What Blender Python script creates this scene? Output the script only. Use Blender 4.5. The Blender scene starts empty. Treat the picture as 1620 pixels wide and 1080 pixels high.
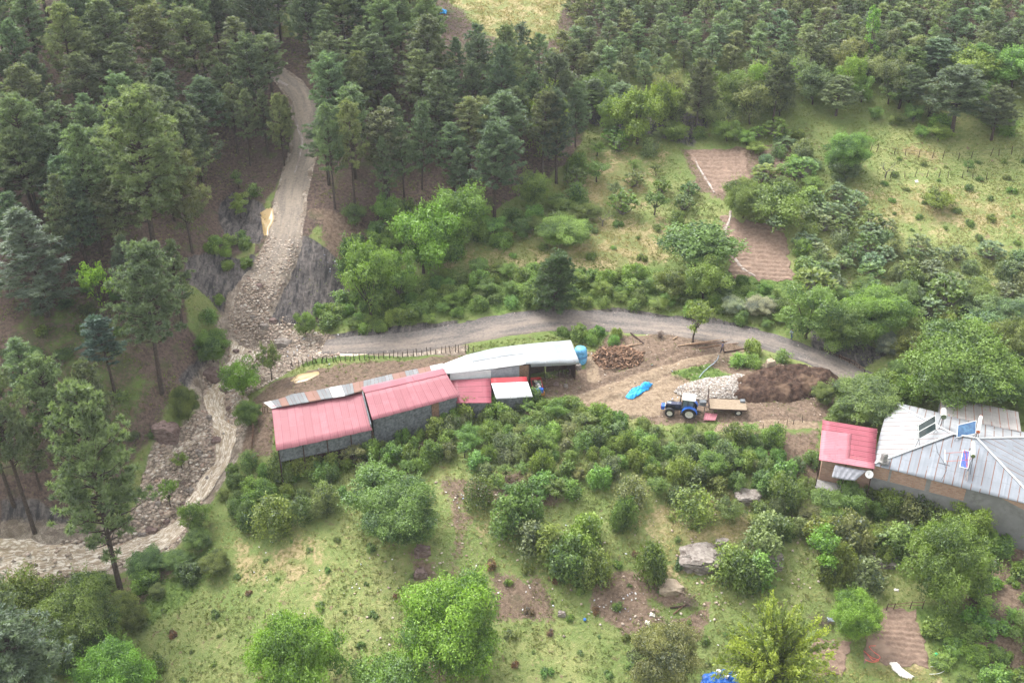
import bpy, math, random
import numpy as np
from mathutils import Vector, Matrix, Euler
random.seed(7)
rng = np.random.default_rng(11)
scene = bpy.context.scene
col = scene.collection

# ------------------------------------------------------------------ camera, world, sun
CAMZ = 80.0
PITCH = math.radians(32.0)
FPX = 1800.0
cam_d = bpy.data.cameras.new("camera")
cam_d.sensor_width = 36.0
cam_d.lens = 36.0 * FPX / 1620.0
cam_d.clip_start = 1.0
cam_d.clip_end = 6000.0
cam = bpy.data.objects.new("camera", cam_d)
cam.location = (0, 0, CAMZ)
cam.rotation_euler = (math.radians(90) - PITCH, 0, 0)
col.objects.link(cam)
scene.camera = cam

SUN_EL, SUN_AZ = 52.0, -40.0          # azimuth from +Y towards +X
world = bpy.data.worlds.new("World")
scene.world = world
world.use_nodes = True
wn, wl = world.node_tree.nodes, world.node_tree.links
wn.clear()
sky = wn.new("ShaderNodeTexSky")
sky.sky_type = 'NISHITA'
sky.sun_disc = False
sky.sun_elevation = math.radians(SUN_EL)
sky.sun_rotation = math.radians(SUN_AZ)
sky.air_density = 1.0
sky.dust_density = 4.0
hs = wn.new("ShaderNodeHueSaturation")
hs.inputs['Saturation'].default_value = 0.07
bg = wn.new("ShaderNodeBackground")
bg.inputs['Strength'].default_value = 0.15
wo = wn.new("ShaderNodeOutputWorld")
wl.new(sky.outputs[0], hs.inputs['Color'])
wl.new(hs.outputs[0], bg.inputs['Color'])
wl.new(bg.outputs[0], wo.inputs['Surface'])
sd = bpy.data.lights.new("sun", 'SUN')
sd.energy = 1.0
sd.angle = math.radians(25)
sd.color = (1.0, 0.96, 0.9)
sun = bpy.data.objects.new("sun", sd)
el, az = math.radians(SUN_EL), math.radians(SUN_AZ)
sv = Vector((math.sin(az) * math.cos(el), math.cos(az) * math.cos(el), math.sin(el)))
sun.rotation_euler = sv.to_track_quat('Z', 'Y').to_euler()
sun.location = (0, 100, 150)
col.objects.link(sun)
scene.view_settings.view_transform = 'Standard'
scene.view_settings.look = 'None'
scene.view_settings.gamma = 1.0
scene.view_settings.exposure = 1.80
scene.cycles.max_bounces = 5
scene.cycles.diffuse_bounces = 3
scene.cycles.glossy_bounces = 2
scene.cycles.transmission_bounces = 2
scene.cycles.volume_bounces = 0

# ------------------------------------------------------------------ helpers: pixel rays (of the 1620 px photo) and noise
cP, sP = math.cos(PITCH), math.sin(PITCH)
def raydir(u, v):
    x = (np.asarray(u, float) - 810) / FPX
    y = (540 - np.asarray(v, float)) / FPX
    return np.stack([x + 0 * y, cP + y * sP + 0 * x, -sP + y * cP + 0 * x], -1)
def P(u, v, z):
    d = raydir(u, v)
    t = (z - CAMZ) / d[..., 2]
    return Vector((float(d[0] * t), float(d[1] * t), float(z)))
def proj(x, y, z):
    rx, ry, rz = x, y, z - CAMZ
    dep = ry * cP - rz * sP
    up = ry * sP + rz * cP
    return 810 + FPX * rx / dep, 540 - FPX * up / dep
def mpp(p):
    return (p[1] * cP - (p[2] - CAMZ) * sP) / FPX

def _hash(ix, iy, s):
    h = (ix.astype(np.int64) * 374761393 + iy.astype(np.int64) * 668265263 + s * 1442695041) & 0xffffffff
    h = ((h ^ (h >> 13)) * 1274126177) & 0xffffffff
    h = (h ^ (h >> 16)) & 0xffffffff
    return h / 4294967295.0
def vnoise(x, y, s=0):
    ix, iy = np.floor(x), np.floor(y)
    fx, fy = x - ix, y - iy
    fx = fx * fx * (3 - 2 * fx); fy = fy * fy * (3 - 2 * fy)
    a = _hash(ix, iy, s); b = _hash(ix + 1, iy, s); c = _hash(ix, iy + 1, s); d = _hash(ix + 1, iy + 1, s)
    return (a * (1 - fx) + b * fx) * (1 - fy) + (c * (1 - fx) + d * fx) * fy
def fbm(x, y, sc, o=4, s=0):
    x = np.asarray(x, float) / sc; y = np.asarray(y, float) / sc
    r = 0; a = .5; t = 0
    for i in range(o):
        r = r + a * vnoise(x, y, s + i * 17); t += a; a *= .5; x = x * 2.03 + 5.1; y = y * 2.03 + 1.7
    return r / t * 2 - 1

# ------------------------------------------------------------------ terrain
CPX = [  # u, v of the photo and ground height
 (0,0,26),(0,100,24),(0,200,19),(0,300,14),(0,400,10),(0,550,4),(0,700,-1),(0,800,-6),(0,900,-12),(0,1080,-13),
 (150,300,14),(250,150,18),(250,30,22),(120,560,3),(60,850,-9.5),(250,420,8),(330,330,8),(380,260,9.5),(380,340,6.5),
 (300,460,5),(340,470,3.5),(300,600,-0.5),(250,680,-4),(180,760,-7.5),(120,830,-9),(350,540,-1.8),(330,600,-3.3),
 (470,140,17),(482,200,13),(480,250,10.5),(455,320,7.5),(440,370,5.5),(420,430,3),(395,490,0),(385,535,-2.5),(430,540,-2.2),
 (495,395,5),(470,440,2.6),(450,500,-0.5),(540,470,-0.6),(560,430,1.0),(520,340,7),(490,520,-1.2),
 (345,640,-5),(310,740,-7.5),(230,830,-9.7),(120,890,-12),(365,720,-5),(345,770,-7),
 (600,300,7.5),(700,180,13.5),(800,100,17),(800,20,20),(620,40,20),(600,380,3.5),(700,350,5),(620,460,1),
 (850,410,3.2),(950,280,6.5),(1000,235,8.5),(900,330,5),(780,450,1.5),(930,200,9),(920,170,9.5),(940,130,13),
 (520,545,-1.2),(650,520,-.3),(850,505,.6),(1050,510,.8),(1200,530,.8),(1300,560,0.3),
 (450,600,-2.2),(520,590,-1.8),(650,565,-1.2),(700,550,-1),(900,580,-.6),(950,600,-.4),(1080,650,-.6),(1250,600,0.0),(1350,690,-1.5),(1180,670,-.8),
 (1400,450,2.5),(1550,350,5.5),(1500,250,9),(1250,400,3.5),(1200,250,8.5),(1100,260,7.5),(1300,180,11.5),(1600,200,12),(1100,100,14.5),
 (1300,0,21),(1600,0,24),(1000,0,20),(1150,400,3.0),(1600,500,1.0),
 (500,735,-3.2),(430,800,-6),(600,850,-5),(350,900,-9),(250,1000,-11),(500,1080,-10),(750,850,-5),(850,1000,-8.5),(1000,900,-6),
 (1000,750,-2.4),(800,720,-2.4),(1200,740,-2.2),(1200,900,-5.5),(1100,1060,-9),(1400,850,-5.0),(1450,1000,-7),(1600,860,-5.0),(1600,1060,-8),
 (400,690,-3.4),(560,705,-2.9),
]
W0 = []
for u, v, z in CPX:
    p = P(u, v, z); W0.append((p.x, p.y, z))
W0 += [(0, -60, -34), (-60, 20, -28), (60, 20, -26), (-150, 60, -10), (150, 60, -16), (0, -400, -60), (-400, 0, 10), (400, 0, -10),
       (-200, 260, 45), (200, 260, 40), (0, 330, 32), (-300, 500, 100), (300, 500, 110), (0, 600, 80), (-900, 900, 160), (900, 900, 190), (0, 1500, 200),
       (-1500, -500, 60), (1500, -500, 50), (0, -1500, -60), (1800, 1500, 260), (-1800, 1500, 240),
       (-150, 180, 22), (150, 170, 6), (160, 120, -4), (-150, 130, 10)]
W0 = np.array(W0)
def _tps(r2):
    return 0.5 * r2 * np.log(r2 + 1e-9)
S = 100.0
_xy = W0[:, :2] / S
n_ = len(W0)
K = _tps(((_xy[:, None] - _xy[None]) ** 2).sum(-1)) + np.eye(n_) * 0.0015
Pm = np.c_[np.ones(n_), _xy]
A = np.block([[K, Pm], [Pm.T, np.zeros((3, 3))]])
sol = np.linalg.solve(A, np.r_[W0[:, 2], np.zeros(3)])
def tps(x, y):
    x = np.asarray(x, float).ravel() / S; y = np.asarray(y, float).ravel() / S
    out = sol[n_] + sol[n_ + 1] * x + sol[n_ + 2] * y
    for i in range(n_):
        out += sol[i] * _tps((x - _xy[i, 0]) ** 2 + (y - _xy[i, 1]) ** 2)
    return out
def lin(a, b, s): return np.arange(a, b + s * .5, s)
def grow(start, end, s0, g=1.16):
    r = []; s = s0; x = start; sg = 1 if end > start else -1
    while (x - end) * sg < 0:
        s *= g; x += sg * s; r.append(x)
    return np.array(r)
GS = 0.36
GX = np.r_[grow(-130, -2600, GS)[::-1], lin(-130, 130, GS), grow(130, 2600, GS)]
GY = np.r_[grow(58, -1600, GS)[::-1], lin(58, 300, GS), grow(300, 3600, GS)]
XX, YY = np.meshgrid(GX, GY)
ZZ = tps(XX, YY).reshape(XX.shape)
near = np.clip((600 - np.hypot(XX, YY - 150)) / 400, 0, 1)
ZZ += fbm(XX, YY, 14, 3, 3) * 0.45 * near + fbm(XX, YY, 120, 4, 8) * 18 * (1 - near)

def interp(x, y, Z=None):
    Z = ZZ if Z is None else Z
    x = np.asarray(x, float); y = np.asarray(y, float)
    i = np.clip(np.searchsorted(GX, x) - 1, 0, len(GX) - 2); j = np.clip(np.searchsorted(GY, y) - 1, 0, len(GY) - 2)
    fx = (x - GX[i]) / (GX[i + 1] - GX[i]); fy = (y - GY[j]) / (GY[j + 1] - GY[j])
    return (Z[j, i] * (1 - fx) + Z[j, i + 1] * fx) * (1 - fy) + (Z[j + 1, i] * (1 - fx) + Z[j + 1, i + 1] * fx) * fy
def hit(u, v):
    """ground point seen at photo pixel (u, v); arrays allowed"""
    d = raydir(u, v).reshape(-1, 3)
    t = np.full(len(d), 55.0); done = np.zeros(len(d), bool)
    for k in range(900):
        q = d * t[:, None] + [0, 0, CAMZ]
        below = q[:, 2] < interp(q[:, 0], q[:, 1])
        done |= below
        if done.all(): break
        t = np.where(done, t, t + .6)
    lo, hi = t - .6, t.copy()
    for k in range(12):
        m = (lo + hi) / 2
        q = d * m[:, None] + [0, 0, CAMZ]
        b = q[:, 2] < interp(q[:, 0], q[:, 1])
        hi = np.where(b, m, hi); lo = np.where(b, lo, m)
    q = d * hi[:, None] + [0, 0, CAMZ]
    return q
def hp(u, v):
    q = hit([u], [v])[0]
    return Vector(q)
def wpts(px):
    a = np.array(px, float)
    return hit(a[:, 0], a[:, 1])[:, :2]

def poly_sd(pts, x, y):
    """signed distance (positive inside) of x,y to polygon"""
    d = np.full(x.shape, 1e9); ins = np.zeros(x.shape, bool)
    n = len(pts)
    for i in range(n):
        ax, ay = pts[i]; bx, by = pts[(i + 1) % n]
        ex, ey = bx - ax, by - ay
        t = np.clip(((x - ax) * ex + (y - ay) * ey) / (ex * ex + ey * ey + 1e-12), 0, 1)
        d = np.minimum(d, np.hypot(x - ax - t * ex, y - ay - t * ey))
        c = ((ay > y) != (by > y)) & (x < (bx - ax) * (y - ay) / (by - ay + 1e-12) + ax)
        ins ^= c
    return np.where(ins, d, -d)
def line_d(pts, x, y, vals=None):
    d = np.full(x.shape, 1e9); w = np.zeros(x.shape)
    for i in range(len(pts) - 1):
        ax, ay = pts[i]; bx, by = pts[i + 1]
        ex, ey = bx - ax, by - ay
        t = np.clip(((x - ax) * ex + (y - ay) * ey) / (ex * ex + ey * ey + 1e-12), 0, 1)
        dd = np.hypot(x - ax - t * ex, y - ay - t * ey)
        m = dd < d
        d = np.where(m, dd, d)
        if vals is not None: w = np.where(m, vals[i] * (1 - t) + vals[i + 1] * t, w)
    return (d, w) if vals is not None else d

# centre lines (photo pixels of the ground) with half widths in metres
STREAM_PX = [(388,545),(372,575),(350,597),(338,630),(345,655),(355,690),(348,724),(328,752),(310,780),(290,812),(255,845),(190,868),(110,880),(0,892),(-80,905)]
DEBRIS_PX = [(320,590),(400,600),(385,650),(372,690),(350,750),(325,785),(300,830),(285,855),(245,885),(180,900),(60,905),(-20,905),(-20,880),(60,870),(120,850),(190,845),(212,800),(228,750),(245,700),(280,680),(325,650)]
STREAM_W = [2.3,1.4,1.1,1.4,1.2,1.4,1.2,1.4,1.3,1.3,1.5,1.5,1.6,1.7,1.8]
RAVINE_PX = [(437,112),(462,135),(478,160),(484,190),(482,215),(478,245),(468,280),(460,310),(456,345),(449,378),(438,410),(416,450),(395,495),(388,530)]
RAVINE_W = [1.2,1.6,1.7,1.9,2.0,2.1,2.2,2.3,2.3,2.3,2.4,2.5,2.5,2.5]
ROAD_PX = [(512,547),(560,545),(640,540),(720,528),(800,513),(880,505),(960,507),(1040,514),(1110,522),(1180,532),(1240,548),(1290,564),(1330,580),(1375,600)]
ROAD_W = [1.6,2.2,2.4,2.3,2.4,2.4,2.4,2.3,2.2,2.1,2.0,1.9,1.8,1.7]
stream_w = wpts(STREAM_PX); ravine_w = wpts(RAVINE_PX); road_w = wpts(ROAD_PX)
def smooth_line(pts, vals, n=8):
    """Catmull-Rom resample"""
    p = np.c_[pts, vals]; q = np.vstack([2 * p[0] - p[1], p, 2 * p[-1] - p[-2]])
    out = []
    for i in range(1, len(q) - 2):
        for k in range(n):
            t = k / n
            out.append(.5 * ((2 * q[i]) + (-q[i-1] + q[i+1]) * t + (2*q[i-1] - 5*q[i] + 4*q[i+1] - q[i+2]) * t*t + (-q[i-1] + 3*q[i] - 3*q[i+1] + q[i+2]) * t**3))
    out.append(p[-1])
    return np.array(out)
sel = (np.abs(XX) < 135) & (YY > 50) & (YY < 310)
xs, ys = XX[sel], YY[sel]
zs = ZZ[sel]
# stream bed carved, banks steepened
d, w = line_d(stream_w, xs, ys, STREAM_W)
zs -= 0.9 * np.clip(1 - (d - w) / 2.2, 0, 1) ** 1.5
zs += 0.7 * np.exp(-((d - w - 4.5) / 1.3) ** 2) * (0.4 + fbm(xs, ys, 6, 2, 5))
d, w = line_d(road_w, xs, ys, ROAD_W)
k = np.clip(1.3 - (d - w) / 1.5, 0, 1)
zs -= 0.15 * k
# erosion gullies on the shale slopes beside the ravine
SHALE_PX = [[(470,372),(500,384),(522,398),(556,436),(548,462),(560,490),(530,510),(488,518),(450,522),(425,512),(430,480),(448,440),(462,410)],
            [(285,405),(330,400),(400,400),(410,420),(392,470),(370,500),(355,505),(330,470),(300,450)],
            [(370,300),(425,330),(415,385),(385,380),(350,370),(350,320)],
            [(320,560),(345,575),(335,610),(300,625),(280,600)]]
SHALE_W = [wpts(p) for p in SHALE_PX]
sh = np.full(xs.shape, -99.0)
for p in SHALE_W: sh = np.maximum(sh, poly_sd(p, xs, ys))
g = np.abs(vnoise((xs * .8 + ys * .6) / 1.1 + .5 * fbm(xs, ys, 3, 2, 66), (ys * .8 - xs * .6) / 5.5, 31) * 2 - 1)
zs -= np.clip(sh / 1.5 + .4, 0, 1) * (.75 * (1 - g) + .35 * np.abs(fbm(xs, ys, 1.4, 3, 77)))
# churned mud in the yard
YARD_PX = [(835,600),(925,582),(940,560),(960,532),(1015,528),(1090,528),(1190,540),(1200,552),(1150,572),(1260,575),(1320,590),(1325,625),(1290,668),(1200,672),(1120,668),(1040,668),(960,655),(900,640),(860,630)]
YARD_W = wpts(YARD_PX)
yd = poly_sd(YARD_W, xs, ys)
ym = np.clip(yd / 2 + .3, 0, 1)
dr = wpts([(880,640),(960,612),(1040,590),(1120,565),(1190,548)])
dd = line_d(dr, xs, ys)
zs += ym * (fbm(xs, ys, 2.2, 4, 91) * .30 + np.abs(fbm(xs, ys, 1.1, 3, 93)) * .18 - .22 * np.exp(-((dd + .3 * fbm(xs, ys, 3, 2, 94) - 1.0) / .35) ** 2) - .2 * np.exp(-((dd + .3 * fbm(xs, ys, 3, 2, 95) - 2.3) / .35) ** 2) + .15 * np.exp(-((dd - 1.6) / .3) ** 2))
zs += fbm(xs, ys, 1.6, 3, 55) * .10
ZZ[sel] = zs

# ---- ground cover weights
WX = fbm(xs, ys, 3.5, 4, 301); WY = fbm(xs, ys, 3.5, 4, 302)
def mk(px, soft=1.0, neg=False):
    pts = wpts(px); m = np.zeros(XX.shape)
    s = sel
    X_, Y_ = XX[s], YY[s]
    sdv = poly_sd(pts, X_ + 1.1 * min(1, soft) * WX, Y_ + 1.1 * min(1, soft) * WY)
    m[s] = np.clip(.5 + sdv / (2 * soft), 0, 1)
    return m
def ml(pts, w, soft=1.0):
    m = np.zeros(XX.shape); d, ww = line_d(pts, XX[sel], YY[sel], w)
    m[sel] = np.clip(.5 + (ww - d) / (2 * soft), 0, 1)
    return m
def mx(*a):
    r = a[0]
    for b in a[1:]: r = np.maximum(r, b)
    return r
FOREST_L = [(-200,-60),(440,-60),(452,100),(470,150),(455,220),(440,290),(415,330),(410,380),(330,420),(300,470),(300,520),(330,570),(300,620),(255,690),(190,770),(110,840),(-200,880)]
FOREST_M = [(470,-60),(1000,-60),(920,60),(925,150),(935,190),(900,260),(840,300),(780,335),(700,345),(640,345),(560,370),(510,370),(470,340),(490,240),(498,150),(470,100)]
litter = mx(mk([(425,60),(515,60),(525,330),(485,385),(400,400),(440,300)], 1.0), mk(FOREST_L, 1.5), mk(FOREST_M, 1.5), mk([(900,120),(960,60),(1400,60),(1700,100),(1700,-100),(900,-100)], 2))
litter *= 1 - mk([(680,-30),(905,-30),(880,60),(830,85),(760,50)], 2)
litter *= 1 - mk([(590,-30),(660,-30),(650,20),(600,22)], 1.5)
und = mk([(20,470),(150,440),(240,520),(290,640),(240,700),(180,760),(60,640),(-40,560)], 4) # green under-storey
litter *= 1 - .48 * und
dry = mx(mk([(690,420),(800,385),(930,350),(1050,345),(1040,410),(980,430),(880,440),(760,440)], 4), .9 * mk([(690,-30),(905,-30),(880,60),(830,85),(760,50)], 2),
         .8 * mk([(905,300),(930,240),(1050,240),(1030,330),(940,345)], 5), .75 * mk([(1340,300),(1480,290),(1620,320),(1620,370),(1400,370)], 5),
         .85 * mk([(1100,760),(1180,760),(1200,840),(1180,930),(1050,900),(1010,820)], 3), .6 * mk([(700,760),(860,820),(980,900),(960,960),(820,900),(700,830)], 4),
         .6 * mk([(340,820),(560,850),(560,960),(330,960)], 5), .8 * mk([(1440,230),(1490,245),(1480,262),(1420,240)], 2), .7 * mk([(1210,1040),(1480,1030),(1500,1090),(1200,1090)], 2))
earth = mx(mk(YARD_PX, .8), .85 * mk([(488,330),(560,335),(610,400),(570,440),(530,430),(515,385)], 1.5),  mk([(395,640),(440,600),(560,575),(720,560),(740,570),(690,595),(540,630),(440,660),(430,720),(400,730),(370,720),(385,670)], .9),
           .8 * mk([(700,765),(725,752),(748,775),(742,812),(752,850),(728,892),(692,885),(704,845),(712,800)], 2.6), .8 * mk([(645,870),(690,880),(720,960),(700,1080),(650,1080),(665,960)], 2.0),
           mk([(780,900),(850,920),(870,980),(790,980)], 1.5), mk([(940,920),(1010,910),(1060,1000),(980,1010),(930,960)], 1.2), mk([(1510,850),(1640,850),(1640,1090),(1590,1090),(1530,960)], 1.5),
           mk([(1200,690),(1300,680),(1300,760),(1240,760)], 1.5), mk([(560,590),(700,700),(570,740),(470,740)], 1.0), mk([(700,760),(820,750),(900,790),(760,800)], 2),
           mk([(1060,980),(1120,960),(1120,1010),(1060,1020)], 1), .8 * mk([(1080,235),(1260,230),(1260,290),(1160,320),(1100,300)], 1), mk([(1020,900),(1080,930),(1060,960),(1000,930)], 1),
           .55 * mk([(150,940),(210,900),(300,880),(330,850),(345,860),(250,930),(190,990)], 1))
shale = np.zeros(XX.shape)
for p in SHALE_PX: shale = mx(shale, mk(p, .8))
shale = mx(shale, mk([(880,490),(1000,490),(1100,500),(1200,520),(1200,530),(1000,505),(820,500),(740,520),(730,510),(800,495)], .6), mk([(0,790),(60,790),(140,850),(120,870),(0,885)], 1.2),
           .8 * mk([(1100,235),(1130,190),(960,120),(900,130),(930,200)], 2), mk([(505,530),(560,525),(720,510),(720,530),(640,545),(520,558)], .7),
           mk([(1270,505),(1330,515),(1400,560),(1370,590),(1290,560)], 1))
gravel = mx(ml(stream_w, [w * 1.0 + 1.5 for w in STREAM_W], 1.2), ml(ravine_w, [w + .3 for w in RAVINE_W], .5), mk(DEBRIS_PX, 1.0),
            mk([(385,520),(455,505),(520,530),(545,560),(480,575),(440,600),(400,620),(370,640),(355,600)], 1), mk([(505,540),(740,545),(735,560),(520,566)], .7))
mud = mx(mk([(905,640),(960,618),(1040,598),(1090,600),(1075,640),(1030,655),(960,655)], .9), ml(wpts([(840,650),(960,618),(1060,580),(1130,562),(1200,552)]), [.8,.9,.8,.7,.6], .5),
         ml(wpts([(520,560),(600,556),(700,548),(760,535)]), [.5,.7,.6,.4], .3), .8*ml(wpts([(940,600),(932,560)]), [1,.8], .5), .8*mk([(1130,668),(1290,664),(1300,680),(1130,686)], .6))
lush = mx(mk([(470,565),(740,548),(740,558),(480,580)], .5), mk([(840,500),(900,515),(970,525),(960,545),(880,535)], 1), mk([(1060,590),(1120,575),(1190,600),(1130,600),(1070,615)], .8),
          mk([(500,500),(760,400),(1280,430),(1280,480),(960,480),(740,500),(560,520)], 3), mk([(1440,950),(1520,960),(1590,1080),(1480,1060)], 2), mk([(180,950),(330,870),(360,890),(230,1000)], 2),
          .6 * und)
earth *= 1 - mk([(1060,590),(1120,575),(1190,600),(1130,600),(1070,615)], .6)
cov1 = np.stack([litter, dry, earth, shale], -1)
cov2 = np.stack([gravel, mud, lush, np.ones(XX.shape)], -1)

# ------------------------------------------------------------------ object and material helpers
def tag(o, label=None, cat=None, group=None, kind=None):
    if label: o['label'] = label
    if cat: o['category'] = cat
    if group: o['group'] = group
    if kind: o['kind'] = kind
    return o
def np_mesh(name, V, F, attrs=None, smooth=False, mats=None):
    """V (n,3), F (m,k) int array; attrs: dict name -> (domain, type, array)"""
    me = bpy.data.meshes.new(name)
    V = np.ascontiguousarray(V, np.float32); F = np.ascontiguousarray(F, np.int32)
    m, k = F.shape
    me.vertices.add(len(V)); me.vertices.foreach_set('co', V.ravel())
    me.loops.add(m * k); me.loops.foreach_set('vertex_index', F.ravel())
    me.polygons.add(m); me.polygons.foreach_set('loop_start', np.arange(0, m * k, k, dtype=np.int32))
    me.update(calc_edges=True)
    if smooth: me.polygons.foreach_set('use_smooth', np.ones(m, bool))
    for an, (dom, typ, arr) in (attrs or {}).items():
        a = me.attributes.new(an, typ, dom)
        a.data.foreach_set({'FLOAT': 'value', 'FLOAT_COLOR': 'color', 'FLOAT_VECTOR': 'vector'}[typ], np.ascontiguousarray(arr, np.float32).ravel())
    for mt in (mats or []): me.materials.append(mt)
    return me
def link(me, name, parent=None, loc=(0, 0, 0)):
    o = bpy.data.objects.new(name, me); col.objects.link(o); o.location = loc
    if parent is not None: o.parent = parent
    return o
def empty(name, loc=(0, 0, 0), rz=0.0, label=None, cat=None, group=None):
    o = bpy.data.objects.new(name, None); o.empty_display_size = .5
    o.location = loc; o.rotation_euler = (0, 0, rz); col.objects.link(o)
    return tag(o, label, cat, group)

class NT:
    """tiny node-tree writer"""
    def __init__(s, name):
        s.m = bpy.data.materials.new(name); s.m.use_nodes = True
        s.n = s.m.node_tree.nodes; s.l = s.m.node_tree.links; s.n.clear()
        s.out = s.n.new("ShaderNodeOutputMaterial")
    def new(s, t, **kw):
        nd = s.n.new(t)
        for k, v in kw.items(): setattr(nd, k, v)
        return nd
    def set(s, sock, v):
        if isinstance(v, bpy.types.NodeSocket): s.l.new(v, sock)
        else:
            if hasattr(sock.default_value, '__len__') and len(sock.default_value) == 4 and len(v) == 3: v = (*v, 1)
            sock.default_value = v
    def coords(s, kind='Object'):
        return s.new("ShaderNodeTexCoord").outputs[kind]
    def pos(s): return s.new("ShaderNodeNewGeometry").outputs['Position']
    def noise(s, vec, scale, detail=4, rough=.55, dist=0):
        nd = s.new("ShaderNodeTexNoise"); s.l.new(vec, nd.inputs['Vector'])
        nd.inputs['Scale'].default_value = scale; nd.inputs['Detail'].default_value = detail
        nd.inputs['Roughness'].default_value = rough; nd.inputs['Distortion'].default_value = dist
        return nd.outputs['Fac']
    def voro(s, vec, scale, out='Color', feature='F1'):
        nd = s.new("ShaderNodeTexVoronoi", feature=feature); s.l.new(vec, nd.inputs['Vector'])
        nd.inputs['Scale'].default_value = scale
        return nd.outputs[out]
    def map(s, vec, scale=(1, 1, 1), rot=(0, 0, 0)):
        nd = s.new("ShaderNodeMapping"); s.l.new(vec, nd.inputs[0])
        nd.inputs['Scale'].default_value = scale; nd.inputs['Rotation'].default_value = rot
        return nd.outputs[0]
    def math(s, op, a, b=0.0, c=None, clamp=False):
        nd = s.new("ShaderNodeMath", operation=op); nd.use_clamp = clamp
        s.set(nd.inputs[0], a); s.set(nd.inputs[1], b)
        if c is not None: s.set(nd.inputs[2], c)
        return nd.outputs[0]
    def ramp(s, f, lo, hi, a=0.0, b=1.0):
        nd = s.new("ShaderNodeMapRange", interpolation_type='SMOOTHSTEP')
        s.set(nd.inputs[0], f); nd.inputs[1].default_value = lo; nd.inputs[2].default_value = hi
        nd.inputs[3].default_value = a; nd.inputs[4].default_value = b
        return nd.outputs[0]
    def mix(s, f, a, b, typ='MIX'):
        nd = s.new("ShaderNodeMix", data_type='RGBA', blend_type=typ)
        s.set(nd.inputs[0], f); s.set(nd.inputs[6], a); s.set(nd.inputs[7], b)
        return nd.outputs[2]
    def attr(s, name, out='Color'):
        nd = s.new("ShaderNodeAttribute", attribute_name=name); return nd.outputs[out]
    def bump(s, h, strength=.5, dist=.1):
        nd = s.new("ShaderNodeBump"); s.set(nd.inputs['Height'], h)
        nd.inputs['Strength'].default_value = strength; nd.inputs['Distance'].default_value = dist
        return nd.outputs[0]
    def pbr(s, colr, rough=.8, metal=0.0, normal=None, spec=.3):
        p = s.new("ShaderNodeBsdfPrincipled")
        s.set(p.inputs['Base Color'], colr); s.set(p.inputs['Roughness'], rough); s.set(p.inputs['Metallic'], metal)
        p.inputs['Specular IOR Level'].default_value = spec
        if normal is not None: s.l.new(normal, p.inputs['Normal'])
        s.l.new(p.outputs[0], s.out.inputs[0])
        return s.m

_MC = {}
def M(name, colr, rough=.7, metal=0.0, var=.25, sc=2.0, bump=.25, spec=.3, dirt=None):
    """general painted / wooden / stone surface with mottling, grain and optional dirt"""
    if name in _MC: return _MC[name]
    t = NT(name); c = t.coords()
    n = t.noise(c, sc, 5, .6)
    dark = tuple(x * (1 - var) for x in colr); light = tuple(min(1, x * (1 + var)) for x in colr)
    cc = t.mix(t.ramp(n, .3, .7), dark, light)
    if dirt:
        cc = t.mix(t.ramp(t.noise(c, sc * .7, 6, .7), .52, .68), cc, dirt)
    _MC[name] = t.pbr(cc, rough, metal, t.bump(t.noise(c, sc * 6, 3), bump, .02), spec)
    return _MC[name]

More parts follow.
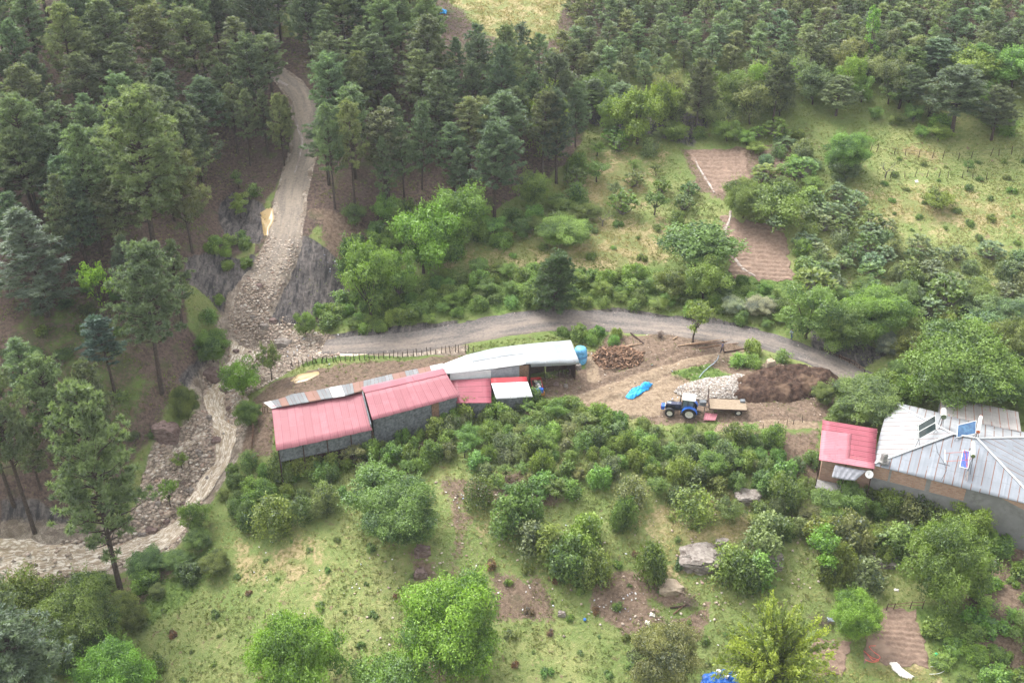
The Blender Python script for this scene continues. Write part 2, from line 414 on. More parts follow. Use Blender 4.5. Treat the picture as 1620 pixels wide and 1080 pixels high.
# ---- ground
def ground_mat():
    t = NT("ground")
    p = t.pos()
    big = t.noise(p, .045, 4); mid = t.noise(p, .35, 5, .6); fine = t.noise(p, 2.3, 5, .7); vf = t.noise(p, 9.0, 3, .7)
    brk = t.math('ADD', t.math('MULTIPLY', mid, .55), t.math('MULTIPLY', fine, .45))
    c1 = t.new("ShaderNodeSeparateColor"); a1 = t.new("ShaderNodeAttribute", attribute_name="cov1"); t.l.new(a1.outputs['Color'], c1.inputs[0])
    c2 = t.new("ShaderNodeSeparateColor"); a2 = t.new("ShaderNodeAttribute", attribute_name="cov2"); t.l.new(a2.outputs['Color'], c2.inputs[0])
    def fac(w, amp=1.5, lo=.40, hi=.60):
        return t.ramp(t.math('ADD', w, t.math('MULTIPLY', t.math('SUBTRACT', brk, .5), amp)), lo, hi)
    # grass: green, olive and straw patches
    g = t.mix(t.ramp(mid, .3, .7), (.185, .24, .075), (.285, .295, .115))
    g = t.mix(t.ramp(fine, .52, .72), g, (.37, .34, .155))
    g = t.mix(t.ramp(fine, .48, .28), g, (.105, .155, .045))
    g = t.mix(t.ramp(t.noise(p, .9, 4, .65), .60, .70), g, (.22, .15, .10))
    g = t.mix(t.ramp(big, .62, .4), g, t.mix(.5, g, (.10, .16, .04)))
    lush = t.mix(t.ramp(fine, .35, .65), (.075, .125, .03), (.155, .225, .055))
    dry = t.mix(t.ramp(fine, .35, .65), (.24, .215, .09), (.43, .34, .19))
    dry = t.mix(t.ramp(mid, .6, .42), dry, (.20, .22, .08))
    lit = t.mix(t.ramp(fine, .35, .65), (.075, .052, .045), (.165, .115, .09))
    lit = t.mix(t.ramp(mid, .52, .7), lit, (.09, .10, .045))
    ear = t.mix(t.ramp(fine, .35, .65), (.112, .077, .055), (.235, .167, .12))
    ear = t.mix(t.ramp(vf, .60, .68), ear, (.31, .25, .20))
    ear = t.mix(t.ramp(mid, .56, .72), ear, (.12, .10, .06))
    stk = t.noise(t.map(p, (1.3, .22, .22), (0, 0, math.radians(-38))), 1.6, 4, .6)
    sha = t.mix(t.ramp(fine, .35, .65), (.075, .066, .064), (.15, .132, .125))
    sha = t.mix(t.ramp(stk, .52, .62), sha, (.045, .042, .043))
    sha = t.mix(t.ramp(stk, .44, .36), sha, (.185, .16, .145))
    vcol = t.new("ShaderNodeSeparateColor"); t.l.new(t.voro(p, 2.2), vcol.inputs[0])
    gra = t.mix(vcol.outputs[0], (.25, .20, .16), (.58, .49, .40))
    gra = t.mix(t.ramp(mid, .45, .65), gra, (.22, .17, .125))
    gra = t.mix(t.ramp(vf, .4, .6), gra, t.mix(.5, gra, (.10, .08, .07)))
    mud = t.mix(t.ramp(fine, .35, .65), (.21, .15, .10), (.34, .26, .18))
    c = g
    c = t.mix(fac(c2.outputs[2], 1.2), c, lush)
    c = t.mix(fac(c1.outputs[1], 1.6), c, dry)
    c = t.mix(fac(c1.outputs[0], 1.0), c, lit)
    c = t.mix(fac(c1.outputs[2], 1.9), c, ear)
    c = t.mix(fac(a1.outputs['Alpha'], .8), c, sha)
    c = t.mix(fac(c2.outputs[0], .9), c, gra)
    c = t.mix(fac(c2.outputs[1], .9), c, mud)
    h = t.math('ADD', t.math('MULTIPLY', fine, 1.0), t.math('MULTIPLY', vf, .5))
    return t.pbr(c, .9, 0, t.bump(h, .9, .25), .2)

GROUND = ground_mat()
ny, nx = XX.shape
V = np.stack([XX, YY, ZZ], -1).reshape(-1, 3)
idx = np.arange(ny * nx).reshape(ny, nx)
F = np.stack([idx[:-1, :-1], idx[:-1, 1:], idx[1:, 1:], idx[1:, :-1]], -1).reshape(-1, 4)
me = np_mesh("ground", V, F, {'cov1': ('POINT', 'FLOAT_COLOR', cov1), 'cov2': ('POINT', 'FLOAT_COLOR', cov2)}, True, [GROUND])
tag(link(me, "ground"), kind='structure')

# ---- draped strips and patches (road, water, fields)
def strip(name, pts, widths, lift, mat, seg=.45, cross=10, edge=.35, crown=.0, kind='structure', seed=0, ruts=0):
    q = smooth_line(pts, np.array(widths)[:, None], 10)
    s = np.r_[0, np.cumsum(np.hypot(*np.diff(q[:, :2], axis=0).T))]
    n = int(s[-1] / seg) + 2
    si = np.linspace(0, s[-1], n)
    x = np.interp(si, s, q[:, 0]); y = np.interp(si, s, q[:, 1]); w = np.interp(si, s, q[:, 2])
    tx, ty = np.gradient(x), np.gradient(y); L = np.hypot(tx, ty); nxx, nyy = -ty / L, tx / L
    wl_ = w * (1 + edge * fbm(si, si * 0 + seed, 2.5, 3, seed)); wr_ = w * (1 + edge * fbm(si, si * 0 + seed + 40, 2.5, 3, seed + 9))
    a = np.linspace(-1, 1, cross + 1)
    off = np.where(a[None] < 0, a[None] * wl_[:, None], a[None] * wr_[:, None])
    X = x[:, None] + nxx[:, None] * off; Y = y[:, None] + nyy[:, None] * off
    Z = interp(X, Y) + lift + crown * (1 - a[None] ** 2) - .16 * (np.abs(a[None]) > .99)
    if ruts: Z = Z - ruts * (np.exp(-((np.abs(off) - .85) / .25) ** 2))
    idx = np.arange(n * (cross + 1)).reshape(n, cross + 1)
    F = np.stack([idx[:-1, :-1], idx[1:, :-1], idx[1:, 1:], idx[:-1, 1:]], -1).reshape(-1, 4)[:, ::-1]
    st = np.stack([np.broadcast_to(si[:, None], off.shape), off, 0 * off], -1)
    me = np_mesh(name, np.stack([X, Y, Z], -1).reshape(-1, 3), F, {'st': ('POINT', 'FLOAT_VECTOR', st)}, True, [mat])
    return tag(link(me, name), kind=kind)
def patch(name, px, lift, mat, nu=60, nv=60, furrow=0, pitch=.7, along=0, edge=.12, kind='structure', level=None, seed=0):
    """px: four photo corners in order; furrow waves run along side 0 (along=0) or 1"""
    c = wpts(px)
    u, v = np.meshgrid(np.linspace(0, 1, nu + 1), np.linspace(0, 1, nv + 1))
    eu = edge * fbm(v * 9, v * 0 + seed, 1, 3, seed); ev = edge * fbm(u * 9, u * 0 + seed + 7, 1, 3, seed + 3)
    uu = u + eu * (2 * u - 1); vv = v + ev * (2 * v - 1)
    X = (c[0][0] * (1 - uu) + c[1][0] * uu) * (1 - vv) + (c[3][0] * (1 - uu) + c[2][0] * uu) * vv
    Y = (c[0][1] * (1 - uu) + c[1][1] * uu) * (1 - vv) + (c[3][1] * (1 - uu) + c[2][1] * uu) * vv
    L1 = np.linalg.norm(c[1] - c[0]); L2 = np.linalg.norm(c[3] - c[0])
    q = (vv * L2 if along == 0 else uu * L1)
    bor = (u < 1e-6) | (u > 1 - 1e-6) | (v < 1e-6) | (v > 1 - 1e-6)
    Z = interp(X, Y) + lift - .25 * bor if level is None else np.full(X.shape, level)
    if furrow: Z = Z + furrow * np.sin(2 * np.pi * (q + .55 * fbm(X, Y, 3, 3, 5)) / pitch) * (.5 + .5 * np.clip(fbm(X, Y, 3, 2, 15) * 2 + .7, 0, 1)) + fbm(X, Y, .5, 2, 6) * .03
    idx = np.arange(u.size).reshape(u.shape)
    F = np.stack([idx[:-1, :-1], idx[:-1, 1:], idx[1:, 1:], idx[1:, :-1]], -1).reshape(-1, 4)
    st = np.stack([X * 0 + q, q * 0, q * 0], -1)
    V = np.stack([X, Y, Z], -1).reshape(-1, 3)
    a = V[F[0][1]] - V[F[0][0]]; b = V[F[0][3]] - V[F[0][0]]
    if a[0] * b[1] - a[1] * b[0] < 0: F = F[:, ::-1]
    me = np_mesh(name, V, F, {'st': ('POINT', 'FLOAT_VECTOR', st)}, True, [mat])
    return tag(link(me, name), kind=kind)

def road_mat(name, dark, light, stripe):
    t = NT(name); p = t.pos(); st = t.attr('st', 'Vector')
    f = t.noise(p, 2.5, 5, .7); v = t.voro(p, 5.0); vs = t.new("ShaderNodeSeparateColor"); t.l.new(v, vs.inputs[0])
    m = t.noise(t.map(st, (.12, .9, 1)), 1.0, 4, .6)
    c = t.mix(t.ramp(m, .38, .62), dark, light)
    sx = t.new("ShaderNodeSeparateXYZ"); t.l.new(st, sx.inputs[0])
    if name == 'road_gravel': c = t.mix(t.ramp(t.math('ADD', sx.outputs[1], t.math('MULTIPLY', t.math('SUBTRACT', m, .5), 4.0)), .2, 1.6), c, (.088, .082, .082))
    c = t.mix(t.math('MULTIPLY', vs.outputs[0], .40), c, tuple(min(1, x * 1.35) for x in light))
    c = t.mix(t.ramp(f, .5, .7), c, stripe)
    return t.pbr(c, .85, 0, t.bump(t.math('ADD', f, vs.outputs[1]), .6, .06), .25)
ROADM = road_mat("road_gravel", (.095, .088, .086), (.23, .19, .16), (.14, .122, .112))
RAVM = road_mat("track_gravel", (.17, .145, .125), (.29, .24, .19), (.21, .175, .145))
strip("gravel_road", road_w, ROAD_W, .10, ROADM, crown=.12, edge=.15, seed=3, ruts=.05, cross=16)
k_ = 12
strip("ravine_track", ravine_w[:k_], RAVINE_W[:k_], .08, RAVM, crown=.05, edge=.42, seed=8, cross=14)

def water_mat(name, c0, c1, foam=None, rough=.25, sc=1.0):
    t = NT(name); p = t.pos(); st = t.attr('st', 'Vector')
    n = t.noise(t.map(st, (.35, 1.4, 1)), 1.2 * sc, 6, .7, .6)
    c = t.mix(t.ramp(n, .35, .65), c0, c1)
    if foam: c = t.mix(t.ramp(t.noise(t.map(st, (.6, 2.2, 1)), 1.8 * sc, 6, .75, 1.0), .48, .58), c, foam)
    return t.pbr(c, rough, 0, t.bump(n, .8 if foam else .1, .25 if foam else .02), .5)
RAPID = water_mat("muddy_rapids", (.29, .215, .14), (.46, .36, .25), (.74, .66, .56), .35)
STILL = water_mat("still_muddy_water", (.36, .25, .115), (.43, .31, .15), None, .3)
RILL = water_mat("thin_runoff", (.17, .125, .10), (.26, .20, .165), (.40, .34, .30), .3)
strip("stream_water", stream_w, [w * .92 for w in STREAM_W], .26, RAPID, crown=.10, edge=.6, seed=21, cross=16)
strip("side_stream_water", wpts([(340,680),(318,690),(290,705),(262,730),(232,760),(225,780)]), [.35,.4,.35,.4,.4,.35], .07, RAPID, edge=.4, seed=23, cross=6)
strip("side_stream_water", wpts([(500,560),(522,553),(545,562),(600,556),(660,551),(720,545)]), [.5,.4,.35,.3,.3,.25], .07, RAPID, edge=.5, seed=25, cross=6)
strip("side_stream_water", wpts([(430,112),(440,128),(455,137)]), [.25,.3,.3], .16, RILL, edge=.5, seed=27, cross=6)
strip("side_stream_water", wpts([(468,188),(472,205),(478,222),(474,250),(466,275)]), [.2,.25,.3,.2,.15], .17, RILL, edge=.5, seed=28, cross=6)
def puddle(px, seed=1):
    pts = wpts(px); c = pts.mean(0); n = 40
    th = np.linspace(0, 2 * np.pi, n, endpoint=False)
    # radial resample of polygon outline
    pp = np.vstack([pts, pts[:1]]); s = np.r_[0, np.cumsum(np.hypot(*np.diff(pp, axis=0).T))]
    si = np.linspace(0, s[-1], n, endpoint=False)
    o = np.c_[np.interp(si, s, pp[:, 0]), np.interp(si, s, pp[:, 1])]
    o = c + (o - c) * (1 + .12 * fbm(si, si * 0, 1.2, 2, seed))[:, None]
    rings = [c + (o - c) * r for r in (.25, .5, .75, 1.0)]
    V = np.vstack([c[None]] + rings)
    Z = interp(V[:, 0], V[:, 1]) + .09; Z[-n:] -= .12
    F = [(0, 1 + i, 1 + (i + 1) % n, 1 + (i + 1) % n) for i in range(n)]
    me = bpy.data.meshes.new("puddle")
    fs = [(0, 1 + i, 1 + (i + 1) % n) for i in range(n)]
    for r in range(3):
        a = 1 + r * n; b = a + n
        fs += [(a + i, b + i, b + (i + 1) % n, a + (i + 1) % n) for i in range(n)]
    me.from_pydata([(V[i, 0], V[i, 1], Z[i]) for i in range(len(V))], [], fs)
    me.materials.append(STILL)
    for p_ in me.polygons: p_.use_smooth = True
    tag(link(me, "puddle"), kind='structure')
puddle([(411,333),(432,328),(436,345),(428,360),(424,374),(418,374),(413,352)], 3)
puddle([(458,603),(470,592),(505,586),(507,592),(488,602),(465,607)], 5)
puddle([(440,340),(447,342),(446,352),(441,352)], 6)

def field_mat(name, a, b):
    t = NT(name); p = t.pos(); st = t.attr('st', 'Vector')
    f = t.noise(p, 2.0, 5, .7)
    c = t.mix(t.ramp(f, .35, .65), a, b)
    c = t.mix(t.ramp(t.noise(p, .3, 3), .55, .75), c, tuple(x * 1.35 for x in b))
    return t.pbr(c, .85, 0, t.bump(f, .8, .15), .25)
FIELD = field_mat("ploughed_soil", (.165, .11, .082), (.265, .185, .138))
patch("ploughed_field", [(1140,342),(1240,362),(1256,442),(1158,440)], .10, FIELD, 90, 130, .075, 1.15, 0, .07, seed=4)
patch("ploughed_field", [(1086,238),(1178,237),(1192,304),(1128,306)], .12, FIELD, 60, 90, .06, 1.2, 0, .07, seed=6)
patch("ploughed_field", [(1222,258),(1250,258),(1248,280),(1226,278)], .12, FIELD, 40, 40, .07, 1.2, 0, .06, seed=7)
patch("ploughed_field", [(1383,958),(1448,968),(1472,1052),(1362,1050)], .10, FIELD, 80, 110, .06, .75, 0, .09, seed=9)
patch("ploughed_field", [(1290,1008),(1345,1015),(1335,1068),(1275,1062)], .10, FIELD, 60, 60, .06, .8, 0, .09, seed=11)
strip("field_runoff_water", wpts([(1156,334),(1154,350),(1146,365),(1150,385),(1160,405),(1175,425),(1195,438)]), [.15,.3,.4,.2,.2,.25,.15], .16, RILL, edge=.6, seed=31, cross=6)
strip("field_runoff_water", wpts([(1098,250),(1108,270),(1122,292),(1130,306)]), [.1,.18,.2,.15], .16, RILL, edge=.6, seed=33, cross=6)

# ------------------------------------------------------------------ vegetation
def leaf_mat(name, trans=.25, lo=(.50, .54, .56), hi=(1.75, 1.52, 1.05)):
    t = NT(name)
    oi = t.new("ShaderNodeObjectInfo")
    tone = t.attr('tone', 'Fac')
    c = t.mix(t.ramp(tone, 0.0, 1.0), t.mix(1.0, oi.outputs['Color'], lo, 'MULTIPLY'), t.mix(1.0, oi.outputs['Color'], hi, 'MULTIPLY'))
    d = t.new("ShaderNodeBsdfDiffuse"); t.set(d.inputs[0], c)
    g = t.new("ShaderNodeBsdfGlossy"); g.inputs['Roughness'].default_value = .5; t.set(g.inputs[0], (.9, .95, 1.0))
    tr = t.new("ShaderNodeBsdfTranslucent"); t.set(tr.inputs[0], t.mix(1.0, c, (1.1, 1.25, .6), 'MULTIPLY'))
    m1 = t.new("ShaderNodeMixShader"); m1.inputs[0].default_value = trans
    t.l.new(d.outputs[0], m1.inputs[1]); t.l.new(tr.outputs[0], m1.inputs[2])
    m2 = t.new("ShaderNodeMixShader"); m2.inputs[0].default_value = .035
    t.l.new(m1.outputs[0], m2.inputs[1]); t.l.new(g.outputs[0], m2.inputs[2])
    t.l.new(m2.outputs[0], t.out.inputs[0])
    return t.m
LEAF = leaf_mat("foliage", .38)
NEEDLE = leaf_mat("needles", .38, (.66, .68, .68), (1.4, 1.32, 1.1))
BARK = M("bark", (.075, .055, .045), .9, var=.4, sc=6, bump=.6)
BARKP = M("grey_bark", (.16, .14, .12), .9, var=.3, sc=6, bump=.5)

def unit(v): return v / (np.linalg.norm(v, axis=-1, keepdims=True) + 1e-9)
def cards(C, N, L, Wd, A=None):
    """diamond leaf cards: centres C, normals N, length L, width Wd, optional axis A"""
    n = len(C)
    N = unit(N)
    if A is None: A = rng.normal(size=(n, 3))
    A = unit(A - (A * N).sum(1, keepdims=True) * N)
    B = np.cross(N, A)
    L = np.broadcast_to(L, (n,))[:, None]; Wd = np.broadcast_to(Wd, (n,))[:, None]
    V = np.stack([C - A * L / 2, C + B * Wd / 2 - A * L * .1, C + A * L / 2, C - B * Wd / 2 - A * L * .1], 1).reshape(-1, 3)
    F = np.arange(4 * n).reshape(n, 4)
    return V, F
def lobe_cards(lobes, dens, L, Wd, up=.4, tone_j=.5, shell=.35):
    """leaf cards in the shells of ellipsoid lobes [(cx,cy,cz,rx,ry,rz)]"""
    Cs, Ns, T = [], [], []
    for (cx, cy, cz, rx, ry, rz) in lobes:
        n = int(dens * (rx * ry + rx * rz + ry * rz) * 4.2)
        d = unit(rng.normal(size=(n, 3)))
        d[:, 2] = np.where((d[:, 2] < -.35) & (rng.random(n) < .6), -d[:, 2], d[:, 2])
        r = 1 - shell * rng.random(n) ** 1.5 + .12 * rng.random(n)
        bumpy = 1 + .16 * np.sin(d[:, 0] * 5 + cx * 7) * np.sin(d[:, 1] * 5 + cy * 5) + .10 * np.sin(d[:, 2] * 9 + cx)
        p = d * (r * bumpy)[:, None] * [rx, ry, rz] + [cx, cy, cz]
        Cs.append(p); Ns.append(unit(d + [0, 0, up]) * .9 + rng.normal(size=(n, 3)) * .55)
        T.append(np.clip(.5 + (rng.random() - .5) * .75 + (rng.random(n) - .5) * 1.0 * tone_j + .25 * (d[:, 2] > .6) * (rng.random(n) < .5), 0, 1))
    C = np.vstack(Cs); N = np.vstack(Ns); T = np.concatenate(T)
    n = len(C)
    s = .7 + .6 * rng.random(n)
    V, F = cards(C, N, L * s, Wd * s)
    return V, F, T
def join_cards(parts):
    V = []; F = []; T = []; o = 0
    for v, f, t in parts:
        V.append(v); F.append(f + o); T.append(t); o += len(v)
    return np.vstack(V), np.vstack(F), np.concatenate(T)
def crown_mesh(name, V, F, T, mat):
    return np_mesh(name, V, F, {'tone': ('FACE', 'FLOAT', T)}, False, [mat])

def tubes_mesh(name, tubes, mat, n=6):
    """tubes: list of (points, radii)"""
    V = []; F = []
    for pts, rad in tubes:
        pts = [Vector(p) for p in pts]; base = len(V)
        for i, p in enumerate(pts):
            a = pts[max(i - 1, 0)]; b = pts[min(i + 1, len(pts) - 1)]
            t = (b - a).normalized()
            x = t.cross(Vector((0, 0, 1)) if abs(t.z) < .9 else Vector((1, 0, 0))).normalized(); y = t.cross(x)
            for k in range(n):
                an = 2 * math.pi * k / n
                V.append(p + (x * math.cos(an) + y * math.sin(an)) * rad[i])
        for i in range(len(pts) - 1):
            for k in range(n):
                F.append((base + i * n + k, base + i * n + (k + 1) % n, base + (i + 1) * n + (k + 1) % n, base + (i + 1) * n + k))
        V.append(pts[-1]); e = len(V) - 1; s = base + (len(pts) - 1) * n
        for k in range(n): F.append((s + k, s + (k + 1) % n, e))
    me = bpy.data.meshes.new(name); me.from_pydata([tuple(v) for v in V], [], F)
    for p in me.polygons: p.use_smooth = True
    me.materials.append(mat)
    return me

R = random.Random(5)
def pine(H=14.0, bare=.35, Wc=3.2, nb=64, droop=0.0, tuft=30, conic=.75, tl=.40, flat=False):
    """returns trunk mesh, crown mesh; H metres tall, crown radius Wc"""
    bx, by = R.uniform(-.5, .5), R.uniform(-.5, .5)
    path = [(bx * math.sin(t * 2.2) * t, by * t * t, H * t) for t in [0, .15, .3, .45, .6, .75, .9, 1.0]]
    rad = [.24, .20, .18, .15, .12, .08, .04, .02]
    tubes = [(path, [r * H / 14 for r in rad])]
    C = []; Nn = []; T = []; A = []
    def at(t):
        return Vector((bx * math.sin(t * 2.2) * t, by * t * t, H * t))
    for i in range(nb):
        t = bare + (1 - bare) * ((i + .5) / nb) ** .85
        k = (t - bare) / (1 - bare)
        prof = (1 - k) ** conic * (.55 + .45 * min(1, k * 5))
        L = Wc * prof * R.uniform(.6, 1.18) + .25
        az = i * 2.4 + R.uniform(-.5, .5)
        upa = R.uniform(-.05, .45) + .5 * k - droop
        o = at(t)
        dirv = Vector((math.cos(az) * math.cos(upa), math.sin(az) * math.cos(upa), math.sin(upa)))
        mid = o + dirv * L * .5; end = o + dirv * L + Vector((0, 0, (.12 - droop * .5) * L))
        tubes.append(([o, mid, end], [.045 * H / 14 + .01 * L, .03, .012]))
        m = max(2, int(L * 2.4)); bt = R.uniform(0, 1)
        for j in range(m):
            f = .35 + .65 * (j + R.random()) / m
            c = o.lerp(end, f)
            side = Vector((-dirv.y, dirv.x, 0)) * R.uniform(-.42, .42) * L * (.35 + .5 * f) * .8
            c = np.array(c + side + Vector((0, 0, R.uniform(-.12, .42) * min(1, L))))
            d = unit(rng.normal(size=(tuft, 3)) + [dirv.x * .5, dirv.y * .5, .55])
            if flat: d[:, 2] *= .35
            C.append(c + d * tl * .55 * [1, 1, .75]); A.append(d)
            Nn.append(np.cross(d, rng.normal(size=(tuft, 3))) + [0, 0, .3])
            T.append(np.clip(bt * .5 + .25 + (rng.random(tuft) - .5) * .5, 0, 1))
    for j in range(5):   # leader
        c = np.array(at(1.0)) + [R.uniform(-.15, .15), R.uniform(-.15, .15), -.35 * j + .1]
        d = unit(rng.normal(size=(tuft, 3)) + [0, 0, .9])
        C.append(c + d * .25); A.append(d); Nn.append(np.cross(d, rng.normal(size=(tuft, 3)))); T.append(rng.random(tuft) * .4 + .4)
    C = np.vstack(C); A = np.vstack(A); Nn = np.vstack(Nn); T = np.concatenate(T)
    s = .75 + .5 * rng.random(len(C))
    V, F = cards(C, Nn, tl * 1.3 * s, tl * .27 * s, A)
    return tubes_mesh("trunk", tubes, BARK, 6), crown_mesh("crown", V, F, T, NEEDLE)

def broad(H=7.0, Wc=3.4, trunkh=.22, nl=38, L=.25, dens=26, ragged=.3, barkm=None, flatb=True, open_=.0):
    lobes = []; tubes = []
    base = Vector((0, 0, 0)); th = H * trunkh
    k0 = Vector((R.uniform(-.2, .2), R.uniform(-.2, .2), th))
    tubes.append(([base, base.lerp(k0, .5) + Vector((R.uniform(-.1, .1), R.uniform(-.1, .1), 0)), k0], [.05 * H * .5, .04 * H * .5, .035 * H * .5]))
    cz = th + (H - th) * .48; rz = (H - th) * .5
    for i in range(nl):
        d = Vector((R.gauss(0, 1), R.gauss(0, 1), R.gauss(.25, 1))).normalized()
        rr = R.uniform(.45, .86)
        irr = 1 + ragged * math.sin(d.x * 3 + i % 3) * math.sin(d.y * 3.3 + 1)
        c = Vector((d.x * Wc * rr * irr, d.y * Wc * rr * irr, cz + d.z * rz * rr))
        lr = R.uniform(.17, .36) * min(Wc, rz * 1.1)
        lobes.append((c.x, c.y, c.z, lr * R.uniform(.9, 1.25), lr * R.uniform(.9, 1.25), lr * R.uniform(.7, 1.0)))
        if i < 14:
            m = k0.lerp(c, .5) + Vector((0, 0, -.1 * H * R.random()))
            tubes.append(([k0, m, c], [.035 * H * .35, .02 * H * .35, .01 * H * .3]))
    V, F, T = lobe_cards(lobes, dens * (.26 / L) ** 2 * 1.15, L, L * .55)
    # sprigs that stick out of the outline
    sp = []
    for i in range(int(nl * 4)):
        lb = lobes[R.randrange(nl)]; d = np.array(Vector((lb[0], lb[1], lb[2] - cz * .8)).normalized()) + rng.normal(size=3) * .4
        d = d / np.linalg.norm(d); c0 = np.array(lb[:3]) + d * lb[3] * .9
        m = 9; f = rng.random(m)[:, None]
        sp.append(c0 + d * f * lb[3] * .75 + rng.normal(size=(m, 3)) * .08)
    C = np.vstack(sp); v2, f2 = cards(C, rng.normal(size=(len(C), 3)) + [0, 0, .8], L * .9, L * .5)
    V, F, T = join_cards([(V, F, T), (v2, f2, .45 + .5 * rng.random(len(C)))])
    return tubes_mesh("trunk", tubes, barkm or BARK, 6), crown_mesh("crown", V, F, T, LEAF)

def shrub(Hh=2.4, Wc=1.7, nl=14, L=.21, dens=50, spiky=0.0):
    lobes = []
    for i in range(nl):
        a = R.uniform(0, 6.28); r = Wc * math.sqrt(R.random()) * .72
        top = Hh * (1 - .45 * (r / Wc) ** 2) * R.uniform(.7, 1.0)
        lr = R.uniform(.20, .38) * Wc
        lobes.append((math.cos(a) * r, math.sin(a) * r, max(top - lr * .8, lr * .5), lr, lr, lr * (1.15 + spiky)))
        if top > lr * 2: lobes.append((math.cos(a) * r, math.sin(a) * r, lr * .8, lr * 1.05, lr * 1.05, lr))
    V, F, T = lobe_cards(lobes, dens * (.17 / L) ** 2, L, L * .55)
    C = []
    for i in range(nl * 9):
        lb = lobes[R.randrange(len(lobes))]; d = unit(rng.normal(size=3) * [.8, .8, .5] + [0, 0, .7])
        c0 = np.array(lb[:3]) + d * lb[3] * .95
        C.append(c0 + d * rng.random((7, 1)) * lb[3] * (.5 + spiky) + rng.normal(size=(7, 3)) * .05)
    C = np.vstack(C); v2, f2 = cards(C, rng.normal(size=(len(C), 3)) + [0, 0, .6], L, L * .5)
    V, F, T = join_cards([(V, F, T), (v2, f2, .45 + .5 * rng.random(len(C)))])
    return None, crown_mesh("crown", V, F, T, LEAF)

def rosette(Hh=2.6, Wc=1.8, nr=70, L=.42):
    """open fig-like bush: whorls of large leaves on bare grey limbs"""
    tubes = []; C = []; N = []; A = []; T = []
    for i in range(nr):
        a = R.uniform(0, 6.28); r = Wc * math.sqrt(R.random()); z = Hh * (1 - .5 * (r / Wc) ** 2) * R.uniform(.55, 1.0)
        c = np.array([math.cos(a) * r, math.sin(a) * r, z])
        if i % 3 == 0: tubes.append(([(0, 0, 0), (c[0] * .5, c[1] * .5, z * .35), tuple(c)], [.06, .04, .02]))
        m = 11; th = np.arange(m) * 2.4 + R.random() * 6
        d = np.stack([np.cos(th), np.sin(th), .25 + .3 * rng.random(m)], -1)
        C.append(c + d * L * .5 * (.6 + .6 * rng.random((m, 1)))); A.append(d); N.append(np.array([0, 0, 1.0]) - d * [.3, .3, 0] + rng.normal(size=(m, 3)) * .25)
        T.append(np.clip(R.random() * .4 + .6 * rng.random(m), 0, 1))
    C = np.vstack(C); A = np.vstack(A); N = np.vstack(N); T = np.concatenate(T)
    V, F = cards(C, N, L * (.7 + .5 * rng.random(len(C))), L * .55, A)
    return tubes_mesh("trunk", tubes, BARKP, 5), crown_mesh("crown", V, F, T, LEAF)

def willow(Hh=8.0, Wc=6.5, nb=150, L=.34):
    tubes = []; C = []; N = []; A = []; T = []
    for i in range(nb):
        a = R.uniform(0, 6.28); e = R.uniform(.15, 1.45)
        Lb = Wc * R.uniform(.55, 1.05) * (.75 + .25 * math.cos(e)); d0 = Vector((math.cos(a) * math.cos(e), math.sin(a) * math.cos(e), math.sin(e) * Hh / Wc * .9))
        pts = [Vector((0, 0, .3)) + d0 * Lb * f + Vector((0, 0, -.09 * Lb * f ** 3 * Lb * .35)) for f in (0, .25, .5, .75, 1)]
        pts = [Vector((p.x, p.y, max(p.z, .1))) for p in pts]
        tubes.append((pts, [.06, .04, .03, .02, .008]))
        tt = R.random()
        for j in range(int(Lb * 7)):
            f = .3 + .7 * R.random(); k = min(int(f * 4), 3); c = pts[k].lerp(pts[k + 1], f * 4 - k)
            ax = (pts[k + 1] - pts[k]).normalized()
            m = 5
            C.append(np.array(c) + rng.normal(size=(m, 3)) * .13); A.append(np.array(ax) + rng.normal(size=(m, 3)) * .5)
            N.append(rng.normal(size=(m, 3)) * .6 + [0, 0, 1]); T.append(np.clip(tt * .5 + .5 * rng.random(m), 0, 1))
    C = np.vstack(C); A = np.vstack(A); N = np.vstack(N); T = np.concatenate(T)
    V, F = cards(C, N, L * (.7 + .5 * rng.random(len(C))), L * .34, A)
    return tubes_mesh("trunk", tubes, BARKP, 5), crown_mesh("crown", V, F, T, LEAF)

def bare_tree(H=2.5):
    tubes = [([(0, 0, 0), (.05, 0, H * .3)], [.08, .06])]
    def br(p, d, L, r, n):
        e = p + d * L; tubes.append(([p, p.lerp(e, .5) + Vector((R.uniform(-.1, .1), R.uniform(-.1, .1), .05)) * L, e], [r, r * .75, r * .5]))
        if n:
            for i in range(3): br(e, (d + Vector((R.gauss(0, .6), R.gauss(0, .6), R.gauss(.1, .4)))).normalized(), L * R.uniform(.6, .85), r * .55, n - 1)
    for i in range(4): br(Vector((.05, 0, H * .3)), Vector((math.cos(i * 1.6 + R.random()), math.sin(i * 1.6), .9)).normalized(), H * .3, .04, 2)
    return tubes_mesh("branches", tubes, BARKP, 4), None

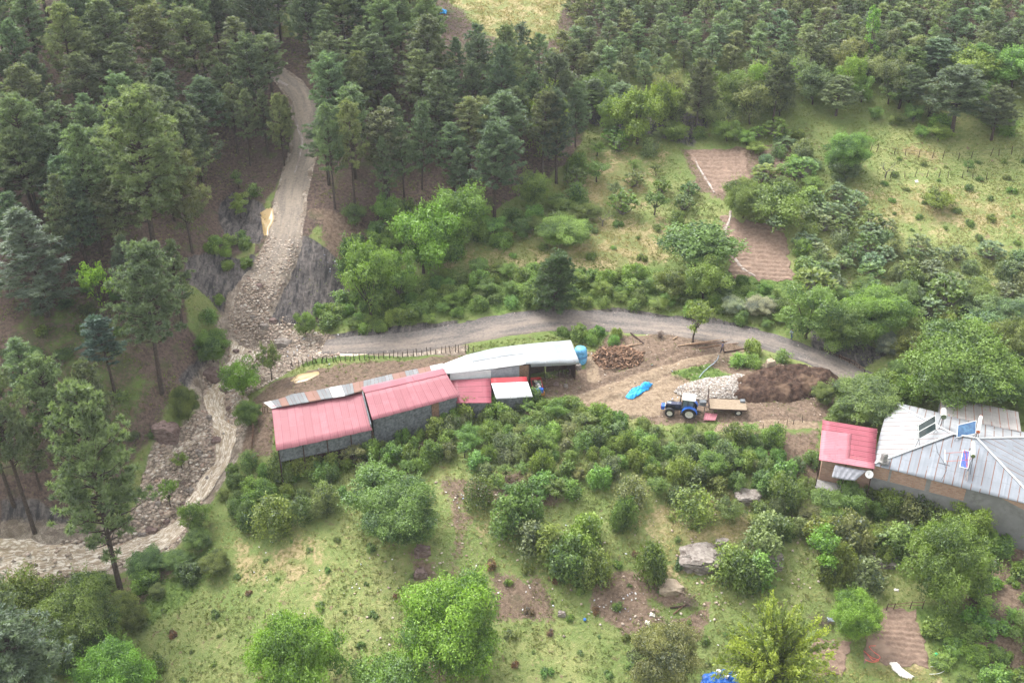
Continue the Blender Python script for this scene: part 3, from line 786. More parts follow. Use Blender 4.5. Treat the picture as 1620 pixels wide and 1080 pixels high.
def dims(pr):
    me = pr[1] or pr[0]
    co = np.empty(len(me.vertices) * 3, np.float32); me.vertices.foreach_get('co', co); co = co.reshape(-1, 3)
    return np.percentile(np.abs(co[:, :2]).max(1), 97) * 2, np.percentile(co[:, 2], 99.7)
PR = {
 'pine': [pine(14, .28, 3.6, 84, conic=.6), pine(15, .36, 3.3, 80, conic=.55), pine(13, .22, 3.8, 84, conic=.55), pine(15, .40, 3.5, 74, conic=.45), pine(14, .26, 3.0, 76, conic=.7), pine(13, .34, 4.0, 80, conic=.42)],
 'bigpine': [pine(15, .27, 4.2, 120, tuft=44, conic=.5, tl=.36), pine(15, .36, 4.0, 110, tuft=44, conic=.45, tl=.36)],
 'young': [pine(6, .04, 1.8, 34, tuft=16, conic=.6, tl=.42), pine(6, .05, 1.6, 32, tuft=16, conic=.75, tl=.42), pine(5.5, .03, 2.0, 34, tuft=16, conic=.5, tl=.42)],
 'cedar': [pine(12, .14, 3.2, 90, droop=.25, conic=.8, tl=.40, flat=True), pine(9, .45, 1.9, 60, droop=.12, conic=.7, tl=.36, flat=True)],
 'cypress': [pine(8, .03, 2.2, 190, tuft=26, conic=.42, tl=.30)],
 'poplar': [broad(12, 1.3, .08, 40, .3, 22)],
 'broad': [broad(7, 3.4, .16, 34), broad(7.5, 3.2, .14, 36, .25), broad(6.5, 3.6, .12, 34, .28, ragged=.45), broad(8, 3.3, .14, 40, .27)],
 'fine': [broad(7, 4.0, .12, 80, .18, 30, ragged=.4), broad(6.5, 3.9, .12, 76, .18, 30, ragged=.3)],
 'small': [broad(4.2, 1.8, .36, 18, .2, 30, ragged=.3), broad(4.5, 1.7, .34, 16, .2, 26, ragged=.5)],
 'shrub': [shrub(), shrub(2.6, 1.6, 16), shrub(2.2, 1.9, 15), shrub(2.8, 1.5, 11, spiky=.8, dens=34), shrub(2.5, 1.8, 9, spiky=1.0, dens=30), shrub(2.3, 1.7, 18, .2, spiky=.35)],
 'low': [shrub(.8, .7, 7, .14, 80, spiky=.3), shrub(.6, .8, 8, .14, 80, spiky=.7)],
 'fig': [rosette(), rosette(2.8, 1.6, 60), rosette(2.3, 2.0, 80)],
 'willow': [willow()],
 'bare': [bare_tree(), bare_tree(2.2)],
}
DIM = {k: [dims(p) for p in v] for k, v in PR.items()}
NAMES = {'pine': 'pine_tree', 'bigpine': 'pine_tree', 'young': 'young_pine_tree', 'cedar': 'cedar_tree', 'cypress': 'cypress_tree', 'poplar': 'poplar_tree',
         'broad': 'broadleaf_tree', 'fine': 'broadleaf_tree', 'small': 'small_tree', 'shrub': 'shrub', 'low': 'low_shrub', 'fig': 'fig_bush', 'willow': 'willow_tree', 'bare': 'bare_tree'}
CATS = {'pine': 'pine tree', 'bigpine': 'pine tree', 'young': 'pine tree', 'cedar': 'cedar tree', 'cypress': 'cypress tree', 'poplar': 'poplar tree',
        'broad': 'tree', 'fine': 'tree', 'small': 'tree', 'shrub': 'shrub', 'low': 'shrub', 'fig': 'bush', 'willow': 'willow tree', 'bare': 'bare tree'}
COL = {'pine': (.165, .215, .125), 'pinel': (.20, .255, .138), 'pined': (.125, .165, .105), 'bluish': (.11, .165, .135), 'green': (.135, .225, .055), 'bright': (.14, .255, .045),
       'lime': (.23, .36, .05), 'mid': (.115, .185, .058), 'dark': (.075, .125, .048), 'olive': (.145, .21, .062), 'grey': (.15, .195, .10), 'silver': (.22, .285, .265),
       'fig': (.15, .22, .12), 'yellow': (.33, .33, .04), 'willow': (.24, .33, .065), 'brown': (.17, .11, .07), 'fresh': (.155, .265, .072), 'rust': (.3, .17, .09)}
allveg = []
def plant(kind, xyz, W, H, colr='green', label=None, group=None, jit=.12, var=None, tilt=0.0):
    v = R.randrange(len(PR[kind])) if var is None else var
    tr, cr = PR[kind][v]; dw, dh = DIM[kind][v]
    nm = NAMES[kind]; rz = R.uniform(0, 6.28)
    c = COL[colr]; a = 1 + R.uniform(-jit, jit) * 1.6; b = 1 + R.uniform(-jit, jit)
    cc = (c[0] * a, c[1] * b * (1 + (a - 1) * .5), c[2] * b, 1)
    if kind in ('broad', 'fine', 'willow', 'small', 'shrub'): W = W * .86; H = H * .94
    sc = (W / dw, W / dw * R.uniform(.88, 1.12), H / dh)
    rot = (R.gauss(0, .02) + tilt, R.gauss(0, .03), rz)
    if tr is not None and cr is not None:
        o = empty(nm, xyz, 0)
        o.rotation_euler = rot; o.scale = sc
        a_ = link(tr, "trunk", o); b_ = link(cr, "crown", o); b_.color = cc
    else:
        o = link(cr or tr, nm, None, xyz); o.rotation_euler = rot; o.scale = sc; o.color = cc
    tag(o, label, CATS[kind], group)
    o['px'] = 0.0
    allveg.append([o, kind, colr, xyz, W, H, group, label])
    return o
def at_px(u, v, sink=.08):
    q = hp(u, v); q.z -= sink
    return q
def T_(kind, u, v, w, h, colr='green', label=None, group=None, var=None):
    """plant with its base at photo pixel (u, v), w px wide and h px tall there"""
    q = at_px(u, v); m = mpp(q)
    ang = math.atan2(CAMZ - q.z, q.y)
    W = w * m; H = max((h * m - .35 * W * math.sin(ang)) / math.cos(ang), .35 * W if kind not in ('low',) else .25 * W)
    return plant(kind, q, W, H, colr, label, group, var=var)

# ------------------------------------------------------------------ plants one by one
GP = "single pines"; GB = "broadleaf trees one by one"
for a in [
 ('bigpine',194,945,150,315,'pine','big leaning pine with long dark bare trunk at the edge of the grass slope',0),
 ('pine',55,842,110,270,'pine','pine with thin reddish bare trunk on the dark stream bank at the left edge',3),
 ('pine',22,800,100,230,'pinel','pine at the left edge just behind the thin reddish trunk',1),
 ('pine',100,745,120,190,'pinel','light green pine low on the shaded left bank beside the stream bend',5),
 ('pine',165,735,90,170,'pine','narrow pine beside the light green one above the stream bend',2),
 ('bigpine',256,622,135,235,'pine','wide pine on the left bank directly across the stream from the grey boulder',1),
 ('cedar',182,622,58,130,'bluish','small bluish cedar with a slim bare trunk in the green clearing',1),
 ('cedar',75,500,115,180,'bluish','large bluish drooping cedar left of the lime green sapling',0),
 ('pine',288,512,80,135,'pine','pine on top of the dark shale bank left of the debris flow',4),
 ('pine',215,500,75,130,'pined','dark pine just behind the lime green sapling',4),
 ('bigpine',248,418,165,275,'pinel','largest pine of the left hillside with open forked top',0),
 ('pine',60,340,130,195,'pine','wide flat topped pine at far left above the cedar',5),
 ('pine',18,345,90,160,'pined','dark pine touching the left edge beside the flat topped pine',1),
 ('pine',305,400,95,190,'pine','pine behind the largest left pine near the ravine',2),
 ('pine',160,400,110,200,'pine','full pine between the cedar and the largest left pine',0),
 ('pine',115,445,80,170,'pined','dark narrow pine directly behind the bluish cedar',4),
 ('pine',396,262,48,120,'pinel','slender pine with crooked trunk on bare brown soil left of the track',1),
 ('pine',376,243,50,110,'pinel','pine with crooked trunk furthest left on the bare brown soil',3),
 ('pine',424,246,46,105,'pine','thin pine between crooked pines on bare brown soil by the track',4),
 ('pine',450,262,48,115,'pinel','slim pine nearest the ravine track on bare brown soil',2),
 ('pine',457,240,40,90,'pine','short pine leaning over the ravine track',4),
 ('pine',530,330,62,165,'pinel','pine right of the ravine track with its trunk on bare soil',1),
 ('pine',562,332,62,170,'pinel','tall pine with a long straight trunk right of the ravine track',3),
 ('pine',612,336,46,120,'pinel','small light pine above the eroded bank',4),
 ('pine',640,318,60,130,'pine','pine behind the small light pine above the eroded bank',0),
 ('pine',668,300,60,140,'pine','pine standing left of the gap of bare slope in the middle forest',2),
 ('pine',728,322,60,95,'pine','short pine left of the big dark pine with two trunks',4),
 ('bigpine',782,348,112,160,'pined','big dark round pine with two bare trunks at the meadow edge',1),
 ('pine',856,292,75,150,'pined','dark pine with bare trunk beside the pale meadow',3),
 ('pine',880,290,75,150,'pined','dark pine leaning next to its twin beside the pale meadow',0),
 ('pine',910,232,60,95,'pine','pine above the dark ravine behind the pale meadow',2),
 ('bigpine',1100,208,72,115,'pined','dark ivy clad pine at left of the tree line above the upper field',0),
 ('bigpine',1222,196,72,110,'pined','dark old pine in the tree line above the upper field',1),
 ('bigpine',1435,182,68,80,'pined','dark old pine beside the hilltop pasture',0),
 ('bigpine',1505,215,125,115,'pined','wide dark pine clump at the top edge of the right pasture',1),
 ('bigpine',1568,222,80,90,'pined','dark pine above the fence of the right pasture',0),
 ('cypress',875,492,62,102,'dark','dark upright conifer standing alone beside the gravel road',0),
 ('poplar',1372,118,26,105,'fresh','tall narrow poplar rising over the young pine plantation',0),
]:
    T_(a[0], a[1], a[2], a[3] * (.74 if 'pine' in a[0] else 1), a[4], a[5], a[6], GP if 'pine' in CATS[a[0]] else None, a[7])
for a in [
 ('small',165,508,55,105,'lime','lime green sapling glowing among the dark pines on the left bank'),
 ('broad',1008,228,80,100,'green','bright round tree at the top end of the pale meadow'),
 ('broad',968,215,60,72,'green','lighter tree left of the bright round tree by the pale meadow'),
 ('broad',1045,205,62,92,'green','tree right of the bright round tree at the treeline'),
 ('broad',868,255,85,130,'green','light green broadleaf tree glowing behind the twin dark pines'),
 ('broad',845,330,60,70,'mid','broadleaf tree below the twin dark pines'),
 ('broad',1190,178,52,88,'fresh','pale broadleaf tree left in the line under the pine plantation'),
 ('broad',1235,172,52,82,'fresh','pale broadleaf tree second in the line under the pine plantation'),
 ('broad',1150,188,52,82,'mid','darker broadleaf tree right of the ivy clad pine'),
 ('broad',1285,165,55,72,'grey','greyish tree in the line under the pine plantation'),
 ('broad',1340,160,50,80,'fresh','light tree just left of the tall poplar'),
 ('broad',1405,165,62,85,'grey','greyish tree just right of the tall poplar'),
 ('broad',1530,140,85,75,'fresh','light tree above the dark pine clump at right'),
 ('broad',1600,140,80,75,'fresh','light tree at the right edge above the pasture'),
 ('broad',670,432,112,128,'bright','large bright tree with dark trunks right of the eroded bank'),
 ('broad',728,388,90,112,'green','darker large tree behind the large bright tree'),
 ('broad',588,500,95,135,'green','leafy tree between the shale slope and the roadside bushes'),
 ('broad',566,455,78,95,'mid','darker tree behind the leafy tree beside the shale slope'),
 ('broad',632,475,72,95,'green','leafy tree at left of the roadside thicket'),
 ('fine',890,385,90,55,'fresh','low spreading light green tree in the dry meadow'),
 ('broad',1222,358,118,88,'mid','dark round walnut tree between the two ploughed fields'),
 ('fine',1175,345,65,70,'olive','olive green round tree left of the dark round tree between fields'),
 ('fine',1333,275,76,78,'fresh','round light tree on the pasture above the orchard'),
 ('broad',1330,290,52,45,'dark','dark bushy tree under the round light tree on the pasture'),
 ('broad',1100,428,135,98,'mid','dense round tree left of the main ploughed field'),
 ('broad',1112,472,78,76,'green','bright round tree below the dense one left of the ploughed field'),
 ('broad',1062,470,70,60,'mid','small round tree in front of the dry meadow'),
 ('broad',1275,535,98,105,'mid','dark round tree overhanging the bend of the gravel road'),
 ('fine',1328,548,88,82,'green','rounded tree overhanging the road right of the dark round one'),
 ('fine',1378,535,100,92,'green','broad tree behind the overhanging roadside trees'),
 ('fine',1512,642,178,150,'green','very large round tree behind the grey metal roof'),
 ('fine',1366,655,118,72,'olive','feathery tree directly behind the pink roofed annex'),
 ('fine',1590,580,90,90,'mid','tree at the right edge behind the very large round tree'),
 ('fine',1606,640,80,70,'green','tree at the right edge behind the metal roofed house'),
 ('small',1096,542,62,78,'green','small round tree with a thin straight trunk beside the gravel road'),
 ('fine',640,858,128,112,'mid','dark green round tree on the grass below the thicket'),
 ('broad',600,810,100,90,'green','bushy tree between the barn thicket and the dark round tree'),
 ('fine',722,1060,160,165,'bright','brilliant green tree in the foreground middle'),
 ('fine',488,1108,150,165,'bright','brilliant green tree cut by the bottom edge at left centre'),
 ('fine',615,1150,175,130,'bright','low bright tree cut by the bottom edge below the brilliant green one'),
 ('fine',1494,952,135,155,'green','large round tree in front of the grey plastered house wall'),
 ('broad',1530,850,70,70,'bright','bright bush against the grey plastered wall'),
 ('small',1296,912,68,90,'bright','small feathery tree with a thin bent trunk below the thicket'),
 ('willow',1222,1078,185,165,'willow','spreading yellow green willow like tree with arching branches'),
 ('fine',1040,1098,115,125,'grey','grey green tree beside the blue tarpaulin at the bottom'),
 ('fine',1350,1005,80,78,'bright','bright leafy tree left of the garden plot'),
 ('broad',385,626,66,72,'bright','bright round tree beside the debris at the stream fork'),
 ('small',430,602,44,72,'mid','darker tree leaning beside the bright one at the stream fork'),
 ('fine',396,672,44,50,'green','rounded bush tree beside the stream below the fork'),
 ('broad',484,530,36,46,'green','small tree on the collapsing edge of the road'),
 ('fine',338,572,58,60,'green','bushy tree on the left bank opposite the stream fork'),
 ('fine',298,665,48,66,'mid','dark leafy tree on the left bank halfway down the stream'),
 ('small',270,802,40,52,'green','small tree growing in the middle of the debris field'),
 ('small',288,742,28,34,'green','tiny tree on the island between the stream arms'),
 ('broad',312,842,55,64,'green','leaning tree on the right edge of the debris field'),
 ('fine',345,905,50,40,'mid','low tree where grass meets the debris field'),
 ('broad',45,1000,110,110,'green','broad leaf tree on the near bank at bottom left'),
 ('fine',150,1030,120,130,'olive','olive green tree in the bottom left corner group'),
 ('fine',190,1110,120,110,'bright','bright tree with pale blossoms at the bottom left'),
 ('bigpine',45,1150,140,190,'pine','near pine filling the bottom left corner'),
 ('fine',150,940,60,40,'mid','dark shrubby tree under the big leaning pine'),
 ('fine',235,905,70,50,'mid','shrubby tree right of the bare leaning trunk'),
 ('broad',1480,330,56,40,'green','flat topped lone tree in the right pasture'),
 ('fine',1400,560,42,42,'silver','round silvery bush right of the road bend'),
 ('fine',1160,495,40,32,'silver','silvery bush left of the pair beside the road'),
 ('fine',1198,495,52,34,'silver','larger silvery bush of the pair beside the road'),
 ('bare',953,358,30,28,'brown','leafless grey shrub on the dry meadow'),
 ('bare',1400,280,30,28,'brown','leafless dark tree on the pasture fence line'),
 ('small',1530,272,22,24,'mid','tiny lone tree in the middle of the right pasture'),
 ('fine',480,1000,0.01,0.01,'mid',''),
]:
    if a[3] > 1: T_(a[0], a[1], a[2], a[3], a[4], a[5], a[6], 'leafless shrubs' if a[0] == 'bare' else None)

LM = [(430,345,'yellow puddle'),(480,150,'top of the track'),(484,230,'middle of the ravine track'),(460,310,'lower end of the track'),(440,450,'stony debris chute'),(385,625,'round tree at the stream fork'),(350,690,'stream rapids'),(250,810,'debris field'),
 (190,940,'big leaning pine'),(60,480,'large bluish cedar'),(165,480,'lime green sapling'),(182,600,'slim bluish cedar'),(250,400,'largest left pine'),(60,330,'flat topped pine'),(500,670,'lower pink barn roof'),(650,620,'upper pink barn roof'),(780,620,'white lean-to roof'),
 (860,560,'grey open shed'),(918,560,'blue water tank'),(980,565,'firewood heap'),(1010,620,'blue tarpaulin'),(1080,640,'blue tractor'),(1150,645,'flatbed trailer'),(1250,610,'manure heap'),(1095,540,'small road tree'),(875,490,'dark upright conifer'),(670,430,'large bright tree'),
 (590,490,'leafy tree by the shale slope'),(782,348,'big dark round pine'),(868,290,'twin dark pines'),(1008,228,'bright round meadow tree'),(1372,112,'tall poplar'),(1200,400,'main ploughed field'),(1130,265,'upper ploughed field'),(1100,200,'ivy clad pine'),(1222,190,'dark old treeline pine'),
 (1333,275,'round light pasture tree'),(1480,330,'flat topped pasture tree'),(1505,215,'wide dark pine clump'),(1222,340,'dark round tree between fields'),(1100,420,'dense tree left of the field'),(1275,530,'dark tree at the road bend'),(1378,530,'broad roadside tree'),(1340,700,'pink annex'),
 (1500,700,'grey hipped roof'),(1590,820,'grey plastered wall'),(1512,610,'very large round tree'),(1378,630,'feathery tree behind the annex'),(1112,890,'layered rock outcrop'),(1217,890,'cracked boulder'),(1184,790,'flat rock slab'),(1296,890,'small feathery tree'),(1205,1020,'willow like tree'),
 (722,1000,'brilliant green tree'),(640,830,'dark round tree on the grass'),(488,1050,'bright tree at the bottom edge'),(1415,1010,'garden plot'),(1490,900,'large tree before the house wall'),(790,50,'far straw coloured meadow'),(953,355,'leafless meadow shrub'),(890,380,'low spreading meadow tree'),
 (1400,275,'leafless pasture tree'),(560,250,'tall straight pine by the track'),(622,45,'distant shed'),(980,970,'dark rubbish patch'),(1435,160,'dark pine by the hilltop pasture'),(1180,480,'silvery bushes'),(1530,140,'light tree above the pasture'),(740,790,'bare earth path'),(60,1050,'near pine in the corner'),(45,950,'broadleaf tree at the left corner')]
USED = set()
TONEW = {'rr': 'reddish', 'rg': 'grey', 'pine': 'grey green', 'pinel': 'lighter green', 'pined': 'dark', 'bluish': 'bluish', 'green': 'green', 'bright': 'bright green', 'mid': 'deep green', 'dark': 'dark green', 'olive': 'olive', 'grey': 'greyish', 'silver': 'silvery', 'fig': 'grey leaved', 'fresh': 'fresh green', 'brown': 'brownish', 'yellow': 'yellow', 'lime': 'lime'}
def noun_of(l):
    for n in ('young pine', 'pine', 'orchard bush', 'roadside bush', 'undergrowth bush', 'fruit tree', 'tussock', 'tuft', 'garden shrub', 'shrub', 'bush', 'tree'):
        if n in l: return n
    return 'bush'
def auto_labels(items, cols, noun):
    """items: (.., W, H, u, v); a look and place phrase for each plant"""
    Hs = np.array([i[5] for i in items]); q1, q2 = np.quantile(Hs, [.3, .75]) if len(items) > 3 else (0, 99)
    out = []
    for i, c in zip(items, cols):
        u, v = i[6], i[7]; near_ = sorted(LM, key=lambda l: (l[0] - u) ** 2 + ((l[1] - v) * 1.3) ** 2)[:4]
        size = 'small' if i[5] < q1 else ('tall' if i[5] > q2 else 'mid sized')
        shp = {'shrub': 'clumped ', 'fig': 'open ', 'fine': 'feathery ', 'broad': 'round ', 'small': 'slim '}.get(i[3], '') if noun != 'upright clumped shrub' else ''
        for k, best in enumerate(near_):
            du, dv = u - best[0], v - best[1]; d = math.hypot(du, dv)
            if abs(du) > 2.2 * abs(dv): rel = 'left of' if du < 0 else 'right of'
            elif abs(dv) > 2.2 * abs(du): rel = 'above' if dv < 0 else 'below'
            else: rel = ('above' if dv < 0 else 'below') + (' and left of' if du < 0 else ' and right of')
            far = 'just ' if d < 38 else ('' if d < 80 else 'well ')
            lb = f"{size} {TONEW.get(c, 'green')} {shp}{noun} {far}{rel} the {best[2]}"
            if k == 0: first = lb
            if lb not in USED and d < 200: break
        else: lb = first
        USED.add(lb); out.append(lb)
    grp = {}
    for i, l in enumerate(out): grp.setdefault(l, []).append(i)
    for l, ii in grp.items():
        if len(ii) == 1: continue
        ii.sort(key=lambda i: items[i][6]); n = len(ii)
        if n <= 3:
            for k, i in enumerate(ii): out[i] = (['left', 'right'] if n == 2 else ['leftmost', 'middle', 'rightmost'])[k] + ' ' + l
        else:
            nr = max(ii[1:-1], key=lambda i: items[i][7]); fr_ = min([i for i in ii[1:-1] if i != nr], key=lambda i: items[i][7])
            out[ii[0]] = 'leftmost ' + l; out[ii[-1]] = 'rightmost ' + l; out[nr] = 'nearest ' + l; out[fr_] = 'farthest ' + l
            for i in ii[1:-1]:
                if i not in (nr, fr_): out[i] = 'other ' + l
    for i, l in enumerate(out):
        if len(l.split()) > 16: l = l.replace('mid sized ', '')
        if len(l.split()) > 16: l = l.replace('clumped ', '').replace('feathery ', '').replace('round ', '', 1)
        if len(l.split()) > 16: l = l.replace(' and ', ' ').replace('well ', '')
        out[i] = l
    return out
# ---- scattered plants
keep = [(stream_w, np.array(STREAM_W) + 2.2), (ravine_w, np.array(RAVINE_W) + 1.0), (road_w, np.array(ROAD_W) + .6)]
NO_PX = [YARD_PX, DEBRIS_PX, [(680,-30),(908,-30),(885,78),(830,92),(740,88)], [(1140,340),(1245,360),(1262,445),(1150,442)], [(1083,232),(1180,232),(1160,300),(1130,312)], [(1380,955),(1450,965),(1478,1055),(1360,1055)], [(1290,1005),(1350,1012),(1340,1070),(1270,1064)],
         [(395,640),(440,600),(560,575),(740,548),(910,535),(930,600),(850,640),(730,650),(600,690),(470,730),(415,730)], [(1290,690),(1390,640),(1640,620),(1660,860),(1560,830),(1290,765)]]
NO_W = [wpts(p) for p in NO_PX]
def allowed(x, y, no=True):
    ok = np.ones(x.shape, bool)
    for l, w in keep:
        d, ww = line_d(l, x, y, w); ok &= d > ww
    if no:
        for p in NO_W: ok &= poly_sd(p, x, y) < 0
    return ok
def scatter(px, spacing, seed, soft=0, thin=0.0, no=True, thin_sc=9):
    pw = wpts(px); rr = np.random.default_rng(seed)
    lo, hi = pw.min(0), pw.max(0)
    n = int((hi - lo).prod() / spacing ** 2 * 6) + 20
    c = rr.uniform(lo, hi, (n, 2)); s = poly_sd(pw, c[:, 0], c[:, 1])
    c = c[s > soft]; c = c[allowed(c[:, 0], c[:, 1], no)]
    if thin: c = c[fbm(c[:, 0], c[:, 1], thin_sc, 3, seed) > thin - .5]
    out = []; grid = {}
    for x, y in c:
        gx, gy = int(x // spacing), int(y // spacing); good = True
        for i in (-1, 0, 1):
            for j in (-1, 0, 1):
                for (qx, qy) in grid.get((gx + i, gy + j), ()):
                    if (qx - x) ** 2 + (qy - y) ** 2 < spacing ** 2: good = False; break
                if not good: break
            if not good: break
        if good: grid.setdefault((gx, gy), []).append((x, y)); out.append((x, y))
    return np.array(out)
placed = [(v[3][0], v[3][1], v[4]) for v in allveg]
def far_from(x, y, k=.35):
    for (a, b, w) in placed:
        if (a - x) ** 2 + (b - y) ** 2 < (k * w) ** 2: return False
    return True
def fill(px, spacing, seed, kinds, sizes, cols, label, group, thin=0.0, hw=(1.0, 1.0), no=True, lim=None, kk=.35, thin_sc=9):
    pts = scatter(px, spacing, seed, 0, thin, no, thin_sc)
    items = []
    for (x, y) in pts:
        if not far_from(x, y, kk): continue
        z = float(interp(x, y)); u, v = proj(x, y, z)
        k = R.choice(kinds); W = R.uniform(*sizes) ; H = W * R.uniform(*hw)
        m = mpp((x, y, z))
        if u < -W / m * .5 or u > 1620 + W / m * .5 or v < -2 or v - H / m > 1085: continue
        items.append((x, y, z, k, W, H, u, v))
    items.sort(key=lambda i: i[1])
    if lim: items = items[:lim]
    if not items: return
    cl = [R.choice(cols) for _ in items]
    lbs = auto_labels(items, cl, noun_of(label))
    for i, (x, y, z, k, W, H, u, v) in enumerate(items):
        plant(k, (x, y, z - .08), W, H, cl[i], lbs[i], group)
def pfill(px, spacing, seed, hs, cols, label, group, thin=0, kinds=('pine',), wr=(.38, .54), lim=None):
    pts = scatter(px, spacing, seed, 0, thin)
    items = []
    for (x, y) in pts:
        if not far_from(x, y, .28): continue
        z = float(interp(x, y)); u, v = proj(x, y, z); H = R.uniform(*hs); W = H * R.uniform(*wr); m = mpp((x, y, z))
        if u < -W / m * .5 or u > 1620 + W / m * .5 or v < -8: continue
        items.append((x, y, z, R.choice(kinds), W, H, u, v))
    items.sort(key=lambda i: i[1])
    if lim and len(items) > lim: rest = items[lim:]; items = items[:lim]
    else: rest = []
    cl = [R.choice(cols) for _ in items]
    lbs = auto_labels(items, cl, noun_of(label)) if items else []
    for i, (x, y, z, k, W, H, u, v) in enumerate(items):
        plant(k, (x, y, z - .1), W, H, cl[i], lbs[i], group)
    return rest
P3 = ('pine', 'pine', 'pinel', 'pined')
pfill([(-40,-40),(440,-40),(448,100),(462,150),(440,200),(350,200),(330,300),(290,400),(180,440),(-60,450)], 4.3, 101, (9.5, 16), P3, "grey green pine in the dense forest left of the ravine track", "pines of the left hillside forest")
pfill([(490,150),(478,90),(450,-30),(590,-30),(680,20),(700,100),(760,165),(850,195),(935,205),(900,240),(830,280),(700,330),(640,310),(530,315),(498,240)], 4.1, 102, (9, 15.5), P3, "grey green pine in the forest between ravine track and meadow", "pines of the middle forest")
pfill([(-60,580),(60,600),(110,700),(60,800),(-60,760)], 6.5, 103, (9, 12), ('pinel', 'pine'), "pine on the low left bank near the stream bend", "pines of the low left bank")
pfill([(745,150),(735,100),(850,98),(900,98),(945,150),(935,195),(850,188)], 2.9, 105, (4.5, 7.5), ('pine', 'pinel', 'pined'), "young pine below the straw coloured meadow", "young pines below the far meadow", kinds=('young',), wr=(.55, .75))
rest = pfill([(890,112),(905,70),(912,-40),(1000,-60),(1700,-60),(1700,110),(1590,110),(1350,125),(1250,105),(1100,120),(1000,150),(930,150)], 2.75, 104, (4.6, 6.6), ('pine', 'pinel', 'pinel'), "bushy young pine of the dense plantation on the upper right hillside", "young pines of the upper right plantation", kinds=('young',), wr=(.62, .8), lim=295)
def mass(items, kind, name, label, colr, mat, keepf=.75):
    """one uncountable mass of plants: items (x, y, z, W, H)"""
    Vs, Ts = [], []; arrs = []
    for tr, cr in PR[kind]:
        co = np.empty(len(cr.vertices) * 3, np.float32); cr.vertices.foreach_get('co', co)
        tn = np.empty(len(cr.polygons), np.float32); cr.attributes['tone'].data.foreach_get('value', tn)
        arrs.append((co.reshape(-1, 4, 3), tn))
    for (x, y, z, W, H) in items:
        i = R.randrange(len(arrs)); co, tn = arrs[i]; dw, dh = DIM[kind][i]
        pick = rng.random(len(tn)) < keepf
        c = co[pick] * [W / dw, W / dw, H / dh]; a = R.uniform(0, 6.28)
        c = np.stack([c[..., 0] * math.cos(a) - c[..., 1] * math.sin(a) + x, c[..., 0] * math.sin(a) + c[..., 1] * math.cos(a) + y, c[..., 2] + z], -1)
        Vs.append(c.reshape(-1, 3)); Ts.append(tn[pick] * .7 + R.uniform(0, .3))
    V = np.vstack(Vs); o_ = link(crown_mesh(name, V, np.arange(len(V)).reshape(-1, 4), np.concatenate(Ts), mat), name)
    o_.color = (*COL[colr], 1)
    tag(o_, label, "woodland", None, 'stuff')
if rest: mass([(x, y, z, W, H) for (x, y, z, k, W, H, u, v) in rest], 'young', "far_pine_plantation", "dense mass of distant young pines along the top right edge", 'pine', NEEDLE)
# woodland and scrub that carries on past both sides of the view
def side_points(n, seed, left, gap):
    rr = np.random.default_rng(seed); out = []
    for _ in range(n * 60):
        if len(out) >= n: break
        y = rr.uniform(70, 215); e = (y * cP + 70 * sP) * 810 / FPX + 3.5; x = (e + rr.uniform(0, 42)) * (-1 if left else 1); z = float(interp(x, y))
        if all((x - a) ** 2 + (y - b) ** 2 > gap ** 2 for a, b, *_ in out) and allowed_pt(x, y): out.append((x, y, z - .1))
    return out
def allowed_pt(x, y):
    d, w = line_d(stream_w, np.array([x]), np.array([y]), STREAM_W); d2 = line_d(road_w, np.array([x]), np.array([y])); return d[0] > w[0] + 3 and d2[0] > 4
G_, D_ = 'green', 'mid'
fill([(560,700),(620,650),(740,640),(840,640),(960,655),(1060,690),(1200,690),(1215,720),(1190,760),(1000,745),(900,790),(800,790),(740,740),(690,735),(620,760),(560,770)], 1.5, 201, ['shrub'] * 6 + ['small', 'broad'], (1.7, 3.3), [D_, G_, G_, 'olive', 'grey', 'fresh'],
     "leafy shrub in the dense thicket below the pink roofed barn and tractor", "shrubs of the thicket below the barn", hw=(.75, 1.0), kk=.15)
fill([(345,800),(360,750),(430,725),(500,735),(560,740),(560,800),(520,790),(470,800),(400,830)], 1.7, 202, ['shrub'], (1.7, 3.2), [D_, G_, 'olive'], "leafy shrub in the thicket left of the barn corner", "shrubs left of the barn corner", hw=(.7, 1.0), kk=.15)
fill([(500,505),(560,460),(640,440),(760,430),(960,440),(1060,450),(1150,440),(1230,470),(1250,520),(1130,508),(990,490),(860,492),(800,490),(740,512),(640,530),(530,525)], 1.8, 203, ['shrub', 'shrub', 'broad'], (1.8, 3.8), [G_, G_, 'fresh', D_, 'olive'],
     "leafy roadside bush on the slope above the gravel road", "bushes above the gravel road", hw=(.6, .8), thin=.12, kk=.2)
fill([(1010,720),(1200,700),(1290,730),(1400,760),(1560,830),(1560,870),(1430,900),(1330,860),(1200,860),(1120,800),(1030,790)], 2.0, 204, ['shrub', 'shrub', 'broad'], (1.8, 4.0), [D_, 'grey', 'dark', 'olive', G_],
     "grey green shrub in the thicket below the metal roofed house", "shrubs below the metal roofed house", hw=(.75, 1.0), thin=.12, kk=.2)
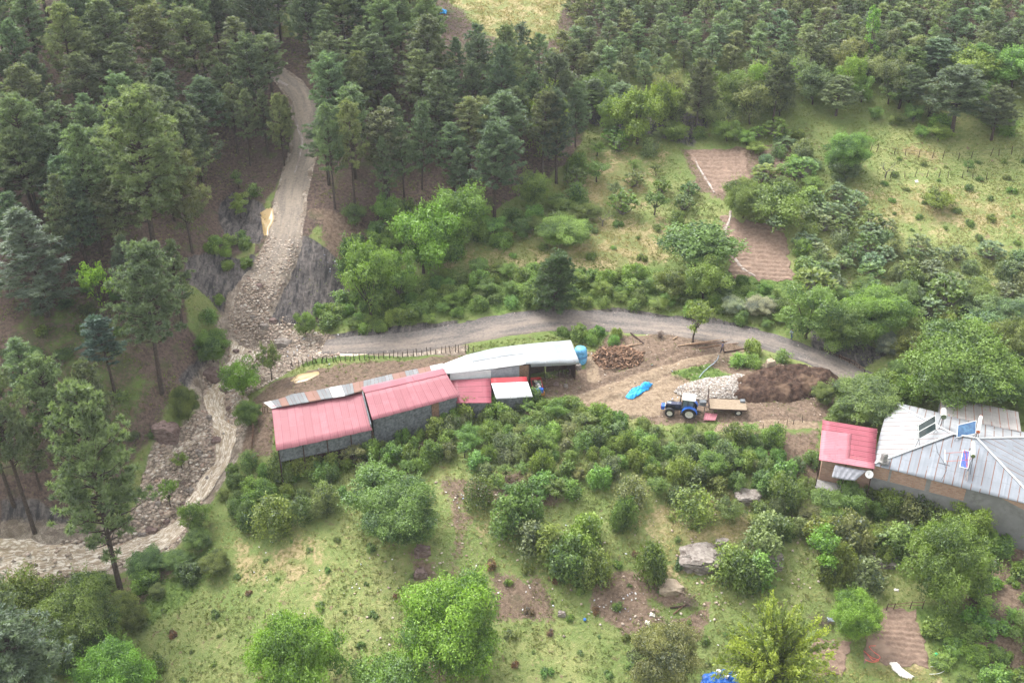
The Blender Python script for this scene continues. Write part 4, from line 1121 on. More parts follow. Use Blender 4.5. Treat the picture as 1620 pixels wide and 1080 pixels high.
for (u, v, w, h, c) in [(800,840,70,75,D_),(840,870,60,60,'grey'),(870,880,70,70,'olive'),(905,905,80,75,D_),(945,925,60,70,'olive'),(925,870,75,70,G_),(1025,915,62,72,'olive'),(990,835,50,60,D_),(1000,800,60,60,'grey'),(1095,825,75,68,'olive'),(1405,800,60,48,D_),(1440,812,66,50,'grey'),(1478,826,62,48,'olive'),(1400,770,40,34,G_),(1575,868,60,40,G_),(452,752,55,50,D_),(480,748,50,42,'olive'),(515,752,50,34,G_),
                        (1165,925,75,70,D_),(1195,918,70,62,G_),(1150,905,70,60,G_),(1210,865,80,65,'grey'),(435,845,75,75,'olive'),(395,830,50,45,D_),(480,825,50,50,D_),(520,810,50,50,'grey'),(830,820,70,70,D_),(760,800,60,60,D_),(1320,920,60,75,D_),(1370,925,70,60,'grey'),(1240,800,65,70,D_),(1345,875,70,75,'grey'),(1415,880,80,70,D_)]:
    T_('shrub', u, v, w, h, c, auto_labels([(0, 0, 0, 0, w, h, u, v)], [c], 'upright clumped shrub')[0].replace('mid sized', 'narrow' if w < 62 else 'wide'), "clumped shrubs on the lower dry grass")
fill([(1270,340),(1330,300),(1400,370),(1500,400),(1620,400),(1640,520),(1560,510),(1440,500),(1400,480),(1300,450),(1270,440)], 2.35, 205, ['fig', 'fig', 'fig', 'shrub'], (2.6, 4.0), ['fig', 'fig', 'grey', D_],
     "grey green large leaved orchard bush on the right hillside", "orchard bushes on the right hillside", hw=(.7, .9), thin=.05, kk=.2)
fill([(1250,440),(1440,470),(1640,480),(1640,620),(1560,640),(1440,600),(1400,540),(1290,500)], 3.3, 206, ['fine', 'broad', 'fig', 'fine'], (3.5, 6.0), [D_, G_, 'olive', 'fig'],
     "round tree in the dense grove behind the metal roofed house", "trees of the grove behind the house", hw=(.7, .95), kk=.2)
fill([(1290,640),(1310,590),(1400,580),(1480,640),(1400,640),(1330,670)], 2.6, 207, ['fine', 'shrub'], (3, 5), [G_, 'olive', D_], "bush between the gravel road and the pink annex roof", "bushes between road and annex", hw=(.7, .9), kk=.2, no=False)
fill([(930,235),(1060,235),(1080,300),(1130,330),(1080,360),(1000,340),(900,330),(910,280)], 3.6, 208, ['small', 'fig', 'shrub'], (2.6, 4.6), ['olive', D_, 'fig', G_], "small fruit tree in the upper pale meadow", "fruit trees of the upper meadow", hw=(.8, 1.0), kk=.25)
fill([(760,360),(860,330),(930,320),(940,350),(860,375),(780,400)], 2.3, 209, ['shrub', 'broad'], (2.6, 4.5), [G_, D_, 'fresh'], "bush where the middle forest meets the dry meadow", "bushes at the forest foot", hw=(.6, .8), kk=.2)
fill([(930,225),(1100,215),(1250,205),(1300,250),(1280,330),(1200,300),(1180,230),(1080,232)], 2.7, 210, ['shrub', 'fig', 'broad'], (2.6, 5), [G_, 'fig', D_, 'fresh'], "bush around the upper ploughed field below the treeline", "bushes around the upper field", hw=(.55, .8), kk=.2)
fill([(900,170),(1000,160),(1100,150),(1350,120),(1640,120),(1640,190),(1560,190),(1400,180),(1300,185),(1180,205),(960,215)], 4.2, 211, ['broad', 'broad', 'pine'], (4.5, 7), ['grey', D_, 'fresh', 'pine'], "mixed tree in the belt between plantation and pasture", "trees of the belt under the plantation", hw=(.95, 1.3), kk=.3)
fill([(1350,185),(1420,215),(1560,235),(1640,225),(1640,205),(1500,200),(1400,180)], 2.6, 212, ['shrub', 'broad'], (2.6, 4.4), [D_, 'fresh', G_], "dark bush along the upper fence of the right pasture", "bushes along the upper pasture fence", hw=(.6, .9), kk=.2)
fill([(1255,440),(1262,360),(1290,350),(1300,440)], 2.2, 213, ['shrub', 'fig'], (2.4, 3.8), [G_, 'olive', 'fig'], "bush at the right edge of the main ploughed field", "bushes at the field edge", hw=(.7, .9))
fill([(20,480),(150,450),(240,520),(280,640),(240,700),(180,760),(60,640),(-20,560)], 2.5, 214, ['shrub', 'low'], (1.6, 3.2), [D_, G_, 'dark'], "low undergrowth bush in the shaded clearing on the left bank", "undergrowth of the left clearing", hw=(.3, .55), thin=.15, kk=.1)
fill([(330,380),(390,380),(395,430),(360,430),(320,400)], 1.7, 215, ['shrub'], (1.6, 2.8), [G_, 'fresh'], "small green bush on the shale bank beside the track", "bushes on the shale bank", hw=(.5, .8))
fill([(310,480),(345,470),(370,560),(330,590),(305,540)], 2.0, 216, ['shrub'], (2.0, 3.4), [G_, 'fresh'], "green bush on the left bank above the stream fork", "bushes above the stream fork", hw=(.6, .8))
fill([(360,290),(410,300),(405,340),(370,350)], 2.4, 217, ['shrub', 'small'], (2.2, 3.6), [D_, G_], "leafy bush at the forest edge beside the track puddle", "bushes beside the track puddle", hw=(.8, 1.1))
fill([(850,505),(900,512),(980,528),(975,548),(920,545),(860,530)], 1.6, 218, ['shrub'], (1.8, 3.0), ['fresh', G_], "fresh green bush between the gravel road and the grey shed roof", "bushes behind the grey shed roof", hw=(.6, .9), no=False, kk=.1)
fill([(1160,562),(1215,553),(1262,560),(1272,574),(1215,575),(1170,580)], 1.8, 219, ['shrub'], (1.6, 3.2), [G_, 'fresh'], "green bush on the road verge above the manure heap", "bushes above the manure heap", hw=(.5, .8), no=False)
fill([(1500,960),(1580,900),(1640,900),(1640,1090),(1480,1090),(1450,960)], 1.9, 220, ['shrub', 'low'], (1.6, 3.4), [G_, 'bright', 'fresh'], "bright garden shrub or vine at the bottom right", "garden shrubs at the bottom right", hw=(.35, .7), thin=.05, no=False)
fill([(-20,960),(100,930),(230,960),(260,1090),(-20,1090)], 2.8, 221, ['shrub', 'fine'], (2.6, 5), [D_, 'olive', G_], "leafy bush in the bottom left corner group", "bushes of the bottom left corner", hw=(.7, .9), kk=.2)
fill([(250,885),(330,850),(350,885),(250,950),(190,960)], 2.1, 222, ['shrub', 'fine'], (2.0, 3.6), [D_, 'dark', G_], "dark bush along the lower stream bank", "bushes along the lower stream bank", hw=(.6, .8), kk=.15, no=False)
fill([(240,960),(360,870),(560,830),(600,880),(640,960),(620,1090),(240,1090)], 2.9, 223, ['low'], (.5, 1.6), ['mid', D_, 'brown', 'olive', G_], "low thorny tussock on the open grass slope", "tussocks on the open grass slope", hw=(.4, .6), thin=.1, kk=.3)
fill([(640,900),(1060,850),(1160,1000),(1100,1090),(640,1090)], 2.3, 224, ['low'], (.5, 1.7), [G_, D_, 'olive', 'brown'], "low tussock on the lower dry ground", "tussocks on the lower dry ground", hw=(.4, .6), thin=.1, kk=.3)
fill([(1380,300),(1420,250),(1640,240),(1640,400),(1450,380)], 3.2, 225, ['low'], (.8, 1.8), [D_, 'olive', G_], "small green tussock on the right pasture", "tussocks on the right pasture", hw=(.4, .6), thin=.2, kk=.3)
fill([(1050,800),(1300,850),(1300,950),(1060,920)], 2.4, 226, ['low', 'shrub'], (.9, 1.8), [D_, 'dark', 'olive'], "low bush between the weathered rocks", "low bushes between the rocks", hw=(.4, .7), thin=.15, kk=.3)
fill([(760,400),(1040,345),(1060,420),(980,430),(780,450)], 3.4, 227, ['low'], (.9, 2.0), ['fresh', G_, 'olive'], "low green tuft in the dry meadow", "tufts in the dry meadow", hw=(.35, .6), thin=.2, kk=.3)
fill([(560,345),(700,345),(780,340),(760,400),(700,430),(620,400),(560,420)], 2.6, 228, ['broad', 'shrub'], (3, 5.5), [G_, D_], "leafy tree at the foot of the middle forest", "leafy trees at the forest foot", hw=(.8, 1.1), kk=.2)

mass([(x, y, z, R.uniform(4, 6.5), R.uniform(10, 15)) for x, y, z in side_points(75, 401, True, 5.2)], 'pine', "side_pine_wood", "pine wood carrying on beyond the left edge", 'pine', NEEDLE, .55)
mass([(x, y, z, R.uniform(3.5, 7), R.uniform(3, 6)) for x, y, z in side_points(75, 402, False, 5.0)], 'fine', "side_grove", "broadleaf grove and scrub carrying on beyond the right edge", 'green', LEAF, .6)
mass([(x, y, z, R.uniform(1.8, 4), R.uniform(1.5, 3)) for x, y, z in side_points(170, 403, False, 2.6)], 'shrub', "side_scrub", "scrub carrying on beyond the right edge", 'mid', LEAF, .7)
# ---- ground tufts (uncountable), one object
def tufts(n, seed):
    rr = np.random.default_rng(seed)
    x = rr.uniform(-75, 95, n * 3); y = rr.uniform(66, 235, n * 3)
    u, v = proj(x, y, interp(x, y))
    w = (u > -30) & (u < 1650) & (v < 1110) & (v > -20)
    def samp(m): return interp(x, y, m)
    bad = samp(litter) * .7 + samp(earth) * .92 + samp(shale) * .93 + samp(gravel) * 1.2 + samp(mud)
    # nearer tufts matter more
    w &= rr.random(n * 3) > np.clip(bad, 0, 1)
    w &= fbm(x, y, 3.0, 3, 12) + .35 * rr.normal(size=n * 3) > -.1
    w &= allowed(x, y, False) 
    for p in NO_W[3:7]: w &= poly_sd(p, x, y) < 0
    x, y = x[w][:n], y[w][:n]; z = interp(x, y); m = len(x)
    k = 4
    s = np.repeat(.12 + .22 * rr.random(m) ** 2, k)
    C = np.repeat(np.c_[x, y, z], k, 0) + rr.normal(size=(m * k, 3)) * [.09, .09, 0]
    A = unit(rr.normal(size=(m * k, 3)) * [.7, .7, .1] + [0, 0, .8])
    C = C + A * s[:, None] * .4
    Nn = np.cross(A, rr.normal(size=(m * k, 3)))
    V, F = cards(C, Nn, s * 1.2, s * .35, A)
    T = np.repeat(np.clip(.35 * samp2(x, y) + .65 * rr.random(m), 0, 1), k)
    return V, F, T, np.repeat(samp3(x, y), k, 0)
def samp2(x, y): return interp(x, y, dry)
def samp3(x, y):
    d = np.clip(interp(x, y, dry) + .5 * fbm(x, y, 4, 2, 44), 0, 1)[:, None]; l = np.clip(interp(x, y, lush), 0, 1)[:, None]
    c = np.array([.215, .265, .082]) * (1 - d) + np.array([.42, .36, .17]) * d
    return c * (1 - l * .85) + np.array([.11, .19, .04]) * l * .85
V, F, T, Cc = tufts(170000, 9)
tm = NT("grass_blades")
bc = tm.attr('tint'); tn_ = tm.attr('tone', 'Fac')
dd_ = tm.new("ShaderNodeBsdfDiffuse"); tm.set(dd_.inputs[0], tm.mix(tn_, tm.mix(1.0, bc, (.78, .78, .76), 'MULTIPLY'), tm.mix(1.0, bc, (1.22, 1.2, 1.1), 'MULTIPLY')))
tm.l.new(dd_.outputs[0], tm.out.inputs[0])
o = link(np_mesh("grass_tufts", V, F, {'tone': ('FACE', 'FLOAT', T), 'tint': ('FACE', 'FLOAT_COLOR', np.c_[Cc, np.ones(len(Cc))])}, False, [tm.m]), "grass_tufts")
tag(o, "short green and straw coloured grass covering the slopes and meadows", "grass", None, 'stuff')

# ------------------------------------------------------------------ built things
class MB:
    def __init__(s): s.v = []; s.f = []
    def add(s, vs, fs):
        o = len(s.v); s.v += [Vector(v) for v in vs]; s.f += [tuple(i + o for i in f) for f in fs]; return s
    def box(s, c, size, rz=0, ry=0, rx=0):
        m = Euler((rx, ry, rz)).to_matrix(); hx, hy, hz = [k / 2 for k in size]
        vs = [Vector(c) + m @ Vector((x * hx, y * hy, z * hz)) for x in (-1, 1) for y in (-1, 1) for z in (-1, 1)]
        return s.add(vs, [(0, 1, 3, 2), (4, 6, 7, 5), (0, 4, 5, 1), (2, 3, 7, 6), (0, 2, 6, 4), (1, 5, 7, 3)])
    def hexa(s, lo, hi):
        """4 lower corners, 4 upper corners"""
        vs = list(lo) + list(hi)
        return s.add(vs, [(3, 2, 1, 0), (4, 5, 6, 7), (0, 1, 5, 4), (1, 2, 6, 5), (2, 3, 7, 6), (3, 0, 4, 7)])
    def cyl(s, a, b, r, r2=None, n=14):
        a, b = Vector(a), Vector(b); r2 = r if r2 is None else r2; t = (b - a).normalized()
        x = t.cross(Vector((0, 0, 1)) if abs(t.z) < .9 else Vector((1, 0, 0))).normalized(); y = t.cross(x)
        vs = [a + (x * math.cos(2 * math.pi * k / n) + y * math.sin(2 * math.pi * k / n)) * r for k in range(n)] + [b + (x * math.cos(2 * math.pi * k / n) + y * math.sin(2 * math.pi * k / n)) * r2 for k in range(n)]
        return s.add(vs, [(k, (k + 1) % n, n + (k + 1) % n, n + k) for k in range(n)] + [tuple(range(n))[::-1], tuple(range(n, 2 * n))])
    def tube(s, pts, r, n=6):
        pts = [Vector(p) for p in pts]
        for a, b in zip(pts[:-1], pts[1:]): s.cyl(a, b, r, n=n)
        return s
    def lathe(s, prof, c, axis, n=28):
        """prof: (radius, offset along axis) closed loop"""
        t = Vector(axis).normalized(); x = t.cross(Vector((0, 0, 1)) if abs(t.z) < .9 else Vector((1, 0, 0))).normalized(); y = t.cross(x); m = len(prof)
        vs = [Vector(c) + (x * math.cos(2 * math.pi * k / n) + y * math.sin(2 * math.pi * k / n)) * r + t * h for k in range(n) for (r, h) in prof]
        return s.add(vs, [(k * m + j, k * m + (j + 1) % m, ((k + 1) % n) * m + (j + 1) % m, ((k + 1) % n) * m + j) for k in range(n) for j in range(m)])
    def build(s, name, mat, parent=None, bevel=0, smooth=False, loc=(0, 0, 0)):
        me = bpy.data.meshes.new(name); me.from_pydata([tuple(v) for v in s.v], [], s.f)
        me.materials.append(mat)
        if smooth:
            for p in me.polygons: p.use_smooth = True
        o = link(me, name, parent, loc)
        if bevel:
            b = o.modifiers.new("bevel", 'BEVEL'); b.width = bevel; b.segments = 2; b.limit_method = 'ANGLE'
        return o
def lp(o, pts):
    """world points -> local of an unrotated thing at o"""
    return [Vector(p) - Vector(o) for p in pts]

def metal(name, base, seam=.85, rust=.3, seamrust=.5, rough=.55, var=.12, rustc=(.20, .085, .045), patchy=0.0, met=.15):
    t = NT(name); st = t.attr('st', 'Vector'); p = t.pos()
    sp = t.new("ShaderNodeSeparateXYZ"); t.l.new(st, sp.inputs[0])
    n = t.noise(p, .9, 5, .65); f = t.noise(p, 5, 4, .7)
    panel = t.new("ShaderNodeTexWhiteNoise", noise_dimensions='1D'); t.l.new(t.math('FLOOR', t.math('DIVIDE', sp.outputs[0], seam)), panel.inputs['W'])
    c = t.mix(t.math('MULTIPLY', panel.outputs[0], .9), tuple(x * (1 - var) for x in base), tuple(min(1, x * (1 + var)) for x in base))
    pn2 = t.new("ShaderNodeTexWhiteNoise", noise_dimensions='2D'); cmb = t.new("ShaderNodeCombineXYZ")
    t.l.new(t.math('FLOOR', t.math('DIVIDE', sp.outputs[0], seam)), cmb.inputs[0]); t.l.new(t.math('FLOOR', t.math('DIVIDE', t.math('ADD', sp.outputs[1], t.math('MULTIPLY', panel.outputs[0], .5)), 2.1)), cmb.inputs[1]); t.l.new(cmb.outputs[0], pn2.inputs['Vector'])
    c = t.mix(t.math('MULTIPLY', t.ramp(pn2.outputs[0], .55, 1.0), .35), c, tuple(x * .72 for x in base))
    fy = t.math('FRACT', t.math('DIVIDE', t.math('ADD', sp.outputs[1], t.math('MULTIPLY', panel.outputs[0], .5)), 2.1))
    c = t.mix(t.math('MULTIPLY', t.ramp(fy, .965, .99), .5), c, tuple(x * .45 for x in base))
    c = t.mix(t.math('MULTIPLY', t.ramp(t.noise(t.map(st, (3.5, .25, 1)), 1.3, 4, .7), .52, .7), .45), c, tuple(x * .70 for x in base))
    c = t.mix(t.ramp(n, .35, .7), c, tuple(x * .86 for x in base))
    fr = t.math('ABSOLUTE', t.math('SUBTRACT', t.math('FRACT', t.math('DIVIDE', sp.outputs[0], seam)), .5))
    ln = t.ramp(fr, .435, .47)
    lnn = t.math('MULTIPLY', ln, t.ramp(t.noise(t.map(st, (1.1, .5, 1)), 1.2, 3, .6), .62 - seamrust * .32, .66 - seamrust * .28))
    c = t.mix(lnn, c, rustc)
    if rust: c = t.mix(t.ramp(t.noise(p, .8, 7, .75, .5), .74 - rust * .25, .78 - rust * .22), c, t.mix(f, rustc, tuple(x * 2.2 for x in rustc)))
    return t.pbr(c, rough, met, t.bump(f, .25, .02), .25)
def sheet(name, A, B, C_, D, mat, parent, origin, pitch=.22, amp=.006, nt=6, sag=.02, along=0, thick=.03, mid=None):
    """corrugated sheet; A-B top edge, D-C bottom edge; ribs run from top to bottom (along=1: the other way)"""
    A, B, C_, D = [Vector(q) for q in (A, B, C_, D)]
    if along: A, B, C_, D = D, A, B, C_
    L = max((B - A).length, (C_ - D).length); W = max((D - A).length, (C_ - B).length)
    ns = max(8, int(L / pitch * 4)); nrm = (B - A).cross(D - A).normalized()
    if nrm.z < 0: nrm = -nrm
    V = []; st = []
    for j in range(nt + 1):
        b = j / nt
        for i in range(ns + 1):
            a = i / ns
            p = (A * (1 - a) + B * a) * (1 - b) + (D * (1 - a) + C_ * a) * b
            s_ = a * L
            p = p + nrm * (amp * math.sin(2 * math.pi * s_ / pitch) + sag * float(fbm(s_ * .35 + A.x, b * W * .5 + A.y, 1, 2, 4)))
            k = math.floor(s_ / .85); jg = (((k * 37) % 11) / 11 - .5) * .07
            if j == nt: p = p + (D - A).normalized() * jg
            V.append(p - Vector(origin)); st.append((s_, b * W, 0))
    F = [(j * (ns + 1) + i, (j + 1) * (ns + 1) + i, (j + 1) * (ns + 1) + i + 1, j * (ns + 1) + i + 1) for j in range(nt) for i in range(ns)]
    V = np.array([tuple(v) for v in V]); F = np.array(F)
    v0 = V[F[0]]; nn = np.cross(v0[1] - v0[0], v0[3] - v0[0])
    if nn[2] < 0: F = F[:, ::-1]
    me = np_mesh(name, V, F, {'st': ('POINT', 'FLOAT_VECTOR', np.array(st))}, True, [mat])
    o = link(me, name, parent)
    m = o.modifiers.new("thick", 'SOLIDIFY'); m.thickness = thick; m.offset = -1
    return o
def wallpart(name, a, b, zt_a, zt_b, zb_a, zb_b, mat, parent, origin, th=.12, battens=0, bat=None):
    a, b = Vector((a[0], a[1], 0)), Vector((b[0], b[1], 0)); d = (b - a); n = Vector((-d.y, d.x, 0)).normalized() * th / 2
    o = Vector(origin); m = MB()
    lo = [a - n + Vector((0, 0, zb_a)), b - n + Vector((0, 0, zb_b)), b + n + Vector((0, 0, zb_b)), a + n + Vector((0, 0, zb_a))]
    hi = [a - n + Vector((0, 0, zt_a)), b - n + Vector((0, 0, zt_b)), b + n + Vector((0, 0, zt_b)), a + n + Vector((0, 0, zt_a))]
    m.hexa([p - o for p in lo], [p - o for p in hi])
    if battens:
        k = int(d.length / battens)
        for i in range(k + 1):
            f = i / max(k, 1); p = a + d * f; zt = zt_a * (1 - f) + zt_b * f; zb = zb_a * (1 - f) + zb_b * f
            m.box(p + Vector((0, 0, (zt + zb) / 2)) - o, (.05, th + .05, zt - zb - .05), math.atan2(d.y, d.x))
    return m.build(name, mat, parent)
PINK = metal("pink_roofing", (.34, .13, .15), .9, 0.06, .9, .5, .14, (.25, .08, .10), met=0)
PINKD = metal("dark_pink_roofing", (.29, .075, .10), .9, 0, .8, .5, .08, (.15, .035, .045), met=0)
PINKL = metal("light_pink_roofing", (.42, .155, .185), .9, 0, .12, .5, .05, (.22, .07, .085), met=0)
REDR = metal("red_roofing", (.42, .04, .05), .9, 0, .2, .5, .12, (.25, .03, .03), met=0)
WHITE = metal("white_roofing", (.62, .62, .62), .9, 0, .2, .45, .04, (.45, .42, .40), met=0)
GALV = metal("galvanised_roofing", (.32, .34, .355), .9, .05, .25, .45, .12, (.30, .27, .25), met=.1)
OLDM = metal("old_galvanised_roofing", (.25, .27, .30), .95, .30, .75, .6, .10, (.17, .085, .06), met=.1)
OLDM_LIT = metal("old_sunlit_roofing", (.30, .31, .325), .95, .34, .9, .65, .10, (.15, .075, .05), met=0)  # paler metal; sun on left and rear slopes is put into the colour
GALVB = metal("dull_galvanised_roofing", (.20, .21, .22), .5, .3, .7, .6, .2, (.14, .075, .05), met=0)
RUST = metal("rusty_roofing", (.26, .15, .12), .9, .5, .6, .7, .2, (.17, .08, .05), met=0)
WGREY = metal("rusty_white_sheet", (.42, .39, .37), .95, .45, .7, .55, .1, (.33, .16, .12), met=0)
BOARD = M("weathered_boards", (.14, .15, .16), .85, var=.35, sc=3, bump=.5, dirt=(.07, .07, .07))
DARKW = M("dark_timber", (.06, .035, .028), .9, var=.4, sc=5, bump=.5)
TIMBER = M("brown_timber", (.20, .12, .08), .85, var=.35, sc=5, bump=.5)
PALEW = M("pale_sheet_wall", (.62, .63, .64), .7, var=.08, sc=1.5, bump=.1)
GCLOTH = M("grey_cloth", (.30, .30, .33), .8, var=.2, sc=2, bump=.3)

# ---- long pink roofed barn
a1, b1, c1_, d1 = P(429.5, 642, 2.4), P(573.5, 619, 2.6), P(589, 680, .95), P(437, 713, .65)
a2, b2, e2, f2_ = P(571.5, 612.5, 3.1), P(700, 582, 3.3), P(707, 592, 2.95), P(577, 622, 2.75)
c2_, d2 = P(728, 627, 1.75), P(589, 664.5, 1.55)
O = Vector(((a1.x + c1_.x) / 2, (a1.y + c1_.y) / 2, -2.8))
barn = empty("barn", O, 0, "long barn of two stepped pink roofs over dark board walls", "barn")
sheet("roof", a1, b1, c1_, d1, PINK, barn, O)['label'] = "lower left pink roof slope"
sheet("roof", f2_, e2, c2_, d2, PINK, barn, O)['label'] = "upper right pink roof slope"
sheet("ridge_strip", a2, b2, e2 + Vector((0, 0, .03)), f2_ + Vector((0, 0, .03)), PINKL, barn, O)
# patchwork sheets down the back of the ridge
top = [(417, 636.5), (440, 631), (462, 623), (500, 617), (540, 609), (575, 602), (620, 591), (660, 583), (700, 574.5)]
bot = [(429.5, 646), (446, 643), (470, 639), (508, 632), (546, 626), (575, 617), (624, 603), (664, 593), (703, 583)]
cols_ = [WHITE, GALVB, RUST, GALVB, GALVB, RUST, GALVB, WHITE, GALVB, RUST, GALVB, GALVB, RUST, GALVB, RUST, WHITE]
tu = np.array(top, float); bu = np.array(bot, float); fr = np.linspace(0, 8, 17)
for i in range(16):
    q = []
    for f in (fr[i], fr[i + 1]):
        k = min(int(f), 7); r = f - k; q.append((tu[k] * (1 - r) + tu[k + 1] * r, bu[k] * (1 - r) + bu[k + 1] * r))
    zt = 2.05 + .045 * i; zb_ = 2.42 + .05 * i; dz = .025 * (i % 3)
    s_ = sheet("back_roof_panel", P(*q[0][0], zt + dz), P(*q[1][0], zt + dz), P(*q[1][1], zb_ + dz), P(*q[0][1], zb_ + dz), cols_[i], barn, O, pitch=.14, amp=.014)
    s_['label'] = {'rusty_roofing': "rusty corrugated panel", 'white_roofing': "white corrugated panel"}.get(cols_[i].name, "galvanised corrugated panel")
def inset(p, q, s, t):  # along, inwards (+y)
    d = (q - p).normalized(); n = Vector((-d.y, d.x, 0))
    return p + d * s + n * t
w1a, w1b = inset(d1, c1_, .35, .45), inset(c1_, d1, .1, -.45)
g = lambda p: float(interp(p.x, p.y)) - .3
wallpart("wall", w1a, w1b, d1.z, c1_.z, -1.3, -1.1, BOARD, barn, O, .12, .8)['label'] = "grey sheet upper wall"
wallpart("wall", inset(w1a, w1b, 0, .5), inset(w1b, w1a, 0, -.5), -1.2, -1.0, g(w1a) - .3, g(w1b) - .3, DARKW, barn, O)
w2a, w2b = inset(d2, c2_, .25, .5), inset(c2_, d2, .3, -.5)
wallpart("wall", w2a, w2b, d2.z, c2_.z, g(w2a), g(w2b), BOARD, barn, O, .12, .75)
la, lb = inset(a1, b1, .4, -.3), inset(d1, c1_, .35, .45)
wallpart("wall", la, lb, a1.z - .12, d1.z - .02, g(la), g(lb) - .3, BOARD, barn, O, .12, .9)
wallpart("wall", inset(a1, b1, .4, -.3), inset(b1, a1, .2, .3), 2.15, 2.35, g(a1), g(b1), TIMBER, barn, O)
wallpart("wall", inset(a2, b2, .2, -.3), inset(b2, a2, .2, .3), 2.8, 3.0, g(a2), g(b2), TIMBER, barn, O)
ra, rb = inset(b2, a2, .3, .4), inset(c2_, d2, .3, -.5)
wallpart("wall", ra, rb, 3.0, c2_.z - .05, g(ra), g(rb), BOARD, barn, O, .12, .9)
wallpart("wall", inset(c1_, d1, .05, -.4), inset(b1, a1, .05, .4), 1.5, 2.9, -2.2, -1.5, BOARD, barn, O)
dp = w2a.lerp(w2b, .74)
MB().box(Vector((dp.x, dp.y, .25)) - O - Vector((0, .12, 0)), (.9, .08, 2.2), math.atan2(w2b.y - w2a.y, w2b.x - w2a.x)).build("door", TIMBER, barn)['label'] = "brown timber door"
for f in (.02, .27, .52, .77, .99):
    p = d1.lerp(c1_, f); zb = float(interp(p.x, p.y))
    MB().cyl((p.x - O.x, p.y + .12 - O.y, zb - .2 - O.z), (p.x - O.x, p.y + .12 - O.y, p.z - .06 - O.z), .07, n=8).build("post", DARKW, barn)

# ---- low pink and white roofed lean-to
pa, pb, pc, pd = P(713, 601, 1.75), P(776, 598, 1.8), P(778, 637, .75), P(722, 637.5, .75)
O = Vector((pc.x, pc.y, -1.2))
ln = empty("lean_to", O, 0, "low lean-to with dark pink and white roof sheets right of the pink barn", "lean-to")
sheet("roof", pa, pb, pc, pd, PINKD, ln, O, along=1, sag=.05)['label'] = "dark pink roof sheets"
sheet("roof", pb + Vector((.03, 0, .03)), P(833.5, 595.5, 1.85), P(835, 603, 1.6), P(777, 606.5, 1.55), REDR, ln, O, along=1, sag=.05)['label'] = "red roof strip"
wh = [P(777, 606, 1.63), P(835, 603.5, 1.66), P(843, 627, .8), P(785, 631, .8)]
sheet("roof", *wh, WHITE, ln, O, sag=.03)['label'] = "white roof sheets"
for p, q, za in ((pd, pc, .72), (wh[3], wh[2], .74)):
    p_, q_ = inset(p, q, .2, .35), inset(q, p, .2, -.35)
    wallpart("wall", p_, q_, za, za, g(p_) - .3, g(q_) - .3, BOARD, ln, O, .1, .8)
p_, q_ = inset(wh[2], wh[3], .25, -.4), inset(wh[1], wh[0], .25, .2)
wallpart("wall", p_, q_, .78, 1.5, g(p_), g(q_), DARKW, ln, O)

# ---- grey and white roofed open shed
topc = [(700, 576, 3.15), (740, 560.5, 3.45), (784, 550, 3.55), (823, 545, 3.5), (863, 541, 3.5), (903, 538, 3.45)]
botc = [(704, 592, 2.65), (757, 586.5, 2.65), (800, 581, 2.7), (832, 576, 2.75), (875, 574.5, 2.7), (916.5, 572, 2.65)]
Tt = [P(*q) for q in topc]; Bb = [P(*q) for q in botc]
O = Vector((P(880, 575, 0).x, P(880, 575, 0).y, -.6))
shd = empty("open_shed", O, 0, "open fronted shed under a long grey and white metal roof", "shed")
for i in range(5):
    if i == 0: sheet("roof_section", Tt[0], Tt[1], Bb[1], Bb[0], WHITE, shd, O)['label'] = "white roof sheets"
    elif i < 3:
        m0, m1 = Tt[i].lerp(Bb[i], .5), Tt[i + 1].lerp(Bb[i + 1], .52)
        sheet("roof_section", Tt[i], Tt[i + 1], m1, m0, GALV, shd, O); u = Vector((0, 0, .04))
        sheet("roof_section", m0 + u, m1 + u, Bb[i + 1] + u * .5, Bb[i] + u * .5, WHITE, shd, O)['label'] = "white roof sheets"
    else: sheet("roof_section", Tt[i], Tt[i + 1], Bb[i + 1], Bb[i], GALV, shd, O, sag=.05)
fl = [P(839, 575.5, 2.7), P(916.5, 572.5, 2.62), P(917, 575.5, 2.15), P(840, 580.5, 2.1)]
sheet("roof_flap", *fl, GALV, shd, O, sag=.08)
w0, w1_, w2_, w3_ = P(712, 592.5, 2.6), P(776, 587, 2.6), P(822, 580, 2.6), P(836, 578.5, 2.6)
dy = Vector((0, .25, 0))
wallpart("wall_panel", w0 + dy, w1_ + dy, 2.6, 2.6, 1.2, 1.2, PALEW, shd, O, .06, 1.9)['label'] = "white panel wall"
wallpart("wall_panel", w1_ + dy, w2_ + dy, 2.6, 2.6, .9, .9, GCLOTH, shd, O, .06)['label'] = "grey cloth covering the wall"
wallpart("wall_panel", w2_ + dy, w3_ + dy, 2.55, 2.55, -.8, -.8, TIMBER, shd, O, .08, .5)['label'] = "brown board wall"
wallpart("wall", w0 + dy * 2, w2_ + dy * 2, 2.4, 2.4, -1.2, -1.0, DARKW, shd, O)
bk0, bk1 = Tt[0] + Vector((.4, -.3, 0)), Tt[5] + Vector((-.4, -.3, 0))
for k in range(5):
    p_, q_ = Tt[k] + Vector((.1, -.25, 0)), Tt[k + 1] + Vector((-.1, -.25, 0))
    wallpart("wall", p_, q_, Tt[k].z - .12, Tt[k + 1].z - .12, g(p_), g(q_), DARKW, shd, O)
wallpart("wall", Tt[5] + Vector((-.3, -.2, 0)), Bb[5] + Vector((-.4, .9, 0)), 3.1, 2.7, -.9, -.9, DARKW, shd, O)
wallpart("wall", w3_ + dy, w3_ + Vector((.3, 3.2, 0)), 2.6, 3.0, -.9, -.9, DARKW, shd, O)
